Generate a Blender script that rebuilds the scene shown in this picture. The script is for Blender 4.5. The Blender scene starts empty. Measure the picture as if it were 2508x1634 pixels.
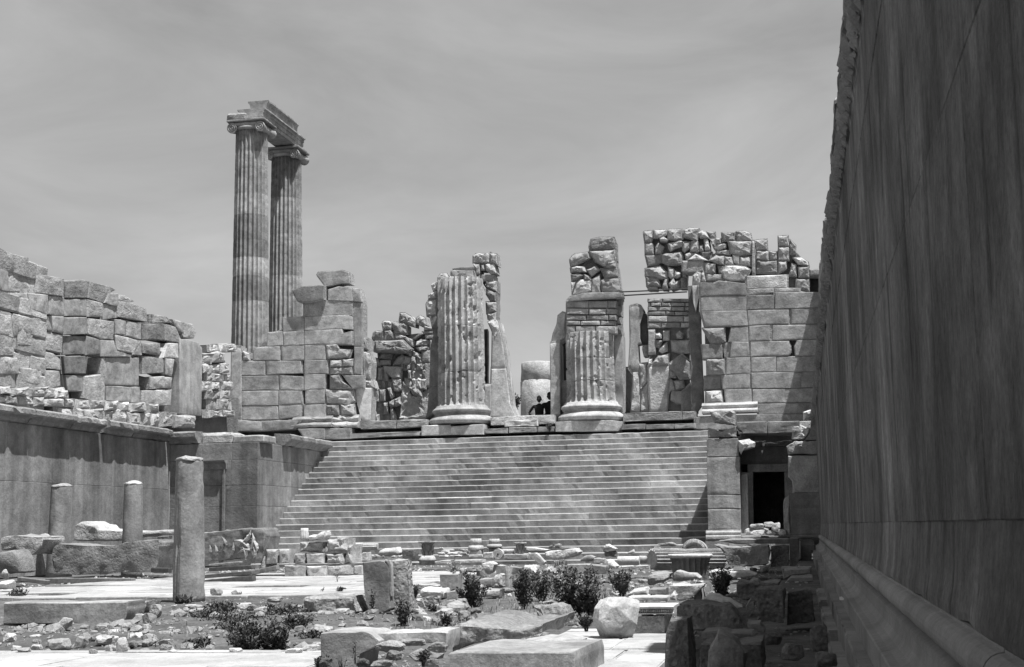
import bpy, math, random
import numpy as np
from mathutils import Matrix, Vector

# ------------------------------------------------------------------ camera, sky, sun, exposure
scene = bpy.context.scene
F_PX, CX, CY = 3483.0, 1254.0, 817.0          # photo 2508 x 1634, 50 mm lens on 36 mm film
EYE = 1.15                                    # eye above the court floor
R3 = np.array([[0.97994321, 0.04316013, 0.19454693],
               [0.19858086, -0.12997006, -0.97142855],
               [-0.01664171, 0.99057811, -0.13593405]])   # camera axes -> world
cam_data = bpy.data.cameras.new('camera')
cam_data.sensor_width = 36.0
cam_data.sensor_fit = 'HORIZONTAL'
cam_data.lens = 36.0 * F_PX / 2508.0
cam_data.clip_start = 0.05
cam_data.clip_end = 3000.0
cam = bpy.data.objects.new('camera', cam_data)
scene.collection.objects.link(cam)
M4 = Matrix([[R3[i][j] for j in range(3)] + [0.0] for i in range(3)] + [[0, 0, 0, 1.0]])
M4.translation = Vector((0, 0, EYE))
cam.matrix_world = M4
scene.camera = cam

SUN_TRAVEL = Vector((-0.285, 0.17, -0.943)).normalized()
elev = math.asin(-SUN_TRAVEL.z)
to_sun = -SUN_TRAVEL
azim = math.atan2(to_sun.x, to_sun.y)         # sky rotation is measured from +Y towards +X
world = bpy.data.worlds.new('World')
scene.world = world
world.use_nodes = True
wn, wl = world.node_tree.nodes, world.node_tree.links
wn.clear()
sky = wn.new('ShaderNodeTexSky')
sky.sky_type = 'NISHITA'
sky.sun_disc = False
sky.sun_elevation = elev
sky.sun_rotation = azim
sky.air_density = 1.0
sky.dust_density = 1.0
bw = wn.new('ShaderNodeRGBToBW')              # black and white film
# thin high cirrus, drawn out along the horizon
wtc = wn.new('ShaderNodeTexCoord')
wmp = wn.new('ShaderNodeMapping'); wmp.inputs['Scale'].default_value = (1.6, 1.6, 4.2)
wno = wn.new('ShaderNodeTexNoise'); wno.inputs['Scale'].default_value = 2.6
wno.inputs['Detail'].default_value = 7.0; wno.inputs['Roughness'].default_value = 0.58
wno.inputs['Distortion'].default_value = 0.5
wmr = wn.new('ShaderNodeMapRange'); wmr.inputs['From Min'].default_value = 0.30; wmr.inputs['From Max'].default_value = 0.75
wmr.inputs['To Min'].default_value = 0.88; wmr.inputs['To Max'].default_value = 1.28
wmul = wn.new('ShaderNodeMath'); wmul.operation = 'MULTIPLY'
bg = wn.new('ShaderNodeBackground'); bg.inputs['Strength'].default_value = 0.095
wout = wn.new('ShaderNodeOutputWorld')
wl.new(sky.outputs[0], bw.inputs[0])
wl.new(wtc.outputs['Generated'], wmp.inputs[0]); wl.new(wmp.outputs[0], wno.inputs['Vector'])
wl.new(wno.outputs['Fac'], wmr.inputs['Value'])
wveil = wn.new('ShaderNodeMath'); wveil.operation = 'MULTIPLY_ADD'      # a thin even veil of cloud over the clear sky
wveil.inputs[1].default_value = 0.42; wveil.inputs[2].default_value = 1.45
wl.new(bw.outputs[0], wveil.inputs[0])
wl.new(wveil.outputs[0], wmul.inputs[0]); wl.new(wmr.outputs[0], wmul.inputs[1])
wl.new(wmul.outputs[0], bg.inputs['Color']); wl.new(bg.outputs[0], wout.inputs[0])

sun_d = bpy.data.lights.new('sun', 'SUN')
sun_d.energy = 5.0
sun_d.angle = math.radians(0.53)
sun_d.color = (1.0, 1.0, 1.0)
sun = bpy.data.objects.new('sun', sun_d)
scene.collection.objects.link(sun)
sun.rotation_euler = SUN_TRAVEL.to_track_quat('-Z', 'Y').to_euler()
sun.location = (20, -20, 60)

vs = scene.view_settings
vs.view_transform = 'Standard'
vs.look = 'None'
vs.exposure = 0.74
vs.gamma = 1.0
vs.use_curve_mapping = False

# ------------------------------------------------------------------ picture -> place
def ray(px, py):
    return R3 @ np.array([(px - CX) / F_PX, -(py - CY) / F_PX, -1.0])
CAMP = np.array([0, 0, EYE])
def ony(px, py, Y):
    r = ray(px, py); return r / r[1] * Y + CAMP
def onx(px, py, X):
    r = ray(px, py); return r / r[0] * X + CAMP
def onz(px, py, Z):
    r = ray(px, py); return r / r[2] * (Z - EYE) + CAMP
REG = dict(A=(0, 580, 3.372), B=(520, 220, 2.9825), C=(540, 620, 3.3714), D=(1180, 560, 2.9827), E=(1560, 540, 2.982),
           F=(1660, 980, 3.525), I=(0, 960, 3.4), J=(0, 1240, 3.9365), K=(400, 1240, 3.936), L=(680, 1280, 4.382),
           M=(1060, 1280, 4.382), N=(1400, 1280, 4.382), O=(1700, 1300, 4.644), P=(860, 740, 5.168), Q=(1560, 540, 7.753),
           S=(1480, 740, 5.171), T=(1000, 1300, 7.933), U=(1280, 1300, 7.933), V=(1560, 1300, 7.933), W=(640, 1300, 5.95),
           R=(1240, 940, 12.925), X=(0, 0, 1.0))
def pp(reg, x, y):
    a = REG[reg]; return a[0] + x / a[2], a[1] + y / a[2]

# ------------------------------------------------------------------ noise
_rng = np.random.default_rng(7)
_perm = _rng.permutation(256); _perm = np.concatenate([_perm, _perm, _perm])
_grad = _rng.normal(size=(256, 3)); _grad /= np.linalg.norm(_grad, axis=1)[:, None]
def pnoise(p):
    p = np.asarray(p, float); i = np.floor(p).astype(int); f = p - i; i &= 255
    u = f * f * f * (f * (f * 6 - 15) + 10)
    out = np.zeros(len(p))
    for dx in (0, 1):
        for dy in (0, 1):
            for dz in (0, 1):
                h = _perm[_perm[_perm[i[:, 0] + dx] + i[:, 1] + dy] + i[:, 2] + dz]
                g = _grad[h]
                d = (f - np.array([dx, dy, dz]))
                w = (u[:, 0] if dx else 1 - u[:, 0]) * (u[:, 1] if dy else 1 - u[:, 1]) * (u[:, 2] if dz else 1 - u[:, 2])
                out += w * (g * d).sum(1)
    return out
def fbm(p, o=3):
    s = 0; a = 1.0; p = np.asarray(p, float)
    for k in range(o):
        s = s + a * pnoise(p * 2 ** k + 17.3 * k); a *= 0.5
    return s

# ------------------------------------------------------------------ materials (black and white film: neutral greys)
MATS = {}
ALB = 0.66       # film exposed for the shade: real stone greys, exposure raised instead
def node(nt, t, **kw):
    n = nt.nodes.new(t)
    for k, v in kw.items():
        if k.startswith('i_'):
            n.inputs[k[2:].replace('_', ' ')].default_value = v
        else:
            setattr(n, k, v)
    return n
def mul(nt, a, b):
    m = node(nt, 'ShaderNodeMath', operation='MULTIPLY')
    for s, v in ((0, a), (1, b)):
        if isinstance(v, (int, float)): m.inputs[s].default_value = v
        else: nt.links.new(v, m.inputs[s])
    return m.outputs[0]
def noise_range(nt, vec, scale, lo, hi, a=0.3, b=0.7, detail=5, rough=0.6, dist=0.0):
    n = node(nt, 'ShaderNodeTexNoise'); n.inputs['Scale'].default_value = scale
    n.inputs['Detail'].default_value = detail; n.inputs['Roughness'].default_value = rough; n.inputs['Distortion'].default_value = dist
    nt.links.new(vec, n.inputs['Vector'])
    r = node(nt, 'ShaderNodeMapRange'); r.inputs['From Min'].default_value = a; r.inputs['From Max'].default_value = b
    r.inputs['To Min'].default_value = lo; r.inputs['To Max'].default_value = hi
    nt.links.new(n.outputs['Fac'], r.inputs['Value'])
    return r.outputs[0], n.outputs['Fac']
def stretched(nt, pos, sc):
    m = node(nt, 'ShaderNodeMapping'); m.inputs['Scale'].default_value = sc
    nt.links.new(pos, m.inputs[0]); return m.outputs[0]
def stone(name, base, big=(0.75, 1.2), mid=(0.8, 1.15), fine=(0.82, 1.15), streak=None, bump=0.35, bump_scale=9.0,
          pits=0.0, rough=0.9, rand=0.16, big_scale=0.55, specks=True, gash=None):
    m = bpy.data.materials.new(name); m.use_nodes = True
    nt = m.node_tree; nt.nodes.clear()
    out = node(nt, 'ShaderNodeOutputMaterial'); bs = node(nt, 'ShaderNodeBsdfPrincipled')
    bs.inputs['Roughness'].default_value = rough
    bs.inputs['Specular IOR Level'].default_value = 0.25
    nt.links.new(bs.outputs[0], out.inputs[0])
    geo = node(nt, 'ShaderNodeNewGeometry'); oi = node(nt, 'ShaderNodeObjectInfo')
    off = node(nt, 'ShaderNodeVectorMath', operation='SCALE')
    rnd = node(nt, 'ShaderNodeCombineXYZ')
    for k in range(3): nt.links.new(oi.outputs['Random'], rnd.inputs[k])
    nt.links.new(rnd.outputs[0], off.inputs[0]); off.inputs['Scale'].default_value = 23.0
    add = node(nt, 'ShaderNodeVectorMath', operation='ADD')
    nt.links.new(geo.outputs['Position'], add.inputs[0]); nt.links.new(off.outputs[0], add.inputs[1])
    pos = geo.outputs['Position']; lpos = add.outputs[0]
    v, _ = noise_range(nt, pos, big_scale, big[0], big[1], detail=4)
    w, _ = noise_range(nt, lpos, 2.6, mid[0], mid[1], detail=6, dist=0.4)
    x, xf = noise_range(nt, lpos, 22.0, fine[0], fine[1], detail=6, rough=0.7)
    c = mul(nt, mul(nt, v, w), x)
    if specks:
        y, _ = noise_range(nt, lpos, 70.0, 0.88, 1.08, a=0.35, b=0.6, detail=3, rough=0.8)
        c = mul(nt, c, y)
    if streak:
        st, _ = noise_range(nt, stretched(nt, pos, (streak[0], streak[0], streak[0] * 0.05)), 1.0, streak[1], streak[2], a=0.28, b=0.68, detail=6, rough=0.62)
        st2, _ = noise_range(nt, stretched(nt, pos, (streak[0] * 0.3, streak[0] * 0.3, streak[0] * 0.025)), 1.0, streak[1], streak[2], a=0.3, b=0.65, detail=3)
        c = mul(nt, mul(nt, c, st), st2)
    if gash:
        gs, _ = noise_range(nt, stretched(nt, pos, (1.0, 2.6, 0.42)), 1.0, 1.0 - gash, 1.0, a=0.33, b=0.42, detail=5, rough=0.7, dist=0.6)
        c = mul(nt, c, gs)
        gs2, _ = noise_range(nt, stretched(nt, pos, (1.0, 0.55, 0.35)), 1.0, 0.45, 1.45, a=0.35, b=0.62, detail=8, rough=0.6)
        c = mul(nt, c, gs2)
    # every stone a little lighter or darker than its neighbour
    rr = node(nt, 'ShaderNodeMapRange'); nt.links.new(oi.outputs['Random'], rr.inputs['Value'])
    rr.inputs['To Min'].default_value = 1 - rand; rr.inputs['To Max'].default_value = 1 + rand
    c = mul(nt, c, rr.outputs[0])
    tone = node(nt, 'ShaderNodeRGBToBW'); nt.links.new(oi.outputs['Color'], tone.inputs[0])
    c = mul(nt, mul(nt, c, tone.outputs[0]), base * ALB)
    mn = node(nt, 'ShaderNodeMath', operation='MINIMUM'); nt.links.new(c, mn.inputs[0]); mn.inputs[1].default_value = 0.62
    col = mn.outputs[0]
    h = node(nt, 'ShaderNodeTexNoise'); h.inputs['Scale'].default_value = bump_scale; h.inputs['Detail'].default_value = 9.0
    h.inputs['Roughness'].default_value = 0.65
    nt.links.new(lpos, h.inputs['Vector']); hh = h.outputs['Fac']
    if pits > 0:
        vo = node(nt, 'ShaderNodeTexVoronoi'); vo.inputs['Scale'].default_value = 14.0
        nt.links.new(lpos, vo.inputs['Vector'])
        pr = node(nt, 'ShaderNodeMapRange'); pr.inputs['From Min'].default_value = 0.0; pr.inputs['From Max'].default_value = 0.45
        pr.inputs['To Min'].default_value = 1 - pits; pr.inputs['To Max'].default_value = 1.0
        nt.links.new(vo.outputs['Distance'], pr.inputs['Value'])
        hh = mul(nt, hh, pr.outputs[0])
    bp = node(nt, 'ShaderNodeBump'); bp.inputs['Strength'].default_value = bump; bp.inputs['Distance'].default_value = 0.06
    nt.links.new(hh, bp.inputs['Height']); nt.links.new(bp.outputs[0], bs.inputs['Normal'])
    nt.links.new(col, bs.inputs['Base Color'])
    MATS[name] = m
    return m
def plain(name, v, rough=0.9, var=(0.7, 1.3), scale=8.0, sss=False):
    m = bpy.data.materials.new(name); m.use_nodes = True
    nt = m.node_tree; nt.nodes.clear()
    out = node(nt, 'ShaderNodeOutputMaterial'); bs = node(nt, 'ShaderNodeBsdfPrincipled'); bs.inputs['Roughness'].default_value = rough
    bs.inputs['Specular IOR Level'].default_value = 0.3
    nt.links.new(bs.outputs[0], out.inputs[0])
    geo = node(nt, 'ShaderNodeNewGeometry'); oi = node(nt, 'ShaderNodeObjectInfo')
    a, _ = noise_range(nt, geo.outputs['Position'], scale, var[0], var[1])
    tone = node(nt, 'ShaderNodeRGBToBW'); nt.links.new(oi.outputs['Color'], tone.inputs[0])
    nt.links.new(mul(nt, mul(nt, a, tone.outputs[0]), v * ALB), bs.inputs['Base Color'])
    MATS[name] = m
    return m
stone('marble', 0.60, bump=0.32, mid=(0.58, 1.25), fine=(0.68, 1.2))
stone('wall_plain', 0.16, big=(0.8, 1.2), fine=(0.85, 1.12), bump=0.35, rand=0.06)
stone('sunlit_step', 0.50, bump=0.2, mid=(.85, 1.1), fine=(.88, 1.1))  # paler worn nosings and treads: sunlight on them put into the colour
stone('marble_flat', 0.47, streak=(3.0, 0.78, 1.15), bump=0.28, mid=(0.68, 1.2), fine=(0.72, 1.18))
stone('rubble', 0.60, bump=0.75, bump_scale=7.0, mid=(0.65, 1.2), fine=(0.7, 1.2), pits=0.35)
stone('conglomerate', 0.50, bump=1.0, bump_scale=11.0, mid=(0.6, 1.2), fine=(0.5, 1.25), pits=0.8)
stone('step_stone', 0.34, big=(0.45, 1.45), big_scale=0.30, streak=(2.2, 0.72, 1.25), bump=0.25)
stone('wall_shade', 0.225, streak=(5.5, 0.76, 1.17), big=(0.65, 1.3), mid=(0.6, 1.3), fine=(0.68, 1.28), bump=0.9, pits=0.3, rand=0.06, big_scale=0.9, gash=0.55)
stone('wall_left', 0.35, mid=(0.7, 1.2), fine=(0.75, 1.2), streak=(2.0, 0.6, 1.2), bump=0.3, rand=0.05)
stone('paving', 0.58, mid=(0.72, 1.12), fine=(0.78, 1.1), bump=0.3, rand=0.08)
stone('mortar', 0.34, bump=1.0, bump_scale=8.0, pits=0.4)
stone('earth', 0.14, bump=0.9, bump_scale=6.0, big=(0.6, 1.35), mid=(0.6, 1.35), fine=(0.6, 1.3), big_scale=0.4)
plain('wood', 0.10, scale=14.0)
plain('leaf', 0.085, rough=0.6, var=(0.35, 1.8), scale=9.0)
plain('dry_leaf', 0.30, rough=0.8, var=(0.5, 1.4), scale=9.0)
plain('stem', 0.05)
plain('iron', 0.03, rough=0.6)
plain('cloth', 0.012, var=(0.8, 1.2))
plain('skin', 0.05, var=(0.9, 1.1))  # darkened: shade on the seated figures is put into the skin colour
plain('hair', 0.008)
plain('paper', 0.80, var=(0.97, 1.0))

# ------------------------------------------------------------------ objects
COL = scene.collection
def link_mesh(name, verts, faces, mat, parent=None, tone=1.0, smooth=False, origin=None):
    verts = np.asarray(verts, float)
    if origin is None:
        lo, hi = verts.min(0), verts.max(0)
        origin = np.array([(lo[0] + hi[0]) / 2, (lo[1] + hi[1]) / 2, lo[2]])
    me = bpy.data.meshes.new(name)
    me.from_pydata((verts - origin).tolist(), [], faces)
    me.materials.append(MATS[mat])
    if smooth:
        me.polygons.foreach_set('use_smooth', [True] * len(me.polygons))
    me.update()
    if smooth == 'auto': me.set_sharp_from_angle(angle=math.radians(28))
    o = bpy.data.objects.new(name, me)
    o.color = (tone, tone, tone, 1)
    COL.objects.link(o)
    o.location = origin
    if parent is not None:
        o.parent = parent
        o.location = np.array(origin) - np.array(root_loc(parent))
    return o
def root_loc(o):
    v = np.zeros(3)
    while o is not None:
        v = v + np.array(o.location); o = o.parent
    return v
def tag(o, label, cat, group=None):
    o['label'] = label; o['category'] = cat
    if group: o['group'] = group
    return o
def thing(name, label, cat, loc, group=None):
    o = bpy.data.objects.new(name, None); o.empty_display_size = 0.3
    COL.objects.link(o); o.location = tuple(float(v) for v in loc)
    return tag(o, label, cat, group)
def structure(o):
    o['kind'] = 'structure'; return o
def stuff(o, label=None):
    o['kind'] = 'stuff'
    return o

# a stone given by the outline of its face: rounded edges, worn outline, uneven face, real thickness
def pstone(name, pts, normal, t, mat, parent=None, tone=1.0, r=0.03, rough=0.012, bulge=0.0, seed=0, seg=4, gap=0.0, smooth=False, back=None, worn=1.0):
    P = np.asarray(pts, float); n = np.asarray(normal, float); n = n / np.linalg.norm(n)
    c = P.mean(0)
    ring = []
    k = len(P)
    for i in range(k):
        a, b = P[i], P[(i + 1) % k]
        L = np.linalg.norm(b - a)
        m = max(1, min(seg, int(L / 0.06)))
        for j in range(m):
            ring.append(a + (b - a) * j / m)
    ring = np.array(ring)
    d = c - ring; dl = np.linalg.norm(d, axis=1)[:, None] + 1e-9; d = d / dl
    ring = ring + d * (gap + rough * worn * (0.6 + 1.2 * fbm(ring * 5.0 + seed * 3.7, 2))[:, None])
    dl = np.linalg.norm(c - ring, axis=1)[:, None] + 1e-9
    def inset(x): return ring + d * np.minimum(x, dl * 0.45)
    def frac(fr): return ring + (c - ring) * fr
    bvec = -n * t if back is None else np.asarray(back, float)
    big = float(dl.max())
    fr_ = (0.32, 0.66) if big < .45 else (0.2, 0.38, 0.56, 0.76)
    dome = lambda f: bulge * (1 - (1 - f) ** 2.6)
    rings = [frac(0.06) + bvec, ring + bvec * 0.5, ring - n * r, inset(r * 0.45) - n * r * 0.35, inset(r * 1.3) + n * bulge * 0.25] + [frac(f) + n * dome(f) for f in fr_]
    V = []
    amp = (0.0, 0.6, 0.5, 0.7) + (1.5,) * 8
    for q, rg in enumerate(rings):
        V.append(rg + n * (amp[q] * rough * 1.7 * (fbm(rg * 3.2 + seed * 1.9, 3) + .5 * fbm(rg * 9.0 + seed * .7, 2)))[:, None])
    N = len(ring); faces = []
    for q in range(len(rings) - 1):
        for i in range(N):
            j = (i + 1) % N
            faces.append((q * N + i, q * N + j, (q + 1) * N + j, (q + 1) * N + i))
    V = np.concatenate(V + [(c + n * bulge)[None] ])
    ci = len(V) - 1; q = len(rings) - 1
    for i in range(N): faces.append((q * N + i, q * N + (i + 1) % N, ci))
    faces.append(tuple(range(N - 1, -1, -1)))
    # orientation
    a, b, e = V[q * N], V[q * N + 1], V[ci]
    if np.dot(np.cross(b - a, e - a), n) < 0:
        faces = [f[::-1] for f in faces]
    return link_mesh(name, V, faces, mat, parent, tone, smooth or 'auto')

# free lying stone: outline of the face that looks at the court, gridded so that faces can be uneven
def slabstone(name, W, t, mat, parent=None, tone=1.0, r=.03, rough=.015, bulge=0.0, seed=0, skew=0.0, smooth=False, cell=.05):
    W = np.asarray(W, float); Y = W[0, 1]; X, Z = W[:, 0], W[:, 2]
    x0, x1 = X.min(), X.max(); wid, hei = x1 - x0, Z.max() - Z.min()
    r = min(r, .2 * wid, .2 * hei)
    nx = int(np.clip(wid / cell, 7, 40)); nz = int(np.clip(hei / cell, 5, 22))
    us = np.concatenate([[0, r / wid], np.linspace(0, 1, nx + 1)[1:-1], [1 - r / wid, 1]]); us = np.unique(np.clip(us, 0, 1))
    vs_ = np.concatenate([[0, r / hei], np.linspace(0, 1, nz + 1)[1:-1], [1 - r / hei, 1]]); vs_ = np.unique(np.clip(vs_, 0, 1))
    k = len(X); top, bot = [], []
    for u in us:
        x = x0 + wid * min(max(u, .004), .996); zz = []
        for i in range(k):
            a, b = i, (i + 1) % k
            if (X[a] - x) * (X[b] - x) <= 0 and abs(X[a] - X[b]) > 1e-9:
                zz.append(Z[a] + (Z[b] - Z[a]) * (x - X[a]) / (X[b] - X[a]))
        zz = zz or [Z.mean()]
        top.append(max(zz)); bot.append(min(zz))
    top, bot = np.array(top), np.array(bot); mid = np.maximum(top, bot + .01); top = mid
    U, Vv = np.meshgrid(us, vs_); N1 = len(us); M1 = len(vs_)
    px = x0 + wid * U; pz = bot[None, :] + (top - bot)[None, :] * Vv
    eu = np.minimum(U, 1 - U) * wid; ev = np.minimum(Vv, 1 - Vv) * (top - bot)[None, :]
    ed = np.minimum(eu, ev)
    P = np.stack([px.ravel(), np.full(px.size, Y), pz.ravel()], 1); e = ed.ravel()
    nz_ = fbm(P * 3.0 + seed * 1.7, 3) + .5 * fbm(P * 10.0 + seed, 2)
    half = min(wid, hei) / 2
    dome = bulge * (1 - (1 - np.clip(e / half, 0, 1)) ** 2.4)
    rnd_ = r * (1 - np.sqrt(np.clip(1 - (1 - np.clip(e / r, 0, 1)) ** 2, 0, 1)))
    P[:, 1] += -(dome + rough * 1.5 * nz_ * np.clip(e / r, .3, 1)) + rnd_
    c = np.array([x0 + wid / 2, Y, Z.mean()])
    border = [(0, i) for i in range(N1)] + [(j, N1 - 1) for j in range(1, M1)] + [(M1 - 1, i) for i in range(N1 - 2, -1, -1)] + [(j, 0) for j in range(M1 - 2, 0, -1)]
    bi = [j * N1 + i for j, i in border]
    toc = c - P[bi]; toc[:, 1] = 0; toc /= np.linalg.norm(toc, axis=1)[:, None] + 1e-9
    P[bi] += toc * (rough * (1.0 + 1.6 * fbm(P[bi] * 6.0 + seed * 3.1, 3)))[:, None]
    F = []
    for j in range(M1 - 1):
        for i in range(N1 - 1):
            a = j * N1 + i; F.append((a, a + 1, a + N1 + 1, a + N1))
    V = [P]; prev = bi; base = len(P); B = P[bi]; nb = len(bi)
    rows = max(3, int(min(8, t / cell / 2)))
    for q in range(1, rows + 1):
        f = q / rows; R = B.copy(); R[:, 1] = Y + r + (t - r) * f; R[:, 0] += skew * f
        R += toc * (.02 * f * min(1, half) + rough * (1.6 if q < rows else 2.2) * (fbm(R * 3.3 + seed * 2.2, 3) + .4 * fbm(R * 9 + seed, 2)))[:, None]
        V.append(R); cur = list(range(base, base + nb))
        for i in range(nb):
            j = (i + 1) % nb; F.append((prev[j], prev[i], cur[i], cur[j]))
        prev = cur; base += nb
    F.append(tuple(prev))
    o = link_mesh(name, np.concatenate(V), F, mat, parent, tone, smooth or 'auto')
    return o

# mortar behind the stones of a wall: every outline a little larger, set back, all in one mesh
MORTAR = {}
def mortar_add(parent, pts, n, back): MORTAR.setdefault(parent.name, []).append((np.asarray(pts, float), np.asarray(n, float), back))
def mortar_build(parent, grow=1.10, t=.6, tone=1.0, mat='mortar', name='mortar'):
    V, F = [], []
    for q, (P, n, back) in enumerate(MORTAR.get(parent.name, [])):
        c = P.mean(0); R = c + (P - c) * grow; b = len(V); k = len(R); back = back + .004 * (q % 9)
        V += list(R - n * back) + list(c + (R - c) * .97 - n * (back + t))
        a = np.cross(R[1] - R[0], R[2] - R[0]); flip = np.dot(a, n) < 0
        f = [tuple(range(b, b + k)), tuple(range(b + 2 * k - 1, b + k - 1, -1))] + [(b + i, b + k + i, b + k + (i + 1) % k, b + (i + 1) % k) for i in range(k)]
        F += [x[::-1] for x in f] if flip else f
    if V: link_mesh(name, V, F, mat, parent, tone)

# rough box; rot about z (degrees), tilt about x and y
def grid_box(n, q):
    key = (n, q)
    if key in grid_box.c: return grid_box.c[key]
    ax = [np.concatenate([[-1.0], np.linspace(-1 + qq, 1 - qq, max(2, m)), [1.0]]) for m, qq in zip(n, q)]
    nx, ny, nz = (len(v) - 1 for v in ax)
    idx = {}; V = []; F = []
    def vid(i, j, k):
        t = (i, j, k)
        if t not in idx:
            idx[t] = len(V); V.append((ax[0][i], ax[1][j], ax[2][k]))
        return idx[t]
    for i in range(nx):
        for j in range(ny):
            F.append((vid(i, j, 0), vid(i, j + 1, 0), vid(i + 1, j + 1, 0), vid(i + 1, j, 0)))
            F.append((vid(i, j, nz), vid(i + 1, j, nz), vid(i + 1, j + 1, nz), vid(i, j + 1, nz)))
    for i in range(nx):
        for k in range(nz):
            F.append((vid(i, 0, k), vid(i + 1, 0, k), vid(i + 1, 0, k + 1), vid(i, 0, k + 1)))
            F.append((vid(i, ny, k), vid(i, ny, k + 1), vid(i + 1, ny, k + 1), vid(i + 1, ny, k)))
    for j in range(ny):
        for k in range(nz):
            F.append((vid(0, j, k), vid(0, j, k + 1), vid(0, j + 1, k + 1), vid(0, j + 1, k)))
            F.append((vid(nx, j, k), vid(nx, j + 1, k), vid(nx, j + 1, k + 1), vid(nx, j, k + 1)))
    grid_box.c[key] = (np.array(V), F)
    return grid_box.c[key]
grid_box.c = {}
def rot_mat(rz, rx=0, ry=0):
    return np.array(Matrix.Rotation(math.radians(rz), 3, 'Z') @ Matrix.Rotation(math.radians(rx), 3, 'X') @ Matrix.Rotation(math.radians(ry), 3, 'Y'))
def block(name, size, base, mat, parent=None, tone=1.0, rz=0, rx=0, ry=0, r=0.03, rough=0.012, seed=0, n=None, chips=1.0, smooth=False, taper=0.0):
    sx, sy, sz = size
    if n is None:
        m = max(size); n = tuple(int(max(2, min(10, round(s / m * 9)))) for s in size)
    h = np.array(size) / 2
    rr = min(r, h.min() * 0.6)
    V, F = grid_box(tuple(n), tuple(round(float(rr / v), 3) for v in h))
    V = V * h
    q = np.clip(V, -(h - rr), h - rr); d = V - q
    dl = np.linalg.norm(d, axis=1)[:, None]
    edge = ((np.abs(V) > (h - 1e-6)).sum(1) >= 2).astype(float)
    V = q + np.where(dl > 1e-9, d / np.maximum(dl, 1e-9) * rr, 0)
    nr = V / h; nr = nr / np.linalg.norm(nr, axis=1)[:, None]
    nz = fbm(V * 4.0 / max(0.3, max(size)) + seed * 5.1, 3)
    nf = fbm(V * 9.0 / max(0.3, max(size)) + seed * 2.3 + 40, 2)
    V = V + nr * (rough * 1.6 * nz + rough * 0.8 * nf)[:, None]
    V = V - nr * (edge * chips * rough * 2.2 * np.clip(nf + 0.35, 0, 1))[:, None]
    if taper: V[:, :2] *= (1 - taper * (V[:, 2:3] / h[2]))
    V = V @ rot_mat(rz, rx, ry).T
    V[:, 2] += -V[:, 2].min() if (rx or ry) else h[2]
    V = V + np.asarray(base, float)
    return link_mesh(name, V, F, mat, parent, tone, smooth or 'auto')

def ico(level):
    if level in ico.c: return ico.c[level]
    t = (1 + 5 ** 0.5) / 2
    v = [(-1, t, 0), (1, t, 0), (-1, -t, 0), (1, -t, 0), (0, -1, t), (0, 1, t), (0, -1, -t), (0, 1, -t), (t, 0, -1), (t, 0, 1), (-t, 0, -1), (-t, 0, 1)]
    f = [(0, 11, 5), (0, 5, 1), (0, 1, 7), (0, 7, 10), (0, 10, 11), (1, 5, 9), (5, 11, 4), (11, 10, 2), (10, 7, 6), (7, 1, 8), (3, 9, 4), (3, 4, 2), (3, 2, 6), (3, 6, 8), (3, 8, 9), (4, 9, 5), (2, 4, 11), (6, 2, 10), (8, 6, 7), (9, 8, 1)]
    v = [np.array(p) / np.linalg.norm(p) for p in v]
    for _ in range(level):
        mid = {}; nf = []
        def m(a, b):
            k = (min(a, b), max(a, b))
            if k not in mid:
                p = v[a] + v[b]; v.append(p / np.linalg.norm(p)); mid[k] = len(v) - 1
            return mid[k]
        for a, b, c in f:
            x, y, z = m(a, b), m(b, c), m(c, a)
            nf += [(a, x, z), (b, y, x), (c, z, y), (x, y, z)]
        f = nf
    ico.c[level] = (np.array(v), f)
    return ico.c[level]
ico.c = {}
# broken angular stone: a ball cut by planes
def rock(name, size, base, mat, parent=None, tone=1.0, seed=0, level=2, cuts=14, rz=0, rough=0.03, boxy=0.6, sink=0.06, smooth=False):
    rs = np.random.default_rng(seed + 1000)
    D, F = ico(level)
    nrm = rs.normal(size=(cuts, 3)); nrm /= np.linalg.norm(nrm, axis=1)[:, None]
    dist = rs.uniform(0.72, 1.0, cuts)
    box = np.array([(1, 0, 0), (-1, 0, 0), (0, 1, 0), (0, -1, 0), (0, 0, 1), (0, 0, -1)], float) + rs.normal(size=(6, 3)) * 0.16 * (1.3 - boxy)
    box /= np.linalg.norm(box, axis=1)[:, None]
    nn = np.concatenate([nrm, box]); dd = np.concatenate([dist, np.full(6, 1 - 0.28 * boxy)])
    den = D @ nn.T
    rad = np.where(den > 1e-3, dd[None, :] / np.maximum(den, 1e-3), 9).min(1)
    rad = np.minimum(rad, 1.35)
    V = D * rad[:, None]
    V = V / np.abs(V).max(0)
    V = V * (1 + rough * 1.5 * fbm(V * 2.2 + seed * 1.3, 3))[:, None]
    V = V / np.maximum(np.abs(V).max(0), 1e-6)
    V = V * np.array(size) / 2
    V = V @ rot_mat(rz).T
    V[:, 2] += -V[:, 2].min() - sink * size[2]
    return link_mesh(name, V + np.asarray(base, float), F, mat, parent, tone, smooth)

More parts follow.
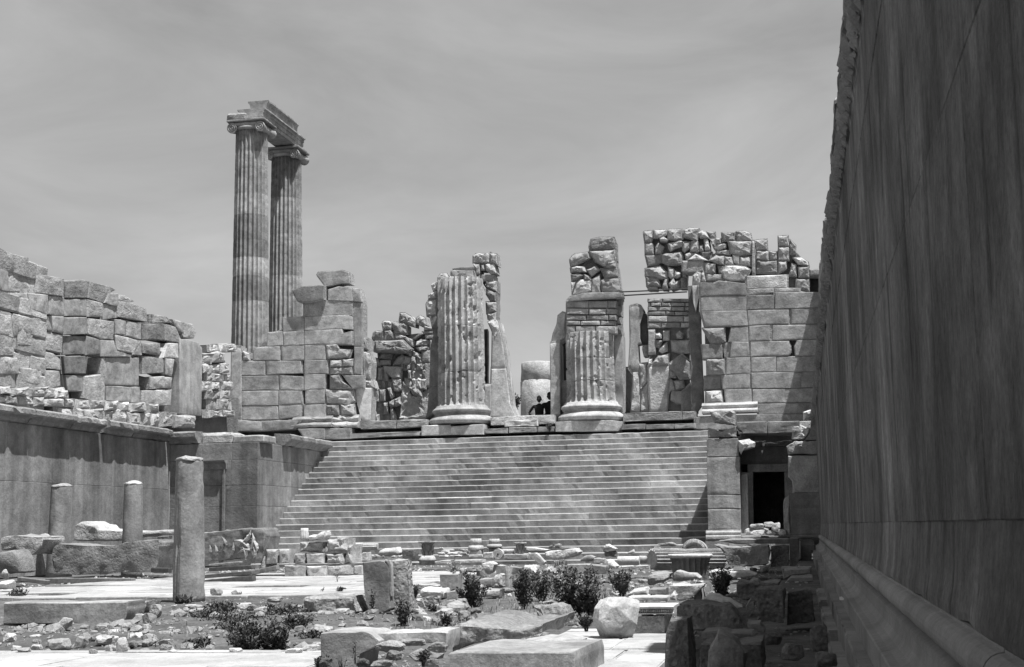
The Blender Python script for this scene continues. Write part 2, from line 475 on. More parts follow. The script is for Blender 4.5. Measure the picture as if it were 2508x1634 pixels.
# surface of revolution with optional flutes
def lathe(name, prof, axis_base, mat, parent=None, tone=1.0, segs=40, flutes=0, depth=0.05, arc=(0, 360), smooth=True, rough=0.0, seed=0, lean=(0, 0), flute_rows=None, flute_arc=None, cap=True, wear=0.0):
    prof = np.array(prof, float)
    a0, a1 = math.radians(arc[0]), math.radians(arc[1]); full = abs(arc[1] - arc[0]) >= 359.9
    if flutes: segs = int(flutes * 6 * abs(arc[1] - arc[0]) / 360)
    ang = np.linspace(a0, a1, segs + (0 if full else 1), endpoint=not full)
    V = []
    for q, (rad, z) in enumerate(prof):
        rr = np.full(len(ang), rad)
        if flutes and (flute_rows is None or flute_rows[q]):
            ph = (ang * flutes / (2 * math.pi)) % 1.0
            fm = 1.0 if flute_arc is None else ((np.degrees(ang) > flute_arc[0]) & (np.degrees(ang) < flute_arc[1])).astype(float)
            rr = rr - fm * depth * np.sqrt(np.clip(1 - ((ph - 0.5) / 0.40) ** 2, 0, 1))
        pt = np.stack([rr * np.cos(ang) + lean[0] * z, rr * np.sin(ang) + lean[1] * z, np.full(len(ang), z)], 1)
        if rough or wear:
            nn = fbm(pt * 3.0 + seed * 4.1, 3)
            k = rough * nn - wear * np.clip(nn - 0.12, 0, 1)
            pt[:, 0] += np.cos(ang) * k; pt[:, 1] += np.sin(ang) * k
        V.append(pt)
    V = np.concatenate(V); N = len(ang); F = []
    for q in range(len(prof) - 1):
        for i in range(N if full else N - 1):
            j = (i + 1) % N
            F.append((q * N + i, q * N + j, (q + 1) * N + j, (q + 1) * N + i))
    if cap:
        F.append(tuple(range(N - 1, -1, -1))); F.append(tuple(range((len(prof) - 1) * N, len(prof) * N)))
    o = link_mesh(name, V + np.asarray(axis_base, float), F, mat, parent, tone, False)
    if smooth:
        me = o.data
        sm = [True] * len(me.polygons)
        if cap: sm[-1] = sm[-2] = False
        me.polygons.foreach_set('use_smooth', sm)
    return o
# profile in a plane drawn out along a straight line (mouldings, ledges)
def extrude(name, prof2, origin, du, dv, dl, length, mat, parent=None, tone=1.0, rough=0.004, step=0.4, seed=0, smooth=False, closed=True, damage=0.0, mat2=None, edges2=()):
    prof2 = np.array(prof2, float); du, dv, dl = (np.asarray(x, float) for x in (du, dv, dl))
    m = max(1, int(round(length / step))); V = []
    N = len(prof2); cen = prof2.mean(0)
    for k in range(m + 1):
        s = length * k / m
        pts = np.asarray(origin, float) + prof2[:, :1] * du + prof2[:, 1:] * dv + dl * s
        nz = fbm(pts * 2.3 + seed * 3.3, 3)
        toward = (cen - prof2); toward = toward / (np.linalg.norm(toward, axis=1)[:, None] + 1e-9)
        amt = rough * nz + damage * np.clip(nz - 0.15, 0, 1)
        pts = pts + (toward[:, :1] * du + toward[:, 1:] * dv) * amt[:, None]
        V.append(pts)
    V = np.concatenate(V); F = []
    for k in range(m):
        for i in range(N if closed else N - 1):
            j = (i + 1) % N
            F.append((k * N + i, k * N + j, (k + 1) * N + j, (k + 1) * N + i))
    if closed:
        F.append(tuple(range(N - 1, -1, -1))); F.append(tuple(range(m * N, (m + 1) * N)))
    # make outward
    a, b, c = V[F[0][0]], V[F[0][1]], V[F[0][2]]
    nrm = np.cross(b - a, c - a); mid = (prof2[0] + prof2[1]) / 2 - cen
    if np.dot(nrm, mid[0] * du + mid[1] * dv) < 0: F = [f[::-1] for f in F]
    o = link_mesh(name, V, F, mat, parent, tone, smooth)
    if mat2:
        o.data.materials.append(MATS[mat2]); cnt = N if closed else N - 1
        for k in range(m):
            for e in edges2: o.data.polygons[k * cnt + e].material_index = 1
    return o
def polyY(reg, pts, Y): return [ony(*pp(reg, x, y), Y) for x, y in pts]
def polyX(reg, pts, X): return [onx(*pp(reg, x, y), X) for x, y in pts]
FRONT = (0, -1, 0)

# ================================================================== THE SETTING: ground, paving, floors
rnd = random.Random(11)
def ground_height(x, y):
    p = np.stack([x * 0.35, y * 0.35, np.zeros_like(x)], 1)
    inside = (np.clip((x + 22.3) / 1.0, 0, 1)) * np.clip((0.1 - x) / 0.4, 0, 1) * np.clip((y - 3) / 3, 0, 1) * np.clip((48.5 - y) / 1.0, 0, 1)
    h = 0.035 * fbm(p, 4) + 0.02 * fbm(p * 5, 2)
    # heap of earth and broken stone at the left front and between the blocks
    def hill(cx, cy, rx, ry, a): return a * np.exp(-((x - cx) / rx) ** 2 - ((y - cy) / ry) ** 2)
    h = h + hill(-6.2, 17.6, 2.2, 1.6, 0.12) + hill(-8.4, 15.0, 2.4, 0.8, 0.10) + hill(-5.0, 14.8, 1.0, 0.8, 0.08)
    near = np.clip((24 - y) / 4, 0, 1) * np.clip((-3 - x) / .5, 0, 1)
    h = h + near * .05 * fbm(p * 9.0 + 3.3, 2)
    h = h - 0.04
    for (x0, x1, y0, y1) in ((-17.3, -8.0, 24.8, 38.8), (-2.75, -1.15, 8.0, 16.5), (-9.2, -4.15, 8.0, 13.55)):
        m = np.clip((x - x0 + .25) / .25, 0, 1) * np.clip((x1 + .25 - x) / .25, 0, 1) * np.clip((y - y0 + .25) / .25, 0, 1) * np.clip((y1 + .25 - y) / .25, 0, 1)
        h = h * (1 - m) + (-0.045) * m
    return h * inside - 0.03 * (1 - inside)
gx = np.concatenate([[-900, -300, -90, -40], np.linspace(-24, 1.5, 160), [40, 120, 300, 900]])
gy = np.concatenate([[-900, -300, -60, -12], np.linspace(2, 50, 300), [70, 120, 300, 1500]])
GX, GY = np.meshgrid(gx, gy); gxf, gyf = GX.ravel(), GY.ravel()
gz = ground_height(gxf, gyf)
nxg = len(gx); gf = []
for j in range(len(gy) - 1):
    for i in range(nxg - 1):
        a = j * nxg + i; gf.append((a, a + 1, a + nxg + 1, a + nxg))
ground = structure(link_mesh('ground', np.stack([gxf, gyf, gz], 1), gf, 'earth', smooth=True, origin=np.zeros(3)))
def gh(x, y): return float(ground_height(np.array([x]), np.array([y]))[0])

def paving(label_name, x0, x1, y0, y1, lx, ly, seed, tone=1.0, skip=0.0, z=0.0):
    par = bpy.data.objects.new(label_name, None); COL.objects.link(par); par.location = ((x0 + x1) / 2, (y0 + y1) / 2, 0); structure(par)
    rs = random.Random(seed); y = y0; k = 0
    while y < y1 - 0.2:
        d = min(ly * rs.uniform(0.85, 1.15), y1 - y); x = x0 - rs.uniform(0, lx * 0.6)
        while x < x1 - 0.2:
            w = lx * rs.uniform(0.7, 1.3)
            xa, xb = max(x, x0), min(x + w, x1)
            if xb - xa > 0.25 and rs.random() > skip:
                block('paving_slab', (xb - xa - 0.015, d - 0.015, 0.16), ((xa + xb) / 2, y + d / 2, z - 0.15 + rs.uniform(-0.008, 0.008)), 'paving', par,
                      tone=tone * rs.uniform(0.9, 1.08), r=0.012, rough=0.004, seed=seed + k, n=(5, 4, 2), rx=rs.uniform(-.25, .25), ry=rs.uniform(-.25, .25), chips=2.5)
            k += 1; x += w
        y += d
    return par
paving('pavement', -17.2, -8.1, 24.9, 38.7, 1.25, 0.95, 5, skip=0.03)
paving('pavement', -2.65, -1.2, 8.1, 16.3, 0.9, 1.1, 6, tone=1.05)
paving('pavement', -9.1, -4.2, 8.1, 13.45, 1.7, 1.3, 7, tone=1.05)

# ================================================================== RIGHT COURT WALL (in its own shade)
XR = 0.56
rw = thing('court_wall', 'tall streaked dark stone wall along the whole right edge, in shade', 'wall', (0.9, 24, 0))
Y0R, Y1R = -4.0, 48.0
# core of the wall
block('wall_core', (0.9, Y1R - Y0R, 5.2), (1.42, (Y0R + Y1R) / 2, 0), 'mortar', rw, n=(2, 8, 3), rough=0.0, r=0.01)
# facing slabs
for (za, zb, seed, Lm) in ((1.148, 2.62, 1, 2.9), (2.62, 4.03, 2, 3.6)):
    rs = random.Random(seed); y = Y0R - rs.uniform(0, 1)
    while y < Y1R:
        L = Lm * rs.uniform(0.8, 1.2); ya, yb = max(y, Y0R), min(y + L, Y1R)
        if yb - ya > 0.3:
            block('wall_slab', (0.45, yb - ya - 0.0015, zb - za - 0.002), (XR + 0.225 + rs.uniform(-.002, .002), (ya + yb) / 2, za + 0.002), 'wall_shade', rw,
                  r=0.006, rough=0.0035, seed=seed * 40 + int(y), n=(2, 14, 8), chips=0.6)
        y += L
def segs_along(y0, y1, L, seed):
    rs = random.Random(seed); y = y0; out = []
    while y < y1 - 0.05:
        l = L * rs.uniform(0.8, 1.2)
        if y + l > y1 - 0.6: l = y1 - y
        out.append((y, l)); y += l
    return out
# flaring foot of the wall, torus and ledges, each in lengths
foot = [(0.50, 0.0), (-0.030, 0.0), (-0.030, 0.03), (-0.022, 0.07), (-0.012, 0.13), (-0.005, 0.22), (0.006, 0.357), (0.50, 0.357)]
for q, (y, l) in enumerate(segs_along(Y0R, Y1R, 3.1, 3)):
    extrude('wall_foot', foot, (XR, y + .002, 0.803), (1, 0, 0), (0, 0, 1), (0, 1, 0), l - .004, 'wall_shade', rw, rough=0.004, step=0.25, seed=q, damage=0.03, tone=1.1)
tor = [(0.55, 0.0), (0.0, 0.0)] + [(0.0 - 0.062 * math.sin(math.pi * k / 10), 0.066 - 0.062 * math.cos(math.pi * k / 10)) for k in range(11)] + [(0.0, 0.138), (0.55, 0.138)]
for q, (y, l) in enumerate(segs_along(Y0R, Y1R, 2.3, 4)):
    extrude('torus_moulding', tor, (0.527, y + .003, 0.664), (1, 0, 0), (0, 0, 1), (0, 1, 0), l - .006, 'wall_plain', rw, rough=0.003, step=0.3, seed=20 + q, smooth=False, damage=0.012, tone=2.3)
led = [(0.62, 0.0), (0.0, 0.0), (0.0, 0.155), (0.008, 0.163), (0.05, 0.170), (0.09, 0.190), (0.118, 0.23), (0.126, 0.285), (0.122, 0.290), (0.122, 0.318), (0.13, 0.324), (0.16, 0.340), (0.62, 0.340)]
for q, (y, l) in enumerate(segs_along(Y0R, Y1R, 2.7, 5)):
    extrude('ledge_block', led, (0.375, y + .004, 0.302), (1, 0, 0), (0, 0, 1), (0, 1, 0), l - .008, 'wall_plain', rw, rough=0.003, step=0.3, seed=50 + q, damage=0.01, tone=2.2)
for q, (y, l) in enumerate(segs_along(Y0R, Y1R, 2.0, 6)):
    block('lower_ledge_block', (0.7, l - .01, 0.37), (0.288 + .35 + rnd.uniform(-.004, .004), y + l / 2, -0.07), 'wall_plain', rw, r=0.012, rough=0.006, seed=80 + q, n=(3, 12, 3), tone=1.9, chips=2.5)
for q, (y, l) in enumerate(segs_along(9.0, 24.0, 1.5, 7)):
    if q in (3, 7): continue
    block('kerb_stone', (0.3, l - .02, 0.16), (0.175 + .15 + rnd.uniform(-.01, .01), y + l / 2, -0.05), 'wall_plain', rw, r=0.02, rough=0.01, seed=120 + q, n=(3, 8, 3), tone=2.0, chips=2.5)
tag(link_mesh('paper_scrap', np.array([onx(*p, .315) for p in ((2056, 1462), (2062, 1461), (2067, 1466), (2066, 1470), (2056, 1470))]) , [(0, 1, 2, 3, 4)], 'paper'), 'small white scrap of paper on the ledge at the foot of the shaded wall', 'paper')
# frieze course with rows of palmettes, cornice blocks above it
for q, (y, l) in enumerate(segs_along(4.0, Y1R, 2.6, 8)):
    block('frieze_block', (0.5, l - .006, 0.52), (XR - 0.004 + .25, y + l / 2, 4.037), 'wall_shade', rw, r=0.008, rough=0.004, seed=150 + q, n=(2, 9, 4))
pv, pf = [], []
for k in range(-3, 4):
    a = k * 0.42; L = 0.31 - 0.02 * abs(k); w = 0.05
    d = np.array([math.sin(a), math.cos(a)]); s = np.array([d[1], -d[0]])
    b = len(pv)
    for (u, v, hgt) in ((0.06, 0, .004), (0.55 * L + .05, w / 2, .008), (L, 0, .012), (0.55 * L + .05, -w / 2, .008), (0.65 * L, 0, .06)):
        p = d * u + s * v; pv.append((-hgt - .23 * p[1] - .012, p[0], p[1]))
    for i in range(4): pf.append((b + i, b + (i + 1) % 4, b + 4))
pv = np.array(pv); palm = None
y = 6.0; q = 0
while y < 47.6:
    if rnd.random() > 0.08:
        if palm is None:
            palm = link_mesh('palmette', pv + np.array([XR - .006, y, 4.565]), pf, 'wall_plain', rw, 2.2, origin=np.array([XR - .006, y, 4.565])); o = palm
        else:
            o = palm.copy(); COL.objects.link(o); o.location = palm.location.copy(); o.location.y = y - 24
            o.scale = (rnd.uniform(.7, 1.3), 1, rnd.uniform(.9, 1.05)) 
    y += 0.40; q += 1
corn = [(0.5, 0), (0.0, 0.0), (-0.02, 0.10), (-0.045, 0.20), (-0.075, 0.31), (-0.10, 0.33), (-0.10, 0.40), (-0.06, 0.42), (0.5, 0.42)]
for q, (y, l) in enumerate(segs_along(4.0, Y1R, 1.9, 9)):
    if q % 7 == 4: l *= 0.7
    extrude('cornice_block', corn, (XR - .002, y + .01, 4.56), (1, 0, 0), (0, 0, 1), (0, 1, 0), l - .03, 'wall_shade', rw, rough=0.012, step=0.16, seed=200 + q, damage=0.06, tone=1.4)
sil = [(2064, 0), (2062, 60), (2046, 138), (2046, 200), (2050, 235), (2049, 290), (2037, 350), (2036, 430), (2028, 492), (2028, 560), (2020, 595), (2012, 640), (2009, 690), (2010, 760), (2006, 800)]
prof_up = []
for (x, yv) in sil:
    p = onx(x, yv, 0.66); prof_up.append((p[1], p[2]))
prof_up = [p for p in prof_up if p[0] < 40] + [(41.5, 6.0), (43, 5.4), (44.5, 5.15), (60, 5.15)]
prof_up.sort()
ys_, zs_ = [a for a, b in prof_up], [b for a, b in prof_up]
y = 12.0; q = 0
while y < 56.6:
    l = rnd.uniform(0.8, 1.5); zt = float(np.interp(y + l / 2, ys_, zs_)) + (rnd.choice((-.1, .1, .45)) if y < 42 else 0); z = 4.99; c = 0
    while z < zt - 0.12:
        hgt = min(rnd.uniform(0.5, 0.62), zt - z)
        block('wall_stone', (0.75, l - rnd.uniform(.01, .06), hgt - 0.012), (0.66 + .375 + rnd.uniform(-.015, .05), y + l / 2 + (rnd.uniform(-.2, .2) if c else 0), z), 'rubble', rw, tone=0.75 * rnd.uniform(.8, 1.15),
              r=0.05, rough=0.03, seed=300 + q, n=(4, 5, 4)); q += 1; c += 1
        z += hgt
    y += l

# the wall stands highest at its far end
y = 50.2
while y < 56.6:
    l = rnd.uniform(0.8, 1.4); zt = 10.4 + .6 * min(1, (y - 50) / 3) + rnd.uniform(-.2, .1); z = 4.95
    while z < zt - 0.15:
        hgt = min(rnd.uniform(0.5, 0.62), zt - z)
        block('wall_stone', (0.8, l - .012, hgt - 0.012), (1.02 + .4 + rnd.uniform(-.02, .04), y + l / 2 + rnd.uniform(-.1, .1), z), 'rubble', rw, tone=0.8 * rnd.uniform(.8, 1.15), r=0.04, rough=0.03, seed=900 + q, n=(3, 4, 3)); q += 1
        z += hgt
    y += l

# ================================================================== STAIRCASE
XS0, XS1 = -18.92, -3.06
NST, RISE, TREAD, ZTOP, YTOP = 22, 0.2252, 0.400, 4.82, 55.8
st = thing('staircase', 'broad flight of worn grey stone steps rising to the two fluted columns', 'staircase', ((XS0 + XS1) / 2, 48, 0))
for k in range(NST):
    zt = ZTOP - RISE * k; yf = YTOP - TREAD * k
    if zt < 0.02: zt = 0.05
    rs = random.Random(k * 7 + 3); x = XS0; 
    xr = XS1 if yf > 47.9 else XS1 - 0.02
    while x < xr - 0.05:
        l = rs.uniform(1.6, 3.6)
        if x + l > xr - 0.9: l = xr - x
        c_ = rs.uniform(.022, .036)
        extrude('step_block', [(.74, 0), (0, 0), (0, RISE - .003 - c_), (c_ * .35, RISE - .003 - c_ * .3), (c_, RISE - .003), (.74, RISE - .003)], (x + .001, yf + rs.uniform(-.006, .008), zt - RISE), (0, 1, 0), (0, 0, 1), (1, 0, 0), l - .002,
                'step_stone', st, tone=rs.uniform(.86, 1.14), rough=.006, step=.14, seed=k * 31 + int(x * 3), damage=.09, mat2='sunlit_step', edges2=(2, 3, 4))
        x += l
# course above the last step, either side of the column plinths
for (reg, pts) in (('C', [(1075, 1490), (1650, 1470), (1650, 1505), (1075, 1530)]), ('D', [(10, 1465), (190, 1455), (190, 1495), (10, 1497)]), ('D', [(195, 1452), (400, 1448), (400, 1485), (195, 1492)]), ('D', [(405, 1448), (535, 1446), (535, 1482), (405, 1485)]),
                   ('D', [(1010, 1432), (1195, 1425), (1195, 1462), (1010, 1468)]), ('E', [(0, 1492), (60, 1490), (60, 1525), (0, 1528)]), ('E', [(63, 1490), (270, 1485), (270, 1520), (63, 1525)]), ('E', [(273, 1485), (430, 1480), (430, 1515), (273, 1520)])):
    pstone('top_course_block', polyY(reg, pts, 55.95), FRONT, 0.9, 'step_stone', st, r=0.02, seed=len(pts) + int(pts[0][0]), tone=1.1)
# sills of the three doorways, with a dark gap below them
for (reg, pts, tn) in (('C', [(1150, 1385), (1450, 1380), (1450, 1447), (1155, 1453)], .75), ('C', [(1452, 1380), (1705, 1372), (1705, 1430), (1452, 1447)], .8), ('D', [(60, 1380), (300, 1365), (530, 1360), (530, 1420), (420, 1428), (65, 1436)], 1.25), ('D', [(1030, 1350), (1200, 1342), (1465, 1335), (1465, 1395), (1030, 1410)], .8), ('E', [(330, 1395), (430, 1392), (430, 1450), (330, 1455)], .8)):
    pstone('door_sill', polyY(reg, pts, 56.25), FRONT, 1.4, 'rubble', st, r=0.03, seed=int(pts[0][0]), tone=tn)
pstone('sill_fragment', polyY('D', [(160, 1412), (175, 1402), (370, 1400), (410, 1395), (412, 1440), (380, 1445), (165, 1448)], 56.02), FRONT, 0.22, 'marble', st, r=0.03, rough=.02, seed=4, tone=1.2)

# floor of the hall above the stairs and the terraces on either side of them
hall = structure(block('hall_floor', (60, 70, 0.5), (-8, 92.2, 4.98), 'earth', n=(6, 6, 2), rough=0.01, r=0.02))

# ================================================================== RIGHT PORTAL beside the stairs
D0 = 48.0
pr = thing('portal', 'stone doorway with a black opening right of the stairs', 'doorway', (-1.4, 48.5, 0))
def F_(pts, Y=D0): return polyY('F', pts, Y)
def fs(name, pts, Y=D0, t=1.2, mat='marble_flat', **k): return pstone(name, F_(pts, Y), FRONT, t, mat, pr, **k)
fs('pier_block', [(250, 335), (522, 330), (526, 487), (250, 489)], r=0.012, rough=.006, seed=1, tone=1.0)
fs('pier_block', [(250, 492), (535, 489), (538, 814), (254, 815)], r=0.012, rough=.006, seed=2, tone=.98)
fs('pier_block', [(255, 819), (540, 818), (541, 935), (258, 936)], r=0.012, rough=.006, seed=3, tone=1.05)
fs('pier_block', [(258, 940), (541, 939), (541, 1118), (262, 1120)], r=0.012, rough=.006, seed=4, tone=1.0)
block('pier_core', (0.8, 7.2, 4.0), (-2.55, 52.3, 0), 'step_stone', pr, n=(2, 6, 4))
pb = F_([(235, 1205), (548, 1203)]); bx0, bx1 = pb[0][0], pb[1][0]; bz = pb[0][2]
z1 = F_([(260, 1120)])[0][2]
bprof = [(0.4, 0), (-0.12, 0), (-0.13, .03), (-0.13, .10), (-.11, .13), (-.06, .14), (-.05, .17), (-.075, .20), (-.07, .24), (-.03, .27), (-.01, z1 - bz - .05), (0.0, z1 - bz - .005), (0.4, z1 - bz - .005)]
extrude('pier_base', bprof, (bx0 + .04, D0, bz), (0, 1, 0), (0, 0, 1), (1, 0, 0), bx1 - bx0 - .04, 'marble', pr, rough=.006, seed=3)
block('pier_foot', (bx1 - bx0 + .2, 1.0, bz - .01), ((bx0 + bx1) / 2 + .1, D0 + .38, 0), 'marble_flat', pr, n=(6, 2, 3), rough=.02)
fs('bracket', [(252, 235), (268, 245), (285, 268), (460, 268), (490, 232), (512, 226), (512, 318), (400, 326), (252, 326)], t=.6, mat='rubble', r=.04, rough=.03, seed=6, tone=.95)
fs('capital_fragment', [(516, 345), (620, 330), (674, 362), (668, 405), (600, 428), (545, 440), (540, 475), (524, 440)], Y=47.94, t=.5, mat='rubble', r=.05, rough=.03, bulge=.08, seed=7, tone=1.15)
tag(pstone('fallen_block', F_([(265, 95), (330, 82), (470, 80), (500, 104), (502, 216), (400, 206), (310, 196), (285, 150)], 47.93), FRONT, .7, 'rubble', None, r=.05, rough=.03, bulge=.05, seed=8, tone=.8), 'rough dark boulder perched on top of the door pier', 'boulder')
fs('lintel', [(500, 188), (770, 183), (770, 287), (560, 290), (545, 262), (512, 250)], t=1.7, r=.02, rough=.01, seed=9, tone=.85)
fs('lintel', [(773, 183), (1056, 178), (1056, 262), (970, 285), (773, 287)], t=1.7, r=.02, rough=.01, seed=10, tone=.9)
# terrace roof over the passage
block('passage_roof', (2.6, 6.6, 0.38), (-0.75, 53.05, 4.26), 'rubble', pr, n=(4, 6, 2), r=.02)
# recess with inner frame and the dark passage behind
YI = 49.7
fs('frame_lintel', [(600, 555), (960, 548), (960, 618), (600, 622)], Y=YI, t=.5, r=.015, seed=11, tone=1.0)
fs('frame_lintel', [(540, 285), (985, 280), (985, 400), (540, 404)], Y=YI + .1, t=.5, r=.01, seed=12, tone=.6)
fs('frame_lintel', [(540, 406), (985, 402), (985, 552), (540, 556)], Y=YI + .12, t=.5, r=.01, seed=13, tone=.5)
fs('door_jamb', [(548, 622), (648, 621), (656, 1160), (550, 1165)], Y=YI, t=.6, r=.015, seed=14, tone=1.1)
fs('door_jamb', [(921, 619), (990, 618), (990, 1160), (915, 1160), (917, 860), (923, 850)], Y=YI, t=.6, r=.015, seed=15, tone=1.0)
fs('jamb_stub', [(544, 648), (572, 632), (602, 630), (607, 720), (612, 1165), (548, 1167)], Y=48.6, t=.5, r=.02, rough=.012, seed=16, tone=1.2)
fs('jamb_stub', [(908, 905), (918, 850), (960, 818), (968, 1165), (916, 1120)], Y=48.5, t=.7, mat='rubble', r=.03, rough=.02, seed=17, tone=1.0)
for sx in (-2.1, -0.42):
    block('passage_wall', (0.28, 5.4, 4.2), (sx, 52.8, 0), 'mortar', pr, n=(2, 6, 4))
block('passage_end', (2.2, 0.4, 4.2), (-1.2, 55.6, 0), 'mortar', pr, n=(3, 2, 3))
block('passage_ceiling', (1.5, 5.2, 0.3), (-1.25, 52.8, 3.2), 'mortar', pr, n=(3, 5, 2))
block('passage_floor', (1.9, 7.0, 0.86), (-1.2, 52.0, 0), 'mortar', pr, n=(3, 5, 2))
# broken right jamb and the wall strip between it and the corner
fs('jamb_stone', [(975, 220), (1052, 206), (1150, 240), (1135, 290), (1090, 345), (980, 340)], t=1.4, mat='rubble', r=.06, rough=.04, seed=18, tone=1.05)
fs('jamb_stone', [(934, 402), (1000, 352), (1060, 348), (1240, 350), (1240, 470), (948, 474)], t=1.5, mat='rubble', r=.04, rough=.03, seed=19, tone=.95)
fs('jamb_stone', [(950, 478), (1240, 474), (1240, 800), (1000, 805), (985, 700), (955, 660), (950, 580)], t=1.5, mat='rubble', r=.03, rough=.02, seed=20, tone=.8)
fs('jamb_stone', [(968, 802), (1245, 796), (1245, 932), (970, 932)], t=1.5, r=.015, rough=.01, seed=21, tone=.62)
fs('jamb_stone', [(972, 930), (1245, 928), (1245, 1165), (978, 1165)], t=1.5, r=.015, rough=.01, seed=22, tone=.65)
fs('jamb_stone', [(1150, 150), (1245, 120), (1245, 346), (1100, 346), (1140, 290)], t=1.5, mat='rubble', r=.03, seed=23, tone=.7)
q1, q2 = F_([(975, 1168)])[0], F_([(1243, 1168)])[0]
for nm, zz, pj, hh, tn in (('torus_moulding', .664, .062, .138, .5), ('ledge_block', .302, .13, .34, .5), ('lower_ledge_block', -.07, .25, .36, .5)):
    if nm == 'torus_moulding':
        extrude(nm, [(b * 1.0 if i not in (0, 1, 12, 13) else (0.4 if i in (0, 13) else 0.0), c) for i, (b, c) in enumerate(tor)], (-2.0, D0 - .01, zz), (0, 1, 0), (0, 0, 1), (1, 0, 0), 2.5, 'marble_flat', pr, tone=.55)
    elif nm == 'ledge_block':
        extrude(nm, led, (-2.0, D0 - .155, zz), (0, 1, 0), (0, 0, 1), (1, 0, 0), 2.34, 'marble_flat', pr, tone=.55)
    else:
        block(nm, (2.24, .7, hh), (-2.0 + 1.12, D0 - .25 + .36, zz), 'marble_flat', pr, n=(6, 2, 2), tone=.55)
tag(pstone('fallen_block', F_([(1075, 102), (1130, 78), (1185, 74), (1204, 125), (1150, 165), (1078, 178)], 47.3), FRONT, .5, 'rubble', None, r=.05, rough=.03, bulge=.06, seed=24, tone=1.35), 'small bright block on the broken jamb, against the dark wall', 'block')
rs = random.Random(4)
fr = thing('rubble_heap', 'little heap of pale carved fragments on the threshold of the dark doorway', 'rubble', ony(*pp('F', 750, 1170), 47.6))
for (x, y, w, h) in ((620, 1165, 90, 60), (700, 1120, 110, 55), (690, 1168, 120, 48), (790, 1100, 90, 50), (800, 1168, 100, 45), (850, 1140, 80, 90), (905, 1168, 90, 55), (650, 1110, 60, 40), (760, 1140, 70, 40)):
    b = ony(*pp('F', x, y), 47.6 + rs.uniform(-.15, .15)); k = 47.6 / F_PX / 3.525
    rock('fragment', (w * k, .35, h * k), b, 'rubble', fr, tone=1.15 * rs.uniform(.8, 1.1), seed=x, sink=.02)
block('threshold', (2.3, 1.2, 0.62), (-1.25, 47.5, 0.0), 'marble_flat', pr, n=(5, 3, 2), r=.04, rough=.02, tone=1.1)

# ================================================================== LEFT WING of the stairs (closed doorway) and its side
lp = thing('stair_wing', 'smooth grey wall block left of the stairs with a small door hood', 'wall', (-20.6, 48.5, 0))
XL = -22.28
zs = [0.0, 1.0, 2.1, 2.85, 3.75, 4.36]
for i in range(len(zs) - 1):
    cuts = [XL, XL + rnd.uniform(.9, 1.4), XS0 - rnd.uniform(.6, 1.3), XS0]
    for a, b in zip(cuts[:-1], cuts[1:]):
        block('wall_slab', (b - a - .006, .5, zs[i + 1] - zs[i] - .006), ((a + b) / 2, D0 + .25 + rnd.uniform(-.003, .003), zs[i] + .003), 'wall_left', lp, r=.008, rough=.004, seed=i * 9 + int(a), n=(6, 2, 5))
    ycut = [D0 + .5, D0 + 2.6, D0 + 4.9, D0 + 7.8]
    for a, b in zip(ycut[:-1], ycut[1:]):
        block('wall_slab', (.5, b - a - .006, zs[i + 1] - zs[i] - .006), (XS0 - .25 - .002, (a + b) / 2, zs[i] + .003), 'wall_left', lp, r=.008, rough=.004, seed=i * 19 + int(a), n=(2, 7, 5), tone=1.1)
# hood of the closed door and its shallow reveal
i1, i2 = ony(*pp('I', 1560, 575), D0), ony(*pp('I', 1890, 575), D0)
extrude('door_hood', [(0.1, 0), (-.06, 0), (-.08, .14), (-.10, .20), (-.20, .26), (-.22, .31), (0.1, .33)], (i1[0], D0 - .01, i1[2] - .33), (0, 1, 0), (0, 0, 1), (1, 0, 0), i2[0] - i1[0], 'wall_left', lp, rough=.006, tone=.95)
for xx in (1868, 1572):
    a = ony(*pp('I', xx, 645), D0)
    block('door_frame', (.10, .12, a[2] - .3), (a[0], D0 - .02, .3), 'wall_left', lp, n=(2, 2, 6), r=.012, tone=1.05)
# cornice round the side of the wing, broken
cprof = [(0.3, 0), (0.0, 0.0), (-0.10, 0.02), (-0.16, 0.12), (-0.33, 0.20), (-0.36, 0.25), (-0.36, 0.38), (-0.30, 0.43), (0.3, 0.46)]
extrude('cornice_block', [(-u, v) for u, v in cprof], (XS0 - .002, 50.4, 4.362), (1, 0, 0), (0, 0, 1), (0, 1, 0), 2.7, 'rubble', lp, rough=.02, step=.2, seed=4, damage=.12, tone=.75)
extrude('cornice_block', [(-u, v) for u, v in cprof], (XS0 - .002, 53.12, 4.362), (1, 0, 0), (0, 0, 1), (0, 1, 0), 2.2, 'rubble', lp, rough=.02, step=.2, seed=5, damage=.12, tone=.7)
extrude('cornice_block', cprof, (XL + .02, D0 - .002, 4.362), (0, 1, 0), (0, 0, 1), (1, 0, 0), 1.1, 'rubble', lp, rough=.03, step=.12, seed=6, damage=.25, tone=.6)
block('rim_block', (1.15, 1.0, .34), (-20.55, 48.65, 4.365), 'rubble', lp, r=.05, rough=.03, seed=3, tone=.95)
block('rim_block', (1.2, 1.2, .26), (-19.35, 48.75, 4.365), 'marble', lp, r=.04, rough=.02, seed=4, tone=.9)
block('rim_block', (1.6, 1.4, .5), (-21.4, 50.3, 4.365), 'rubble', lp, r=.06, rough=.04, seed=5, tone=.95)
block('rim_block', (2.4, 2.2, .42), (-20.2, 52.6, 4.365), 'rubble', lp, r=.06, rough=.04, seed=6, tone=.9)
block('terrace_fill', (3.4, 7.6, 4.3), (-20.75, 52.2, 0), 'mortar', lp, n=(3, 5, 3), r=.02)
block('rim_block', (3.3, 1.2, .5), (-20.9, 55.4, 4.37), 'rubble', lp, r=.05, rough=.03, seed=7, tone=.8)

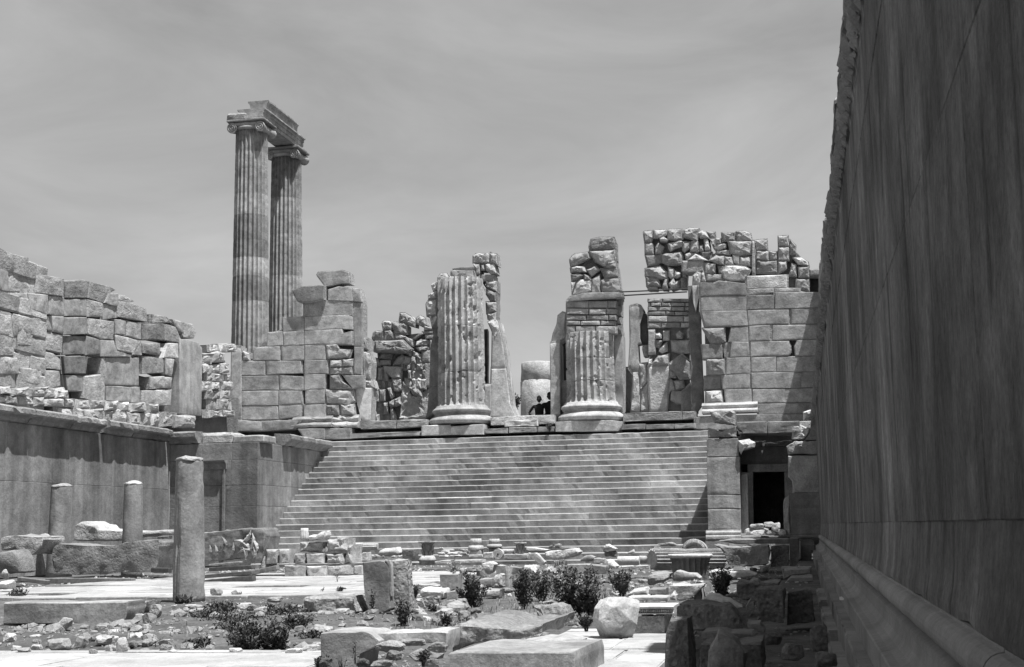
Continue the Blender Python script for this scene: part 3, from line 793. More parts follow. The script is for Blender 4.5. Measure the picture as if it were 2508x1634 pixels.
# ================================================================== LEFT COURT WALL
lw = thing('court_wall', 'ruined wall of stacked blocks with a smooth grey socle along the left', 'wall', (-22.8, 36, 0))
YL0 = 14.0
for i, (za, zb, L) in enumerate(((0.0, 1.0, 2.0), (1.0, 2.75, 2.6), (2.75, 4.44, 3.0))):
    for q, (y, l) in enumerate(segs_along(YL0, D0, L, 30 + i)):
        block('wall_slab', (.5, l - .005, zb - za - .005), (XL - .25 + rnd.uniform(-.003, .003), y + l / 2, za + .002), 'wall_left', lw, r=.008, rough=.004, seed=i * 50 + q, n=(2, 8, 5))
for q, (y, l) in enumerate(segs_along(YL0, D0 - .45, 2.1, 33)):
    extrude('cornice_block', [(-u, v) for u, v in cprof], (XL - .002, y + .01, 4.445), (1, 0, 0), (0, 0, 1), (0, 1, 0), l - (.05 if q % 3 else .22), 'rubble', lw, rough=.015, step=.2, seed=60 + q, damage=.14, tone=.62)
XU = -22.62
block('wall_core', (1.2, D0 + 8.2 - YL0, 2.4), (XU - 1.0, (YL0 + D0 + 8.2) / 2, 4.4), 'mortar', lw, n=(3, 20, 6), rough=.03, tone=.8)
EAST = (1, 0, 0)
LS = [  # region A outlines, tone, bulge
 ([(0, 95), (110, 145), (235, 175), (240, 240), (200, 300), (65, 288), (0, 260)], .95, .05),
 ([(0, 265), (70, 292), (70, 450), (0, 430)], .9, 0), ([(74, 295), (200, 307), (290, 285), (290, 455), (74, 450)], 1.0, .03), ([(294, 330), (330, 315), (528, 345), (528, 490), (294, 460)], .95, .04),
 ([(534, 370), (690, 355), (738, 370), (720, 503), (540, 503)], .6, .03), ([(742, 372), (900, 410), (955, 440), (895, 470), (848, 543), (726, 503)], .75, .03), ([(905, 475), (975, 470), (985, 540), (960, 575), (865, 545)], .95, .02),
 ([(0, 455), (110, 468), (228, 467), (228, 600), (0, 590)], .95, .02), ([(233, 470), (398, 482), (398, 640), (250, 600)], 1, .02), ([(403, 487), (528, 497), (528, 653), (403, 635)], .95, .02), ([(535, 515), (713, 515), (713, 653), (535, 653)], .8, .02),
 ([(720, 517), (848, 550), (848, 660), (720, 660)], 1.05, .03), ([(853, 552), (960, 582), (968, 668), (853, 680)], 1.05, .02), ([(966, 522), (1070, 547), (1208, 592), (1213, 700), (1040, 670), (972, 660)], .95, .04), ([(990, 480), (1040, 488), (1108, 533), (1060, 543), (985, 518)], 1.1, .02),
 ([(0, 640), (88, 652), (108, 830), (0, 800)], 1.15, .05), ([(95, 658), (158, 682), (148, 800), (112, 838)], .8, .02), ([(165, 672), (265, 642), (398, 662), (428, 768), (300, 760), (170, 735)], 1, .03), ([(432, 655), (523, 662), (523, 800), (442, 780)], .95, .02), ([(527, 668), (718, 667), (718, 800), (527, 808)], .85, .02),
 ([(725, 672), (860, 692), (943, 702), (938, 848), (830, 838), (730, 800)], 1.05, .03), ([(950, 682), (1043, 692), (1038, 808), (955, 798)], 1, .02), ([(1050, 692), (1165, 722), (1163, 848), (1047, 813)], 1.05, .04), ([(1180, 722), (1348, 718), (1356, 848), (1180, 848)], .62, .03), ([(1353, 718), (1450, 747), (1508, 878), (1362, 850)], .9, .03),
 ([(1265, 640), (1380, 662), (1418, 708), (1265, 713)], .95, .03), ([(1422, 682), (1500, 702), (1518, 798), (1452, 747)], .95, .02), ([(1530, 712), (1590, 722), (1620, 790), (1600, 838), (1522, 828)], .9, .03),
 ([(0, 803), (110, 872), (118, 978), (0, 980)], 1.1, .04), ([(150, 742), (268, 772), (263, 900), (152, 888)], 1.0, .03), ([(330, 778), (518, 812), (513, 958), (310, 918)], .95, .03), ([(527, 822), (708, 822), (698, 968), (527, 973)], .5, .02), ([(712, 818), (823, 852), (828, 968), (710, 976)], .6, .02),
 ([(835, 852), (943, 862), (950, 938), (988, 960), (1085, 980), (1085, 993), (835, 988)], 1.05, .02), ([(952, 808), (1163, 862), (1100, 958), (962, 933)], 1.1, .03), ([(1102, 884), (1165, 864), (1173, 978), (1092, 973)], 1.05, .02), ([(1178, 882), (1318, 882), (1318, 978), (1182, 958)], .9, .06), ([(1382, 882), (1468, 882), (1473, 998), (1352, 998)], 1.05, .03), ([(1365, 1007), (1440, 1012), (1420, 1150), (1372, 1130)], 1.05, .06),
 ([(152, 903), (438, 962), (498, 1012), (498, 1098), (240, 1068), (150, 1000)], 1, .03), ([(0, 985), (140, 1003), (158, 1128), (0, 1130)], 1.2, .06), ([(170, 1083), (348, 1103), (348, 1230), (172, 1200)], 1, .03), ([(353, 1103), (488, 1112), (498, 1230), (400, 1260), (353, 1240)], 1, .04), ([(533, 988), (728, 988), (708, 1128), (542, 1128)], .5, .0), ([(547, 1142), (698, 1152), (688, 1278), (562, 1268)], .65, .0),
 ([(835, 1000), (868, 1000), (868, 1220), (835, 1180)], 1.1, .03), ([(872, 1000), (1148, 1000), (1148, 1228), (872, 1220)], 1.02, .0), ([(882, 1233), (1080, 1243), (1080, 1368), (882, 1350)], 1.05, .01), ([(1086, 1243), (1158, 1243), (1150, 1378), (1086, 1368)], 1, .01), ([(1240, 1162), (1358, 1152), (1358, 1248), (1242, 1258)], 1.1, .05), ([(1172, 1272), (1418, 1262), (1410, 1390), (1172, 1390)], 1.15, .05),
 ([(700, 1160), (830, 1140), (868, 1230), (860, 1380), (690, 1330)], 1.1, .06), ([(1360, 1160), (1420, 1165), (1415, 1250), (1365, 1250)], 1.15, .05), ([(1180, 985), (1350, 1005), (1350, 1120), (1180, 1130)], .8, .05)]
for q, (pts, tn, bl) in enumerate(LS):
    mortar_add(lw, polyX('A', pts, XU + .04), EAST, .10)
    pstone('stone', polyX('A', pts, XU + .04 + rnd.uniform(-.04, .04)), EAST, .75, 'rubble' if bl >= .03 else 'marble', lw, tone=tn * .92, r=.022, rough=.013, bulge=bl * .6, seed=q, seg=4, gap=-.025)
pstone('pilaster', polyX('A', [(1482, 842), (1560, 850), (1640, 872), (1672, 920), (1665, 1482), (1485, 1462)], XU + .10), EAST, .9, 'marble_flat', lw, r=.02, rough=.008, seed=77, tone=1.02)
# irregular small masonry filling an outline: rows of stones of uneven size
def inside(poly, x, y):
    c = False; j = len(poly) - 1
    for i in range(len(poly)):
        xi, yi = poly[i]; xj, yj = poly[j]
        if (yi > y) != (yj > y) and x < (xj - xi) * (y - yi) / (yj - yi + 1e-9) + xi: c = not c
        j = i
    return c
def fill(reg, poly, place, normal, parent, mat, h, w, seed, tone=1.0, t=.5, r=.03, rough=.035, bulge=.05, name='stone', jit=.22, slope=0.0, off=.08, var=.2, gap=0.0):
    rs = random.Random(seed)
    xs = [p[0] for p in poly]; ys_ = [p[1] for p in poly]; y = min(ys_) ; row = 0; out = 0
    while y < max(ys_):
        hh = h * rs.uniform(.7, 1.35); x = min(xs) - rs.uniform(0, w)
        while x < max(xs):
            ww = w * rs.uniform(.55, 1.5); sl = slope * (x - min(xs))
            cx, cy = x + ww / 2, y + hh / 2 + sl
            if inside(poly, cx, cy):
                j = jit * min(hh, ww)
                nb = rs.choice((4, 5, 6)); 
                base = [(x, y), (x + ww * .5, y - hh * .06), (x + ww, y), (x + ww * 1.02, y + hh * .5), (x + ww, y + hh), (x, y + hh)]
                if nb == 4: base = [base[0], base[2], base[4], base[5]]
                if nb == 5: base = [base[0], base[1], base[2], base[4], base[5]]
                pts = [(a + rs.uniform(-j, j) * .6, b + sl + rs.uniform(-j, j) * .6) for a, b in base]
                mortar_add(parent, place(reg, pts, 0), normal, .05)
                pstone(name, place(reg, pts, rs.uniform(-off, off)), normal, t, mat, parent, tone=tone * rs.uniform(1 - var, 1 + var), r=r, rough=rough, bulge=.7 * bulge * rs.uniform(.3, 1.3), seed=seed * 100 + out, seg=2, gap=gap)
                out += 1
            x += ww
        y += hh; row += 1
    return out
PX = lambda X: (lambda reg, pts, o: polyX(reg, pts, X + o))
PY = lambda Y: (lambda reg, pts, o: polyY(reg, pts, Y + o))
fill('A', [(1688, 890), (1905, 890), (1905, 1465), (1688, 1465)], PX(XU + .05), EAST, lw, 'rubble', 75, 80, 3, tone=1.15)
fill('A', [(0, 1250), (160, 1240), (500, 1280), (560, 1330), (1170, 1390), (1480, 1470), (1620, 1530), (700, 1500), (0, 1390)], PX(XU + .16), EAST, lw, 'rubble', 80, 105, 4, tone=1.15, slope=.06, t=.7, bulge=.1)
fill('A', [(240, 1240), (520, 1270), (520, 1360), (240, 1330)], PX(XU + .10), EAST, lw, 'rubble', 60, 90, 5, tone=1.2, slope=.06)
# the wall goes on towards the viewer, out of the picture
for c in range(8):
    for q, (y, l) in enumerate(segs_along(28.0, 39.7, 1.35, 400 + c)):
        if c >= 6 and y < 33: continue
        block('stone', (.75, l - .02, .55), (XU - .33 + rnd.uniform(-.05, .05), y + l / 2, 4.9 + c * .565), 'rubble', lw, tone=.95 * rnd.uniform(.8, 1.15), r=.05, rough=.025, seed=500 + c * 20 + q, n=(3, 4, 3))
mortar_build(lw, tone=1.3, grow=1.06)

# ================================================================== UPPER MASONRY LEFT OF THE STAIRS (pier with the leaning top stones)
YA = 56.5
la = thing('masonry_pier', 'grey ashlar pier with a wedge stone balanced on top, left of the columns', 'pier', ony(720, 1050, YA))
def stones(reg, lst, Y, parent, mat='marble', t=.8, r=.014, rough=.005, name='stone', tone=1.0, jit=.012):
    for q, e in enumerate(lst):
        pts = e[0]; tn = e[1] if len(e) > 1 else 1.0; bl = e[2] if len(e) > 2 else 0.0; dy = e[3] if len(e) > 3 else 0.0
        m = mat if bl < .04 else 'rubble'
        if bl >= .04: dy += rnd.uniform(-.03, .03)
        if name == 'stone' and tn > .4: mortar_add(parent, polyY(reg, pts, Y + dy), FRONT, .03 if bl < .04 else .05)
        pstone(name, polyY(reg, pts, Y + dy + rnd.uniform(-jit, jit)), FRONT, t, m, parent, tone=tn * tone * rnd.uniform(.94, 1.06), r=r if bl < .04 else .035, rough=rough if bl < .04 else .035, bulge=bl * .7, seed=q + int(pts[0][0]), seg=4, gap=-.016 if bl < .04 else -.01)
stones('C', [([(800, 182), (815, 157), (1000, 143), (1058, 163), (1066, 250), (1000, 247), (870, 274)], .9, .03), ([(596, 312), (660, 280), (800, 270), (850, 272), (850, 380), (700, 404), (642, 396)], .55, .03, -.2), ([(890, 302), (975, 277), (1085, 292), (1090, 393), (890, 388)], .9), ([(1093, 292), (1153, 297), (1165, 400), (1093, 393)], .8, .03)], YA, la)
stones('C', [
 ([(700, 402), (1040, 387), (1088, 412), (1088, 513), (700, 523)], .95), ([(515, 532), (688, 527), (688, 638), (520, 648)], 1), ([(696, 527), (1050, 512), (1088, 527), (1088, 628), (1000, 623), (696, 638)], 1), ([(390, 657), (508, 647), (513, 758), (387, 768)], 1), ([(520, 652), (685, 642), (685, 753), (522, 763)], 1.05),
 ([(694, 642), (1000, 627), (1020, 690), (1083, 642), (1083, 753), (694, 753)], 1), ([(280, 782), (488, 767), (486, 883), (272, 883)], 1), ([(502, 767), (688, 762), (688, 878), (512, 888)], 1), ([(696, 762), (855, 752), (868, 878), (696, 883)], .95), ([(864, 757), (965, 747), (985, 790), (1080, 797), (1060, 858), (877, 873)], .9, .05),
 ([(172, 892), (368, 892), (363, 1003), (172, 1008)], .9), ([(377, 892), (658, 892), (673, 988), (387, 1003)], 1), ([(694, 887), (880, 887), (888, 993), (694, 998)], 1), ([(172, 1017), (473, 1012), (478, 1128), (172, 1133)], .92), ([(492, 1012), (683, 1022), (683, 1128), (492, 1128)], .97), ([(694, 1002), (863, 1002), (858, 1118), (694, 1128)], 1.02), ([(907, 1012), (980, 1002), (1010, 1060), (1088, 1118), (907, 1113)], .75, .05), ([(1012, 1012), (1178, 1012), (1178, 1108), (1092, 1118)], .7, .02),
 ([(167, 1142), (473, 1137), (473, 1253), (167, 1258)], .9), ([(482, 1137), (668, 1137), (676, 1243), (482, 1253)], 1), ([(702, 1132), (858, 1122), (858, 1238), (702, 1243)], 1.03), ([(862, 1127), (1088, 1132), (1108, 1218), (1060, 1258), (872, 1238)], 1.05, .06), ([(167, 1262), (468, 1262), (478, 1368), (167, 1373)], .85), ([(482, 1257), (668, 1252), (663, 1348), (482, 1368)], .97), ([(692, 1252), (868, 1247), (868, 1343), (692, 1348)], 1.1),
 ([(870, 1255), (985, 1250), (985, 1340), (880, 1343)], .6, .08), ([(990, 1250), (1098, 1247), (1108, 1338), (990, 1340)], 1.1, .08), ([(902, 885), (1000, 880), (1000, 935), (902, 940)], 1.05, .08), ([(1004, 878), (1090, 872), (1090, 930), (1004, 935)], 1.1, .08), ([(902, 945), (1088, 938), (1088, 1000), (902, 1000)], 1.0, .07),
 ([(1100, 412), (1168, 412), (1165, 768), (1105, 768)], .7, 0, .05), ([(1105, 777), (1168, 777), (1160, 998), (1105, 998)], .7, 0, .05), ([(1172, 692), (1215, 702), (1218, 798), (1177, 790)], .9, .04, .3), ([(1177, 812), (1230, 822), (1248, 900), (1238, 1038), (1177, 1028)], 1, .04, .3), ([(92, 782), (168, 792), (168, 1368), (87, 1368)], 1.05, 0, -.05), ([(180, 802), (238, 822), (243, 888), (182, 888)], 1.05, .04),
 ([(1112, 1120), (1180, 1118), (1245, 1120), (1235, 1375), (1165, 1375), (1130, 1250)], 1.35, .02, .2), ([(1180, 1040), (1250, 1045), (1270, 1110), (1185, 1112)], 1.0, .06, .3)], YA, la, tone=.98)
stones('C', [([(0, 1375), (165, 1380), (340, 1395), (340, 1465), (0, 1470)], .85, .03), ([(342, 1392), (480, 1380), (650, 1385), (600, 1450), (342, 1466)], .85, .03), ([(640, 1452), (860, 1450), (860, 1535), (700, 1535)], .8), ([(863, 1450), (1068, 1450), (1068, 1530), (863, 1535)], .8)], YA - .35, la, t=1.2)
def anta_base(reg, x0, x1, y0, y1, Y, parent, tone=1.0, dmg=.03, seed=0):
    a, b = ony(*pp(reg, x0, y1), Y), ony(*pp(reg, x1, y1), Y); h = ony(*pp(reg, x0, y0), Y)[2] - a[2]
    pf = [(0.4, 0), (-.28, 0), (-.32, .12 * h), (-.32, .22 * h), (-.28, .34 * h), (-.16, .40 * h), (-.14, .52 * h), (-.18, .62 * h), (-.19, .72 * h), (-.15, .84 * h), (-.05, .90 * h), (-.03, h), (0.4, h)]
    return extrude('anta_base', pf, (a[0], Y, a[2]), (0, 1, 0), (0, 0, 1), (1, 0, 0), b[0] - a[0], 'marble', parent, tone, rough=.01, step=.15, seed=seed, damage=dmg)
anta_base('C', 605, 930, 1352, 1448, YA - .05, la, .95, .15, 2)
anta_base('C', 935, 1150, 1340, 1450, YA + .05, la, 1.05, .3, 3)

# ================================================================== HALF COLUMNS between the doorways
def half_column(label, ax_px, y_top, y_bot, Y, rad_b, rad_t, base_px, seed, notch=True):
    p = ony(ax_px, y_bot, Y); zt = ony(ax_px, y_top, Y)[2]; zb = p[2]
    col = thing('half_column', label, 'column', (p[0], Y, zb - .5))
    H = zt - zb; drums = [0, .26, .62, 1.0] if notch else [0, .3, .62, 1.0]
    for i in range(3):
        za, zc = drums[i] * H, drums[i + 1] * H
        m = 22; prof = []
        for k in range(m + 1):
            u = k / m; z = za + (zc - za) * u
            r = rad_b + (rad_t - rad_b) * z / H + (.10 * math.exp(-z / .06) if i == 0 else 0)
            if k in (0, m): r -= .012
            prof.append((r, z + (.004 if k == 0 else 0) - (.004 if k == m else 0)))
        lathe('drum', prof, (p[0], Y, zb), 'marble', col, tone=.95 + .05 * i, flutes=24, depth=.125, arc=(0, 360), rough=.015, wear=.30, seed=seed + i, smooth=False)
    b0 = ony(ax_px, base_px[0], Y - rad_b)[2]; hb = zb - b0
    bp = [(rad_b + .30, 0)] + [(rad_b + .24 + .13 * math.sin(math.pi * k / 8), hb * .40 * (k / 8)) for k in range(9)] + [(rad_b + .20, hb * .44), (rad_b + .13, hb * .50), (rad_b + .12, hb * .56), (rad_b + .17, hb * .60)] + [(rad_b + .15 + .09 * math.sin(math.pi * k / 8), hb * (.62 + .26 * k / 8)) for k in range(9)] + [(rad_b + .11, hb * .92), (rad_b + .09, hb)]
    lathe('base', bp, (p[0], Y, b0), 'marble', col, segs=64, rough=.01, wear=.03, seed=seed + 9, tone=1.0)
    return col, p
lc, lcp = half_column('taller fluted half column left of centre at the top of the stairs', 1131, 684, 997, 57.0, .99, .95, (1038,), 21)
stones('C', [([(1660, 1427), (1897, 1417), (1897, 1500), (1660, 1506)], 1), ([(1900, 1432), (2170, 1412), (2170, 1496), (1900, 1500)], 1.0)], 55.85, lc, t=1.6, r=.03, name='plinth_block')
rc, rcp = half_column('shorter fluted half column carrying brickwork, right of centre above the stairs', 1448, 817, 988, 57.0, 1.0, .98, (1030,), 31, False)
stones('D', [([(540, 1412), (700, 1402), (940, 1400), (1030, 1410), (1020, 1440), (990, 1478), (540, 1482)], 1.05)], 55.8, rc, t=1.6, r=.03, name='plinth_block')

# rubble pier behind the left half column
lpz = thing('rubble_pier', 'ragged rubble pier standing behind and above the taller fluted column', 'pier', ony(1170, 1030, 58.0))
stones('C', [([(2085, 20), (2110, 2), (2180, 0), (2225, -40 + 30), (2220, 78), (2085, 80)], 1.1, .08), ([(2225, 0), (2280, 5), (2290, 100), (2228, 75)], 1.0, .08), ([(2085, 85), (2140, 90), (2140, 175), (2112, 178)], 1.1, .08), ([(2185, 90), (2260, 85), (2280, 165), (2230, 170), (2190, 140)], 1.15, .1), ([(2150, 92), (2178, 90), (2178, 140), (2152, 140)], 1.1, .05), ([(2150, 180), (2255, 178), (2255, 228), (2152, 230)], .9, .02), ([(2115, 185), (2148, 182), (2148, 230), (2118, 215)], 1.0, .05),
 ([(2190, 232), (2282, 230), (2282, 320), (2195, 280)], 1, .07), ([(2195, 290), (2280, 325), (2275, 400), (2225, 395), (2190, 340)], .7, .07), ([(2190, 400), (2280, 405), (2278, 480), (2195, 500)], 1.05, .07), ([(2200, 500), (2278, 485), (2275, 555), (2205, 545)], 1, .07), ([(2090, 180), (2112, 182), (2190, 290), (2190, 330), (2150, 240)], 1, .03)], 57.75, lpz, t=.9)
stones('C', [([(1790, 200), (1815, 165), (1870, 165), (1890, 210), (1790, 225)], .95, .07), ([(1900, 150), (1930, 138), (2080, 140), (2095, 205), (1905, 210)], .8, .05), ([(1920, 128), (2000, 115), (2108, 112), (2112, 140), (2085, 138), (1925, 136)], .55, .02, .3)], 57.4, lpz, t=.8)
stones('C', [([(1712, 340), (1790, 308), (1788, 372), (1715, 378)], .95, .05), ([(1692, 420), (1715, 382), (1785, 378), (1785, 510), (1700, 515)], 1, .05), ([(1735, 260), (1790, 225), (1795, 305), (1755, 320)], .95, .05), ([(1725, 525), (1800, 515), (1800, 780), (1735, 760), (1760, 690)], .6), ([(1735, 765), (1800, 785), (1800, 1100), (1725, 1100)], .55), ([(1725, 1105), (1800, 1105), (1800, 1290), (1690, 1370), (1705, 1340)], .55)], 57.6, lpz, t=1.0)  # lower three pieces darker: the jamb shadow put into their tone
stones('D', [([(42, 682), (75, 662), (112, 668), (130, 742), (100, 800), (75, 760)], 1.25, .07), ([(75, 765), (132, 745), (160, 900), (172, 1020), (70, 1020)], 1.0, .02), ([(70, 1025), (175, 1022), (190, 1140), (206, 1280), (246, 1372), (62, 1372), (66, 1150)], 1.05, .02), ([(20, 1142), (64, 1140), (60, 1372), (22, 1335)], .85, 0, -.2)], 57.3, lpz, t=1.3, mat='marble', r=.04)
stones('D', [([(0, 740), (40, 735), (40, 1140), (0, 1140)], .35, 0, .9)], 57.9, lpz, t=.4)  # dark sheet set back: shade of the recess put into its colour

# brickwork and rubble on the right half column
bm = thing('masonry_pier', 'thin brick courses capped by dark rubble above the shorter fluted column', 'pier', ony(1455, 830, 57.5))
def courses(reg, x0, x1, rows, place, parent, mat, wl, seed, tone=1.0, t=.5, name='brick', slope=0.0, r=.02, rough=.014):
    rs = random.Random(seed)
    for i, (ya, yb) in enumerate(rows):
        x = x0 - rs.uniform(0, wl * .5)
        while x < x1:
            w = wl * rs.uniform(.6, 1.5); a, b = max(x, x0), min(x + w, x1)
            if b - a > wl * .15:
                s0, s1 = slope * (a - x0), slope * (b - x0)
                pts = [(a + 2, ya + s0 + rs.uniform(0, 4)), (b - 2, ya + s1 + rs.uniform(0, 4)), (b - 2, yb + s1 - rs.uniform(1, 5)), (a + 2, yb + s0 - rs.uniform(1, 5))]
                mortar_add(parent, place(reg, pts, .04), FRONT, .03)
                pstone(name, place(reg, pts, rs.uniform(-.03, .03)), FRONT, t, mat, parent, tone=tone * rs.uniform(.75, 1.25), r=r, rough=rough, seed=seed * 50 + int(x) + i, seg=3, bulge=.012)
            x += w
courses('D', 618, 985, [(528, 580), (583, 628), (632, 668), (672, 706), (710, 765)], PY(56.55), bm, 'rubble', 120, 8, tone=.85)
courses('D', 985, 1022, [(500, 560), (565, 640), (645, 700), (705, 768)], PY(56.9), bm, 'rubble', 60, 9, tone=.6)
stones('D', [([(636, 515), (660, 492), (760, 470), (960, 465), (1018, 470), (1020, 498), (960, 508), (800, 515), (640, 528)], .75, .02)], 56.45, bm, t=1.4)
stones('D', [([(785, 130), (800, 75), (855, 62), (960, 60), (975, 100), (975, 148), (790, 155)], .5, .05), ([(640, 225), (660, 195), (680, 182), (775, 170), (790, 215), (690, 265), (650, 280)], 1, .08), ([(785, 165), (975, 152), (980, 230), (900, 280), (830, 240)], 1, .09), ([(645, 285), (690, 270), (750, 280), (760, 315), (650, 320)], 1.1, .07), ([(765, 300), (830, 270), (862, 300), (800, 350)], 1.15, .1), ([(868, 290), (990, 280), (1000, 350), (900, 362)], .7, .06), ([(650, 335), (700, 325), (745, 340), (700, 380), (655, 385)], .5, .05), ([(680, 400), (720, 372), (800, 378), (798, 450), (720, 480), (660, 485)], 1.15, .12), ([(805, 370), (860, 340), (862, 465), (802, 468)], .95, .06), ([(868, 380), (900, 365), (1000, 360), (1015, 450), (960, 468), (880, 450)], .75, .07), ([(650, 390), (690, 385), (675, 430), (655, 480)], .9, .05), ([(745, 330), (790, 350), (800, 375), (745, 372)], 1, .06), ([(900, 235), (980, 235), (985, 285), (905, 288)], .85, .05)], 56.75, bm, t=.9)
# flat pier face either side of the right half column
jp = thing('door_jamb_pier', 'pale broken jambs flanking the shorter fluted column', 'pier', ony(1400, 1015, 57.3))
stones('D', [([(968, 770), (1028, 768), (1032, 1100), (1030, 1340), (968, 1300)], .9, 0, .05), ([(500, 845), (540, 835), (568, 832), (572, 1360), (505, 1362)], 1.15, .0, -.3), ([(552, 640), (585, 612), (612, 620), (612, 800), (565, 830), (505, 840), (520, 760), (545, 700)], 1.0, .08, .1), ([(572, 1120), (622, 1118), (625, 1300), (572, 1362)], .8, 0, -.1), ([(572, 830), (612, 800), (615, 1115), (572, 1115)], .35, 0, .9)], 57.2, jp, t=1.0, r=.04)  # last piece is the recess, its shade put into a dark tone

# ================================================================== RUINED INNER WALL seen through the left doorway
iw = thing('rubble_wall', 'ruined light rubble wall seen between left pier and taller column', 'wall', ony(960, 1030, 60.0))
YI2 = 60.0
stones('P', [([(618, 135), (680, 135), (760, 180), (810, 250), (805, 310), (700, 280), (605, 240)], .85, .12), ([(815, 200), (870, 165), (940, 200), (945, 280), (880, 300), (820, 270)], .9, .12), ([(385, 260), (410, 235), (490, 235), (515, 270), (510, 350), (400, 355)], .95, .06), ([(515, 260), (560, 245), (650, 260), (705, 300), (705, 400), (550, 400)], .8, .05), ([(258, 450), (275, 385), (310, 362), (412, 370), (412, 480), (280, 490)], .7, .05), ([(418, 360), (490, 350), (530, 390), (540, 460), (420, 470)], .9, .05), ([(300, 495), (410, 490), (640, 480), (720, 560), (760, 590), (700, 640), (560, 640), (300, 625)], 1.0, .05, -.25), ([(552, 408), (650, 405), (700, 440), (650, 465), (555, 460)], 1.05, .05), ([(655, 440), (700, 440), (790, 480), (790, 560), (740, 560)], .8, .07), ([(820, 500), (880, 470), (960, 480), (940, 540), (820, 550)], 1.1, .06), ([(820, 575), (900, 555), (975, 570), (960, 610), (860, 620)], 1, .06), ([(775, 460), (890, 370), (910, 400), (810, 470)], .9, .04), ([(912, 370), (1065, 365), (1065, 400), (915, 402)], .9, .03), ([(940, 410), (1065, 408), (1065, 455), (940, 458)], .9, .03), ([(925, 300), (1040, 330), (1040, 352), (920, 360)], .95, .05),
 ([(700, 580), (770, 600), (760, 690), (690, 650)], 1.1, .08), ([(775, 610), (885, 660), (880, 720), (780, 690)], 1.05, .06), ([(390, 640), (510, 650), (500, 720), (350, 715), (360, 690)], .9, .04), ([(370, 735), (490, 735), (490, 795), (370, 795)], .95, .03), ([(570, 720), (640, 660), (720, 720), (720, 800), (530, 795)], 1.2, .1), ([(290, 700), (330, 710), (362, 770), (360, 810), (300, 800)], 1.1, .05), ([(410, 810), (510, 815), (640, 820), (630, 960), (520, 960), (415, 880)], 1.35, .05), ([(515, 970), (632, 970), (628, 1100), (600, 1125), (540, 1120)], 1.3, .05), ([(890, 620), (998, 615), (998, 765), (890, 760)], .85, .02), ([(935, 770), (998, 770), (998, 1070), (935, 1065)], .85, .0), ([(730, 1080), (790, 1040), (890, 1110), (900, 1200), (780, 1170)], 1.1, .1), ([(455, 1090), (500, 1065), (540, 1190), (500, 1230)], 1.2, .1), ([(480, 1260), (540, 1230), (545, 1310), (500, 1340), (480, 1310)], 1.1, .12), ([(548, 1230), (610, 1200), (625, 1290), (555, 1320)], 1.1, .12), ([(490, 1350), (520, 1340), (570, 1440), (565, 1490), (500, 1490)], 1.25, .05)], YI2, iw, mat='rubble', t=.7, r=.05)
fill('P', [(640, 700), (780, 690), (930, 760), (930, 1060), (890, 1100), (720, 1060), (700, 900), (640, 820)], PY(YI2), FRONT, iw, 'rubble', 110, 60, 14, tone=1.0, bulge=.09)
fill('P', [(240, 840), (400, 820), (500, 960), (520, 1060), (450, 1100), (470, 1490), (240, 1490)], PY(YI2 + .1), FRONT, iw, 'rubble', 130, 75, 15, tone=1.02, bulge=.08)
pstone('plastered_face', polyY('P', [(640, 980), (720, 1080), (760, 1170), (900, 1220), (998, 1080), (990, 1320), (940, 1485), (600, 1490), (620, 1330), (630, 1130)], YI2 + .06), FRONT, .5, 'rubble', iw, tone=1.0, r=.06, rough=.05, seed=6, seg=6)

# ================================================================== DOOR JAMB POST and rubble pillar right of the shorter column
gp = thing('door_post', 'leaning slender stone post between the shorter column and the rubble pillar', 'post', ony(1555, 1010, 58.2))
stones('S', [([(320, 78), (345, 65), (410, 50), (460, 68), (500, 130), (445, 142), (450, 460), (470, 520), (425, 530), (440, 760), (430, 870), (360, 878), (308, 810), (325, 500)], .95, .0), ([(445, 145), (528, 145), (545, 300), (548, 540), (480, 545), (455, 470)], .28, 0, .25), ([(485, 548), (548, 545), (548, 680), (500, 685), (480, 600)], 1.15, .04), ([(360, 885), (435, 880), (455, 1120), (450, 1390), (335, 1390), (350, 1100)], .98, .04), ([(440, 780), (545, 770), (552, 1000), (460, 1120), (445, 880)], .85, .05), ([(462, 1130), (555, 1010), (570, 1385), (460, 1390)], .9, .05)], 58.2, gp, t=.7, r=.04)  # second piece: shadowed recess face, the shade put into its tone
stones('S', [([(243, 838), (340, 832), (358, 880), (350, 1060), (330, 1260), (243, 1180)], 1.3, .03, .6), ([(243, 1180), (290, 1210), (330, 1300), (320, 1390), (243, 1390)], .8, .06, .3)], 58.6, gp, t=.5, r=.04)
rp = thing('rubble_pillar', 'tall pillar of heaped rubble above thin brick courses, beside the iron bars', 'pier', ony(1630, 1010, 58.3))
YQ = 58.0
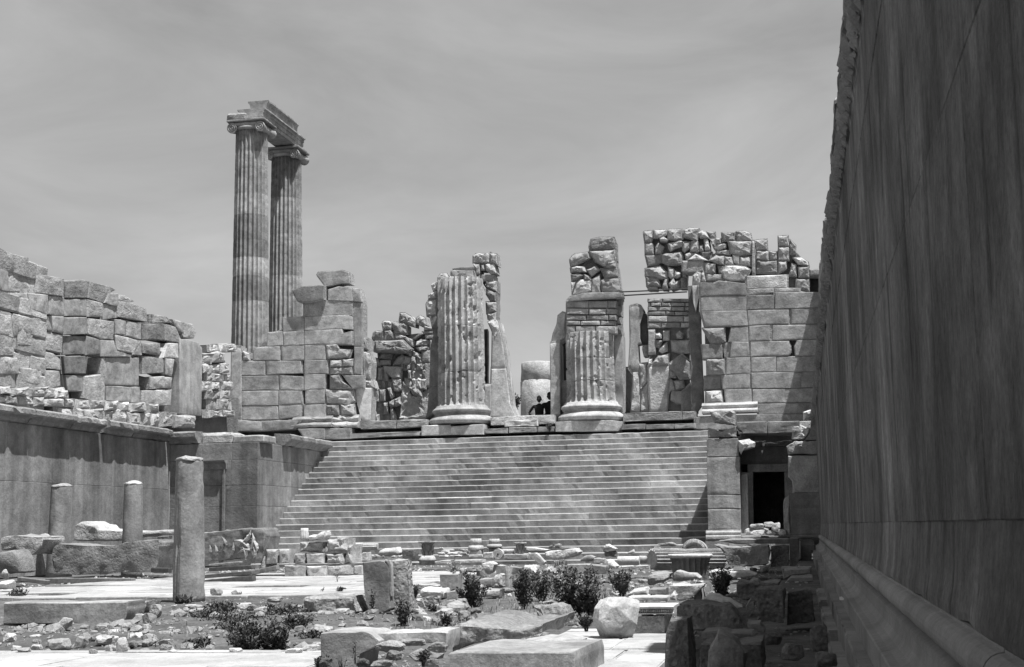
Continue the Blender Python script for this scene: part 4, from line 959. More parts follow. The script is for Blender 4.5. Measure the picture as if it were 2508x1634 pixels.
stones('Q', [([(115, 235), (130, 205), (300, 180), (302, 330), (270, 408), (142, 425)], 1, .08), ([(310, 182), (563, 170), (560, 260), (480, 330), (320, 335)], 1, .08), ([(435, 345), (500, 305), (582, 358), (560, 390), (440, 390)], 1.2, .1, -.2), ([(582, 190), (600, 165), (858, 160), (863, 350), (720, 375), (590, 350)], 1.05, .08), ([(890, 182), (1000, 130), (1178, 150), (1160, 290), (1140, 378), (892, 310)], 1.05, .09), ([(1160, 232), (1230, 167), (1320, 230), (1370, 330), (1200, 332)], 1.25, .08), ([(1320, 205), (1488, 210), (1488, 328), (1390, 338)], .85, .05, .3),
 ([(147, 440), (290, 432), (318, 480), (308, 638), (150, 653)], .8, .02), ([(345, 500), (400, 415), (508, 500), (460, 640), (340, 640)], 1.15, .12), ([(590, 440), (820, 380), (858, 400), (840, 490), (720, 530), (640, 580), (600, 520)], .9, .07), ([(865, 400), (1008, 410), (1000, 520), (900, 598), (862, 560)], 1.0, .08), ([(1030, 400), (1110, 370), (1160, 400), (1178, 560), (1140, 588), (1012, 580)], 1.1, .08), ([(1187, 470), (1250, 462), (1258, 578), (1187, 578)], 1.05, .06), ([(1270, 347), (1340, 345), (1408, 570), (1290, 580)], 1.2, .08), ([(1382, 347), (1478, 345), (1470, 480), (1440, 490)], 1.05, .06),
 ([(157, 667), (448, 662), (460, 780), (380, 850), (202, 858)], .75, .03), ([(450, 642), (640, 622), (820, 602), (858, 680), (850, 820), (600, 848), (462, 780)], .85, .1), ([(910, 642), (1000, 602), (1095, 622), (960, 748), (922, 720)], 1, .06), ([(152, 912), (430, 867), (558, 980), (558, 1088), (430, 1108), (300, 1078), (162, 1058)], 1.12, .12), ([(590, 882), (700, 922), (690, 1078), (640, 1098), (597, 1060)], 1.3, .1), ([(706, 942), (828, 1000), (828, 1058), (760, 1093), (702, 1078)], 1.2, .1), ([(167, 1072), (398, 1102), (438, 1238), (182, 1248)], .85, .06), ([(482, 1228), (522, 1102), (588, 1102), (583, 1298), (482, 1298)], .95, .07), ([(602, 1200), (690, 1082), (738, 1180), (808, 1132), (798, 1250), (660, 1308)], 1.1, .09), ([(862, 972), (958, 1012), (948, 1088), (867, 1070)], .85, .05), ([(832, 1092), (948, 1102), (948, 1278), (832, 1278)], .7, .05), ([(200, 1255), (380, 1250), (385, 1300), (205, 1305)], 1.05, .04), ([(1230, 600), (1430, 590), (1400, 700), (1260, 680)], .65, .04)], YQ, rp, mat='rubble', t=.9, r=.05)
courses('S', 552, 1075, [(-45, 0), (5, 55), (60, 112), (118, 170), (176, 250), (256, 326)], PY(YQ + .02), rp, 'rubble', 190, 12, tone=.9, t=.8)
stones('S', [([(640, 402), (700, 388), (722, 410), (720, 458), (640, 462)], 1.2, .1), ([(745, 368), (825, 362), (825, 480), (745, 482)], 1.1, .03), ([(905, 402), (950, 360), (1000, 400), (990, 460), (920, 462)], 1.05, .14), ([(1045, 340), (1085, 325), (1085, 455), (1050, 450)], 1.1, .05), ([(556, 352), (640, 350), (650, 648), (556, 652)], .8), ([(700, 582), (790, 510), (802, 620), (730, 648), (692, 622)], 1.3, .1), ([(850, 492), (1080, 482), (1082, 640), (980, 650), (862, 620)], 1, .06), ([(612, 770), (680, 682), (820, 652), (812, 790), (620, 800)], 1.05, .08), ([(820, 780), (980, 662), (1090, 760), (1082, 960), (950, 970), (900, 900), (822, 860)], .85, .1), ([(556, 720), (610, 712), (600, 790), (556, 810)], 1.2, .05), ([(558, 822), (820, 812), (822, 960), (802, 1250), (790, 1390), (582, 1390), (562, 1000)], 1.05, .0), ([(872, 1000), (1000, 982), (1020, 1090), (905, 1118)], 1.3, .05), ([(852, 1122), (1000, 1132), (990, 1290), (920, 1290), (842, 1240)], 1.1, .03), ([(825, 965), (868, 1000), (895, 1115), (845, 1120), (815, 1180)], 1, .03), ([(975, 1140), (1172, 960), (1175, 1390), (985, 1390)], .8, .0, -.05), ([(650, 480), (740, 490), (690, 580), (655, 560)], .7, .04), ([(830, 860), (900, 905), (905, 960), (835, 955)], 1.15, .05)], YQ, rp, mat='rubble', t=.9, r=.05)

# ================================================================== RIGHT UPPER WALL
ra = thing('ashlar_wall', 'pale block wall with keyhole gaps and rubble crown, right of the rubble pillar', 'wall', ony(1850, 1000, YA))
stones('E', [([(462, 452), (560, 457), (600, 442), (700, 452), (790, 464), (798, 543), (465, 550)], .8), ([(470, 558), (798, 547), (798, 653), (470, 660)], 1), ([(472, 665), (798, 657), (808, 765), (502, 775)], 1.03), ([(477, 787), (638, 782), (643, 880), (600, 900), (540, 895)], .95, .1), ([(690, 782), (808, 777), (813, 883), (672, 885)], 1), ([(472, 907), (618, 907), (618, 1003), (482, 1008)], .75), ([(625, 897), (685, 892), (675, 1008), (640, 1008)], .7, 0, .1), ([(692, 887), (813, 887), (818, 993), (682, 998)], 1.02), ([(507, 1017), (560, 1012), (638, 1012), (643, 1123), (512, 1123)], .95, .09), ([(662, 1007), (823, 1002), (823, 1113), (652, 1123)], 1.04), ([(492, 1137), (613, 1137), (613, 1233), (492, 1235)], .7, 0, .15), ([(622, 1132), (823, 1117), (823, 1223), (632, 1228)], 1.04), ([(502, 1247), (618, 1242), (628, 1328), (502, 1333)], 1.2, .09), ([(642, 1237), (833, 1232), (838, 1328), (652, 1328)], 1.08),
 ([(806, 547), (998, 547), (998, 643), (806, 648)], 1), ([(1012, 527), (1335, 527), (1335, 633), (1012, 643)], 1), ([(812, 657), (1108, 652), (1106, 753), (817, 763)], 1), ([(1132, 647), (1335, 637), (1335, 753), (1130, 753)], .98), ([(822, 772), (973, 767), (968, 873), (822, 878)], 1.02), ([(997, 767), (1335, 762), (1335, 863), (992, 873)], 1), ([(832, 887), (1108, 882), (1112, 900), (1120, 920), (1120, 960), (1105, 983), (832, 993)], 1.05), ([(1172, 877), (1335, 872), (1335, 983), (1160, 988), (1155, 920)], 1), ([(837, 1002), (1013, 997), (1013, 1103), (837, 1103)], 1.05), ([(1022, 997), (1335, 992), (1335, 1103), (1022, 1103)], 1.02), ([(837, 1112), (1198, 1112), (1198, 1223), (842, 1223)], 1.0), ([(1202, 1112), (1335, 1107), (1335, 1218), (1202, 1218)], 1), ([(847, 1232), (1080, 1232), (1080, 1328), (847, 1328)], 1.03), ([(1084, 1232), (1335, 1227), (1335, 1328), (1084, 1328)], .97),
 ([(872, 1342), (1170, 1338), (1170, 1412), (892, 1415)], .9, 0, -.15), ([(1172, 1338), (1335, 1336), (1335, 1410), (1172, 1412)], .9, 0, -.15), ([(732, 1422), (1103, 1417), (1103, 1463), (732, 1468)], .9, 0, -.3), ([(1107, 1417), (1225, 1415), (1225, 1456), (1107, 1460)], .9, 0, -.3), ([(430, 1440), (730, 1425), (730, 1530), (430, 1520)], .95, 0, -.3)], YA, ra, tone=.86)
anta_base('E', 478, 885, 1335, 1415, YA - .05, ra, 1.05, .02, 8)
# side of the wall towards the doorway, its shadow put into a dark tone
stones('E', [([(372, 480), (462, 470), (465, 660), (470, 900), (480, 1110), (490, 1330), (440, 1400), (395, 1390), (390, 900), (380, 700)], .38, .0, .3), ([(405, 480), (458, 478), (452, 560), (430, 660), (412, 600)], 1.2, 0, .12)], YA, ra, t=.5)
rubs = [([(1600, 222), (1858, 226), (1858, 370), (1622, 400)], .8, .05), ([(1880, 202), (2040, 186), (2158, 240), (2188, 380), (1902, 388)], .85, .06), ([(1492, 342), (1588, 332), (1598, 430), (1492, 440)], .9, .05), ([(1462, 510), (1530, 442), (1688, 442), (1688, 520), (1540, 575)], 1.35, .08), ([(1732, 392), (2188, 392), (2198, 640), (1960, 658), (1792, 620)], .88, .07), ([(960, 750), (1110, 632), (1200, 660), (1348, 760), (1100, 758)], 1.35, .05), ([(862, 772), (1248, 762), (1268, 960), (1100, 978), (960, 988), (862, 960)], .9, .0), ([(1372, 750), (1500, 652), (1658, 672), (1648, 838), (1532, 820)], 1.1, .07), ([(1502, 578), (1768, 552), (1768, 658), (1502, 642)], .95, .04), ([(1662, 682), (1800, 692), (1838, 838), (1662, 838)], 1, .05), ([(1812, 652), (1943, 652), (1938, 838), (1832, 790)], .85, .02), ([(1957, 692), (2178, 682), (2168, 868), (1952, 830)], .9, .06), ([(2192, 392), (2230, 402), (2248, 1038), (2182, 1038)], .9, .02, -.1),
 ([(1062, 1042), (1140, 962), (1218, 1000), (1178, 1238), (1052, 1238)], 1.1, .05, -.4), ([(1222, 1002), (1268, 962), (1298, 1138), (1222, 1148)], 1.2, .04, -.3), ([(1282, 802), (1488, 822), (1488, 998), (1292, 1008)], 1.05, .04), ([(1530, 862), (1668, 862), (1620, 998), (1560, 1008)], .75, .03), ([(1622, 960), (1690, 862), (1880, 852), (2050, 872), (2148, 930), (2100, 1020), (2060, 1128), (1800, 1128), (1662, 1078)], 1.1, .12, -.5), ([(1312, 1022), (1618, 1022), (1658, 1128), (1312, 1138)], .85, .03)]
stones('Q', rubs, YA + .9, ra, mat='rubble', t=.9, r=.05)
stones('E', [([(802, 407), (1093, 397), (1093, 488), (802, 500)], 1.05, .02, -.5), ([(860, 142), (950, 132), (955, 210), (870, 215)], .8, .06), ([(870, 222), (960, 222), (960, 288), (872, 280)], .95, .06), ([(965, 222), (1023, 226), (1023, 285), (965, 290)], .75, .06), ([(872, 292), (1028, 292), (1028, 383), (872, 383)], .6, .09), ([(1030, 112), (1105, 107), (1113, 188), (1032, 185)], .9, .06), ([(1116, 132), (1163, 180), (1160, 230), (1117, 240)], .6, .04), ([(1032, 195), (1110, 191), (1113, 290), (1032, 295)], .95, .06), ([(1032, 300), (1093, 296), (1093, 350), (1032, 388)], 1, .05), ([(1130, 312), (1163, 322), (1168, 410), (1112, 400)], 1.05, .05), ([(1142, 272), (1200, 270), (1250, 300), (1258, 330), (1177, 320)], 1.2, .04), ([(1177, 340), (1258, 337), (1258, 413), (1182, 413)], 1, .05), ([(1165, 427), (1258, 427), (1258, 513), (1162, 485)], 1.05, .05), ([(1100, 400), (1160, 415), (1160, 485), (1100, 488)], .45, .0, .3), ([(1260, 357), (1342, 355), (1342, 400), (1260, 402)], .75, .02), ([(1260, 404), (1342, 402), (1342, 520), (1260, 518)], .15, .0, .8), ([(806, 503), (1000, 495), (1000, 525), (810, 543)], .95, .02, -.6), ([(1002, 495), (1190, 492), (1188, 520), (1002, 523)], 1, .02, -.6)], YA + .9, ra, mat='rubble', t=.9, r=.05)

# two iron tie bars
for (a, b, lab) in (((1004, 463), (1500, 442), 'upper of two thin iron bars spanning to the rubble pillar'), ((1022, 490), (1500, 462), 'lower of two thin iron bars spanning to the rubble pillar')):
    p, q = ony(*pp('D', *a), 56.6), ony(*pp('D', *b), 56.45)
    d = q - p; L = np.linalg.norm(d); d = d / L
    u = np.cross(d, [0, 1, 0]); u /= np.linalg.norm(u); v = np.cross(d, u)
    tag(extrude('iron_bar', [(.028 * math.cos(k * math.pi / 4), .028 * math.sin(k * math.pi / 4)) for k in range(8)], p, u, v, d, L, 'iron', rough=0, step=.8), lab, 'bar')

# ================================================================== DRUM STUMP beyond the middle doorway
sp = ony(1314, 1012, 78.0)
ds = thing('column_stump', 'weathered column stump of rough drums seen through the middle doorway', 'column', (sp[0], 78.0, 5.4))
zt = ony(1314, 888, 78)[2]; zm = ony(1314, 933, 78)[2]; z0 = 5.48
lathe('drum', [(1.04, 0), (1.02, .4), (.98, (zm - z0) * .6), (.95, zm - z0 - .03), (.92, zm - z0 - .005)], (sp[0] + .10, 78, z0), 'rubble', ds, segs=40, rough=.10, seed=3, tone=.95)
lathe('drum', [(.90, .005), (.93, .04), (.92, (zt - zm) * .5), (.90, zt - zm - .05), (.84, zt - zm)], (sp[0] + .10, 78, zm), 'rubble', ds, segs=40, rough=.06, seed=4, tone=1.0)

# ================================================================== TWO TALL COLUMNS with their beam
def tall_column(label, pts_axis, Y, tone, seed, cap_tilt=0):
    x = ony(pts_axis[0], pts_axis[1], Y)[0]; zcap = ony(pts_axis[2], pts_axis[3], Y)[2]; z0 = 5.48
    col = thing('tall_column', label, 'column', (x, Y, z0))
    H = zcap - z0; n = 15; rs = random.Random(seed)
    zz = [0.0]
    for i in range(n): zz.append(zz[-1] + rs.uniform(.8, 1.2))
    zz = [v / zz[-1] * H for v in zz]
    tones = {3: .9, 6: 1.1, 7: .68, 8: 1.2, 9: .62, 10: .75, 11: 1.05, 12: .95} if seed == 1 else {7: 1.0, 9: .92, 11: .9, 13: .75, 14: .7}
    for i in range(n):
        za, zb = zz[i], zz[i + 1]; prof = []
        for k in range(7):
            z = za + (zb - za) * k / 6; u = z / H
            r = 1.20 - .20 * u ** 1.4 - (.012 if k in (0, 6) else 0)
            prof.append((r, z + (.003 if k == 0 else -.003 if k == 6 else 0)))
        lathe('drum', prof, (x, Y, z0), 'marble', col, tone=tone * tones.get(i, rs.uniform(.9, 1.08)), flutes=24, depth=.15, seed=seed * 20 + i, rough=.006, wear=.05, smooth=False)
    # ionic capital: echinus, two bolsters with volute ends, abacus
    zc = zcap
    lathe('echinus', [(1.0, 0), (1.08, .06), (1.12, .16), (1.0, .25)], (x, Y, zc), 'marble', col, segs=40, tone=.9, rough=.02)
    for sx in (-1, 1):
        ang = np.linspace(0, 2 * math.pi, 22, endpoint=False)
        prof = [(.34 * math.cos(a), .34 * math.sin(a)) for a in ang]
        vv = []
        for k in range(9):
            u = k / 8; rr = 1 - .42 * math.sin(math.pi * u)
            for (a, b) in prof: vv.append((x + sx * .92 + a * rr, Y - 1.0 + 2.0 * u, zc + .12 + b * rr))
        N = 22; ff = [(k * N + i, k * N + (i + 1) % N, (k + 1) * N + (i + 1) % N, (k + 1) * N + i) for k in range(8) for i in range(N)]
        ff += [tuple(range(N - 1, -1, -1)), tuple(range(8 * N, 9 * N))]
        vv = np.array(vv); vv = vv + .03 * fbm(vv * 3 + seed, 2)[:, None]
        vol = link_mesh('volute', vv, [f[::-1] for f in ff], 'marble', col, 1.0)
        # spiral fillet on the end that faces the court
        sv, sf = [], []
        for k in range(40):
            th = k / 39 * 4.2 * math.pi; rr = .31 * (1 - k / 46.0)
            cx_, cz_ = x + sx * .92 + rr * math.cos(th), zc + .12 + rr * math.sin(th)
            for (dr, dy) in ((-.022, 0), (0, -.045), (.022, 0)):
                sv.append((cx_ + dr * math.cos(th), Y - 1.02 + dy, cz_ + dr * math.sin(th)))
        for k in range(39):
            for j in range(2): sf.append((k * 3 + j, k * 3 + j + 1, (k + 1) * 3 + j + 1, (k + 1) * 3 + j))
        link_mesh('spiral', sv, sf, 'marble', vol, 1.0)
    block('channel_band', (1.9, 1.9, .26), (x, Y, zc + .22), 'marble', col, r=.05, rough=.02, seed=seed)
    block('abacus', (2.5, 2.2, .15), (x, Y, zc + .485), 'rubble', col, r=.04, rough=.03, seed=seed + 3, tone=.75)
    return x, zc + .64
xa, za_ = tall_column('nearer of two tall fluted columns, banded light and dark drums, left skyline', (613.5, 723, 620.5, 326), 82.0, .9, 1)
xb, zb_ = tall_column('farther of two tall fluted columns, partly behind its neighbour, left skyline', (700, 706, 704, 391), 88.4, .88, 2)
zbm = max(za_, zb_) + .02
be = thing('architrave', 'stepped stone beam bridging the tops of both tall columns', 'beam', (xa, 85.2, zbm))
ap = [(u, v * .68) for u, v in [(-.72, 0), (-.72, .36), (-.77, .37), (-.77, .74), (-.82, .75), (-.82, 1.0), (-.94, 1.05), (-.94, 1.18), (.94, 1.18), (.94, 1.05), (.82, 1.0), (.82, .75), (.77, .74), (.77, .37), (.72, .36), (.72, 0)]]
extrude('architrave_beam', ap, (xa + .12, 81.6, zbm), (1, 0, 0), (0, 0, 1), (0, 1, 0), 7.4, 'marble', be, rough=.02, step=.35, damage=.05, seed=2, tone=.9)
fp = [(u, v * .76) for u, v in [(-.55, 0), (-.62, .12), (-.55, .25), (-.58, .75), (-.70, .92), (-.70, 1.05), (.70, 1.05), (.70, .92), (.58, .75), (.55, .25), (.62, .12), (.55, 0)]]
extrude('frieze_beam', fp, (xa + .18, 82.6, zbm + .806), (1, 0, 0), (0, 0, 1), (0, 1, 0), 5.6, 'marble', be, rough=.03, step=.3, damage=.25, seed=5, tone=.85)
block('beam_fragment', (1.35, 1.2, .5), (xa - .75, 81.8, za_ + .012), 'rubble', be, r=.12, rough=.06, seed=6, tone=.85)

# the inside of the walls, closing the gaps between stones
for (par, reg, pts, Y) in ((rp, 'S', [(560, -40), (1080, -40), (1085, 960), (1100, 1385), (570, 1385)], YQ + .3), (rp, 'Q', [(160, 220), (860, 190), (1380, 250), (1430, 600), (950, 760), (950, 1300), (200, 1300)], YQ + .35), (bm, 'D', [(660, 210), (800, 180), (965, 160), (985, 300), (1000, 450), (670, 480)], 57.1), (iw, 'P', [(310, 500), (560, 420), (990, 380), (998, 1480), (250, 1480), (250, 860), (340, 800)], YI2 + .35),
                          (ra, 'E', [(480, 470), (790, 470), (1335, 530), (1335, 1330), (510, 1330)], YA + .45), (ra, 'Q', [(1380, 680), (1500, 600), (1620, 250), (2150, 260), (2240, 1100), (1320, 1120)], YA + 1.35), (ra, 'E', [(870, 220), (1020, 230), (1050, 150), (1110, 150), (1250, 330), (1250, 510), (800, 510)], YA + 1.4), (la, 'C', [(300, 790), (400, 670), (700, 530), (710, 410), (1150, 400), (1170, 1340), (180, 1360), (180, 900)], YA + .45)):
    pstone('wall_core', polyY(reg, pts, Y), FRONT, .35, 'mortar', par, tone=1.1, r=.03, rough=.03, seed=5, seg=6)
for th_, tn in ((la, 1.5), (lpz, 1.4), (bm, 1.2), (jp, 1.4), (iw, 1.7), (gp, 1.2), (rp, 1.35), (ra, 1.5)):
    mortar_build(th_, tone=tn)

# ================================================================== LOOSE STONES, COLUMNS AND TIMBERS IN THE COURT
def gdepth(px, py, z=0.0): return onz(px, py, z)[1]
def loose(reg, pts, t, label, cat='block', mat='marble', Y=None, tone=1.0, r=.03, rough=.015, bulge=0.0, seed=None, group=None, name=None, base=None, skew=0.0, seg=5, smooth=False, z=0.0):
    P = [pp(reg, *p) for p in pts]
    if Y is None:
        lowest = max(P, key=lambda p: p[1]); Y = gdepth(lowest[0], lowest[1] if base is None else pp(reg, 0, base)[1], z)
    lowest = max(P, key=lambda p: p[1]); Y = min(Y, gdepth(lowest[0], lowest[1], -.03))      # nothing sinks into the ground
    W = [ony(x, y, Y) for x, y in P]
    if seed is None: seed = int(P[0][0] * 3 + P[0][1])
    o = slabstone(name or {'block': 'stone_block', 'boulder': 'boulder', 'slab': 'stone_slab', 'fragment': 'stone_fragment'}.get(cat, cat), W, t, mat, None, tone=tone, r=r, rough=rough, bulge=bulge, seed=seed, skew=skew, smooth=smooth, cell=max(.03, Y / F_PX * 9))
    return tag(o, label, cat, group)
def lrock(reg, x, y, w, h, label, depth=None, Y=None, mat='rubble', tone=1.0, level=3, cat='boulder', group=None, boxy=.5, seed=None, name=None, rough=.05, rz=0, sink=.05, z=0.0, cuts=14):
    px, py = pp(reg, x, y); sc = REG[reg][2]
    if Y is None: Y = gdepth(px, py, z)
    Y = min(Y, gdepth(px, py, -.03))
    k = Y / F_PX / sc; b = ony(px, py, Y)
    d = depth if depth else w * k * .8
    o = rock(name or {'boulder': 'boulder', 'fragment': 'stone_fragment'}.get(cat, cat), (w * k, d, h * k), (b[0], Y + d / 2, b[2]), mat, None, tone, seed if seed is not None else int(px * 7 + py), level, cuts, rz, rough, boxy, sink)
    return tag(o, label, cat, group)

# --- three slender standing shafts on the left
def shaft(label, x0, x1, ytop, xb0, xb1, ybot, Y, seed, flute=False, tone=.85):
    a, b = ony((xb0 + xb1) / 2, ybot, Y), ony((x0 + x1) / 2, ytop, Y)
    rb, rt = (xb1 - xb0) / 2 * Y / F_PX, (x1 - x0) / 2 * Y / F_PX
    H = b[2] + .0 - min(a[2], 0); z0 = min(a[2], gh(a[0], Y)) - .02
    H = b[2] - z0
    c = thing('column_shaft', label, 'column', (a[0], Y, z0))
    prof = [(rb + (rt - rb) * k / 16, H * k / 16) for k in range(17)]
    prof[-1] = (rt * .97, H); prof.insert(-1, (rt, H - .04))
    lathe('shaft', prof, (a[0], Y, z0), 'marble_flat', c, tone=tone, flutes=20 if flute else 0, segs=48, depth=.022, rough=.010, wear=.07, seed=seed, lean=((b[0] - a[0]) / H, 0), flute_rows=[k < 12 for k in range(18)], flute_arc=(150, 255))
    rs = np.random.default_rng(seed); D, Fc = ico(2)
    V = D * np.array([rt * 1.02, rt * 1.02, .09]); V[:, 2] += .05 * fbm(V * 6 + seed, 3); V[:, 2] = np.maximum(V[:, 2], -.02)
    link_mesh('broken_top', V + np.array([b[0], Y, z0 + H]), Fc, 'rubble', c, .95)
    return c
shaft('tallest of three slender standing shafts at left, nearest and partly fluted', 429, 500, 1128, 420, 504, 1478, 24.0, 3, True, .92)
shaft('shortest slender shaft at far left behind the stone slabs', 124, 178, 1192, 112, 180, 1335, 38.8, 5, False, .82)
shaft('slender shaft with a chipped round top, middle of the three at left', 303, 351, 1186, 296, 352, 1330, 37.0, 6, False, .85)

# --- left: slabs on timbers
loose('J', [(25, 927), (300, 922), (640, 924), (1000, 920), (1233, 917), (1222, 1062), (1188, 1138), (20, 1140)], .55, 'long low cut block lying at the left, its shadow under it', Y=18.6, r=.02, rough=.012, mat='marble_flat', tone=.88, seg=6)
loose('J', [(1242, 922), (1420, 912), (1402, 1000), (1330, 1050), (1258, 1060)], .5, 'short broken block butted to the right end of the long low block', Y=18.7, mat='rubble', tone=.95, rough=.02)
loose('J', [(500, 425), (550, 352), (800, 372), (1110, 372), (1200, 342), (1540, 312), (1532, 440), (1530, 560), (1482, 640), (1200, 642), (1000, 668), (700, 668), (520, 650), (505, 540)], 1.3, 'huge rough marble slab propped on timbers, left of tallest shaft', Y=35.0, mat='rubble', tone=.55, rough=.045, r=.03, bulge=.02, cat='slab', seg=8)
loose('J', [(700, 300), (708, 190), (760, 150), (800, 140), (850, 170), (925, 178), (880, 212), (1380, 245), (1600, 226), (1668, 232), (1668, 275), (1400, 290), (1100, 340), (720, 340)], 1.2, 'long pale broken slab lying behind the huge propped slab', Y=37.6, mat='rubble', tone=1.3, rough=.04, r=.06, cat='slab', seg=5)
loose('J', [(1510, 285), (1668, 280), (1668, 400), (1560, 540), (1530, 540)], .7, 'dark block end between huge slab and tallest shaft', Y=37.2, mat='rubble', tone=.55)
loose('J', [(0, 292), (180, 270), (420, 286), (412, 385), (330, 470), (200, 492), (150, 402), (0, 432)], 1.2, 'pale topped dark block at the left edge behind a boulder', Y=34.5, mat='rubble', tone=.8, rough=.04, r=.05)
loose('J', [(-60, 450), (0, 432), (130, 404), (190, 500), (212, 640), (100, 662), (0, 660), (-60, 640)], .7, 'dark rounded drum stone cut by the left edge', Y=31.5, mat='rubble', tone=.5, rough=.03, r=.08, bulge=.1, cat='boulder')
lrock('J', 30, 705, 80, 110, 'small pale ball shaped stone at the left edge', Y=29.5, tone=1.3, boxy=.2)
lrock('J', 20, 800, 200, 110, 'white low stone at the left edge beside a weed', Y=27.5, tone=1.4)
for (x, w, h, tn) in ((80, 60, 60, 1.2), (140, 70, 40, 1.1), (300, 90, 55, 1.0), (360, 60, 45, 1.1), (205, 60, 60, .8)):
    lrock('J', x, 285, w, h, '%s small stone on the pale topped block at the left edge' % {80: 'leftmost', 140: 'second', 300: 'fourth', 360: 'rightmost', 205: 'dark middle'}[x], Y=34.9, cat='fragment', group='small stones on the left edge block', level=2, tone=tn)
# carved block right of the tallest shaft
cb = thing('relief_block', 'dark block carved with scrolling leaves, right of tallest shaft', 'block', ony(575, 1380, 36.0))
slabstone('body', polyY('K', [(300, 255), (405, 245), (600, 225), (780, 206), (960, 204), (985, 270), (972, 420), (960, 540), (860, 562), (740, 512), (450, 542), (300, 520)], 36.2), 1.1, 'marble', cb, tone=.5, r=.05, rough=.03, seed=6)
def leaf_relief(parent, reg, x, y, ang, L, w, Y, tone=1.0):
    p = ony(*pp(reg, x, y), Y); V = []; F_ = []
    for k in range(9):
        u = k / 8; ww = w * math.sin(math.pi * min(.97, u + .05)) * (1 - .25 * (k % 2)); c = ang + .7 * u
        cx_, cz_ = L * u * math.cos(c), L * u * math.sin(c)
        nx_, nz_ = -math.sin(c), math.cos(c)
        V += [(p[0] + cx_ + nx_ * ww, Y + .0, p[2] + cz_ + nz_ * ww), (p[0] + cx_, Y - .09 * math.sin(math.pi * u) - .01, p[2] + cz_), (p[0] + cx_ - nx_ * ww, Y, p[2] + cz_ - nz_ * ww)]
    for k in range(8):
        for j in range(2): F_.append((k * 3 + j, k * 3 + j + 1, (k + 1) * 3 + j + 1, (k + 1) * 3 + j))
    return link_mesh('carved_leaf', V, F_, 'rubble', parent, tone)
for (x, y, a, L, w) in ((830, 420, 1.9, .5, .08), (830, 420, .7, .45, .08), (850, 430, 2.6, .4, .07), (790, 500, 1.2, .4, .07), (870, 500, 1.0, .42, .06), (720, 390, .2, .4, .06), (640, 470, .6, .35, .06), (600, 400, 1.2, .3, .05), (540, 440, .4, .3, .05), (900, 440, 1.3, .4, .06), (760, 340, .2, .4, .07), (500, 480, .9, .3, .05), (430, 480, .7, .3, .05)):
    leaf_relief(cb, 'K', x, y, a, L, w, 36.14, tone=1.25 if x > 730 else .8)
# timbers
def beam(reg, a, b, h, Y, label, d=.22, tone=1.0, dY=0.0, group=None):
    p, q = ony(*pp(reg, *a), Y), ony(*pp(reg, *b), Y + dY); hh = h / REG[reg][2] * Y / F_PX
    L = math.dist(p, q); rz = math.degrees(math.atan2(q[1] - p[1], q[0] - p[0])); ry = -math.degrees(math.asin((q[2] - p[2]) / L))
    o = block('timber_beam', (L, d, hh), (0, 0, 0), 'wood', None, tone, rz=0, r=.012, rough=.006, n=(12, 2, 2), chips=1)
    o.rotation_euler = (0, math.radians(ry), math.radians(rz)); o.location = ((p[0] + q[0]) / 2, (p[1] + q[1]) / 2, min(p[2], q[2]))
    return tag(o, label, 'beam', group)
beam('J', (455, 740), (1290, 742), 55, 33.4, 'weathered timber directly under the huge propped slab', tone=2.4)
beam('J', (455, 797), (1650, 800), 48, 30.4, 'long bottom timber on the paving before the huge slab', tone=2.6)
beam('J', (185, 700), (460, 735), 40, 33.0, 'tilted short timber left of the long bottom timber', tone=2.2)
beam('J', (1470, 638), (1640, 642), 50, 34.8, 'short dark timber stacked left of the tallest shaft, upper', tone=.8)
beam('J', (1450, 672), (1660, 682), 26, 34.4, 'thin plank stacked left of the tallest shaft', tone=2.5)
beam('K', (400, 745), (880, 700), 55, 32.4, 'dark sled runner under the carved leaf block', tone=1.0)
beam('K', (400, 680), (870, 640), 38, 33.0, 'middle dark timber under the carved leaf block', tone=1.3)
beam('K', (455, 620), (870, 600), 40, 33.5, 'upper dark timber under the carved leaf block', tone=1.0)
beam('K', (455, 565), (750, 536), 20, 34.2, 'thin pale plank along the carved leaf block', tone=3.2)
beam('K', (870, 640), (1110, 590), 45, 34.0, 'short pale timber right of the carved leaf block', tone=2.6)

# --- remains of a masonry pier before the stairs
mp = thing('ruined_pier', 'low ruined pier of squared blocks and rubble before the left of the stairs', 'pier', ony(760, 1418, 36.0))
for (reg, pts, tn, bl, dy) in (('W', [(330, 502), (490, 505), (650, 512), (650, 690), (400, 690), (330, 685)], .95, 0, 0), ('W', [(655, 515), (947, 512), (950, 690), (680, 700), (655, 600)], 1.0, 0, 0), ('W', [(952, 512), (1280, 495), (1280, 640), (955, 690)], .95, .02, .1),
        ('W', [(645, 335), (780, 328), (915, 332), (910, 478), (660, 482)], 1.05, 0, .15), ('W', [(480, 330), (640, 325), (640, 485), (480, 490)], .9, .04, .2), ('W', [(535, 165), (660, 152), (900, 160), (905, 320), (540, 312)], .85, .06, .3), ('W', [(940, 130), (1100, 95), (1240, 98), (1270, 300), (930, 320)], .95, .1, .3), ('W', [(1275, 190), (1335, 195), (1335, 490), (1200, 485), (1200, 310)], 1.0, .05, .3), ('W', [(920, 330), (1195, 320), (1195, 490), (925, 490)], .95, .09, .2),
        ('K', [(985, 412), (1108, 412), (1108, 555), (985, 560)], .9, .03, .3), ('K', [(1112, 410), (1218, 408), (1218, 555), (1112, 555)], 1.0, 0, .25), ('K', [(960, 480), (985, 470), (985, 640), (900, 640)], .8, .03, .3)):
    pstone('stone', polyY(reg, pts, 36.0 + dy), FRONT, .9, 'rubble' if bl else 'marble', mp, tone=tn, r=.03 if bl < .05 else .06, rough=.02 if bl < .05 else .05, bulge=bl, seed=int(pts[0][0]))
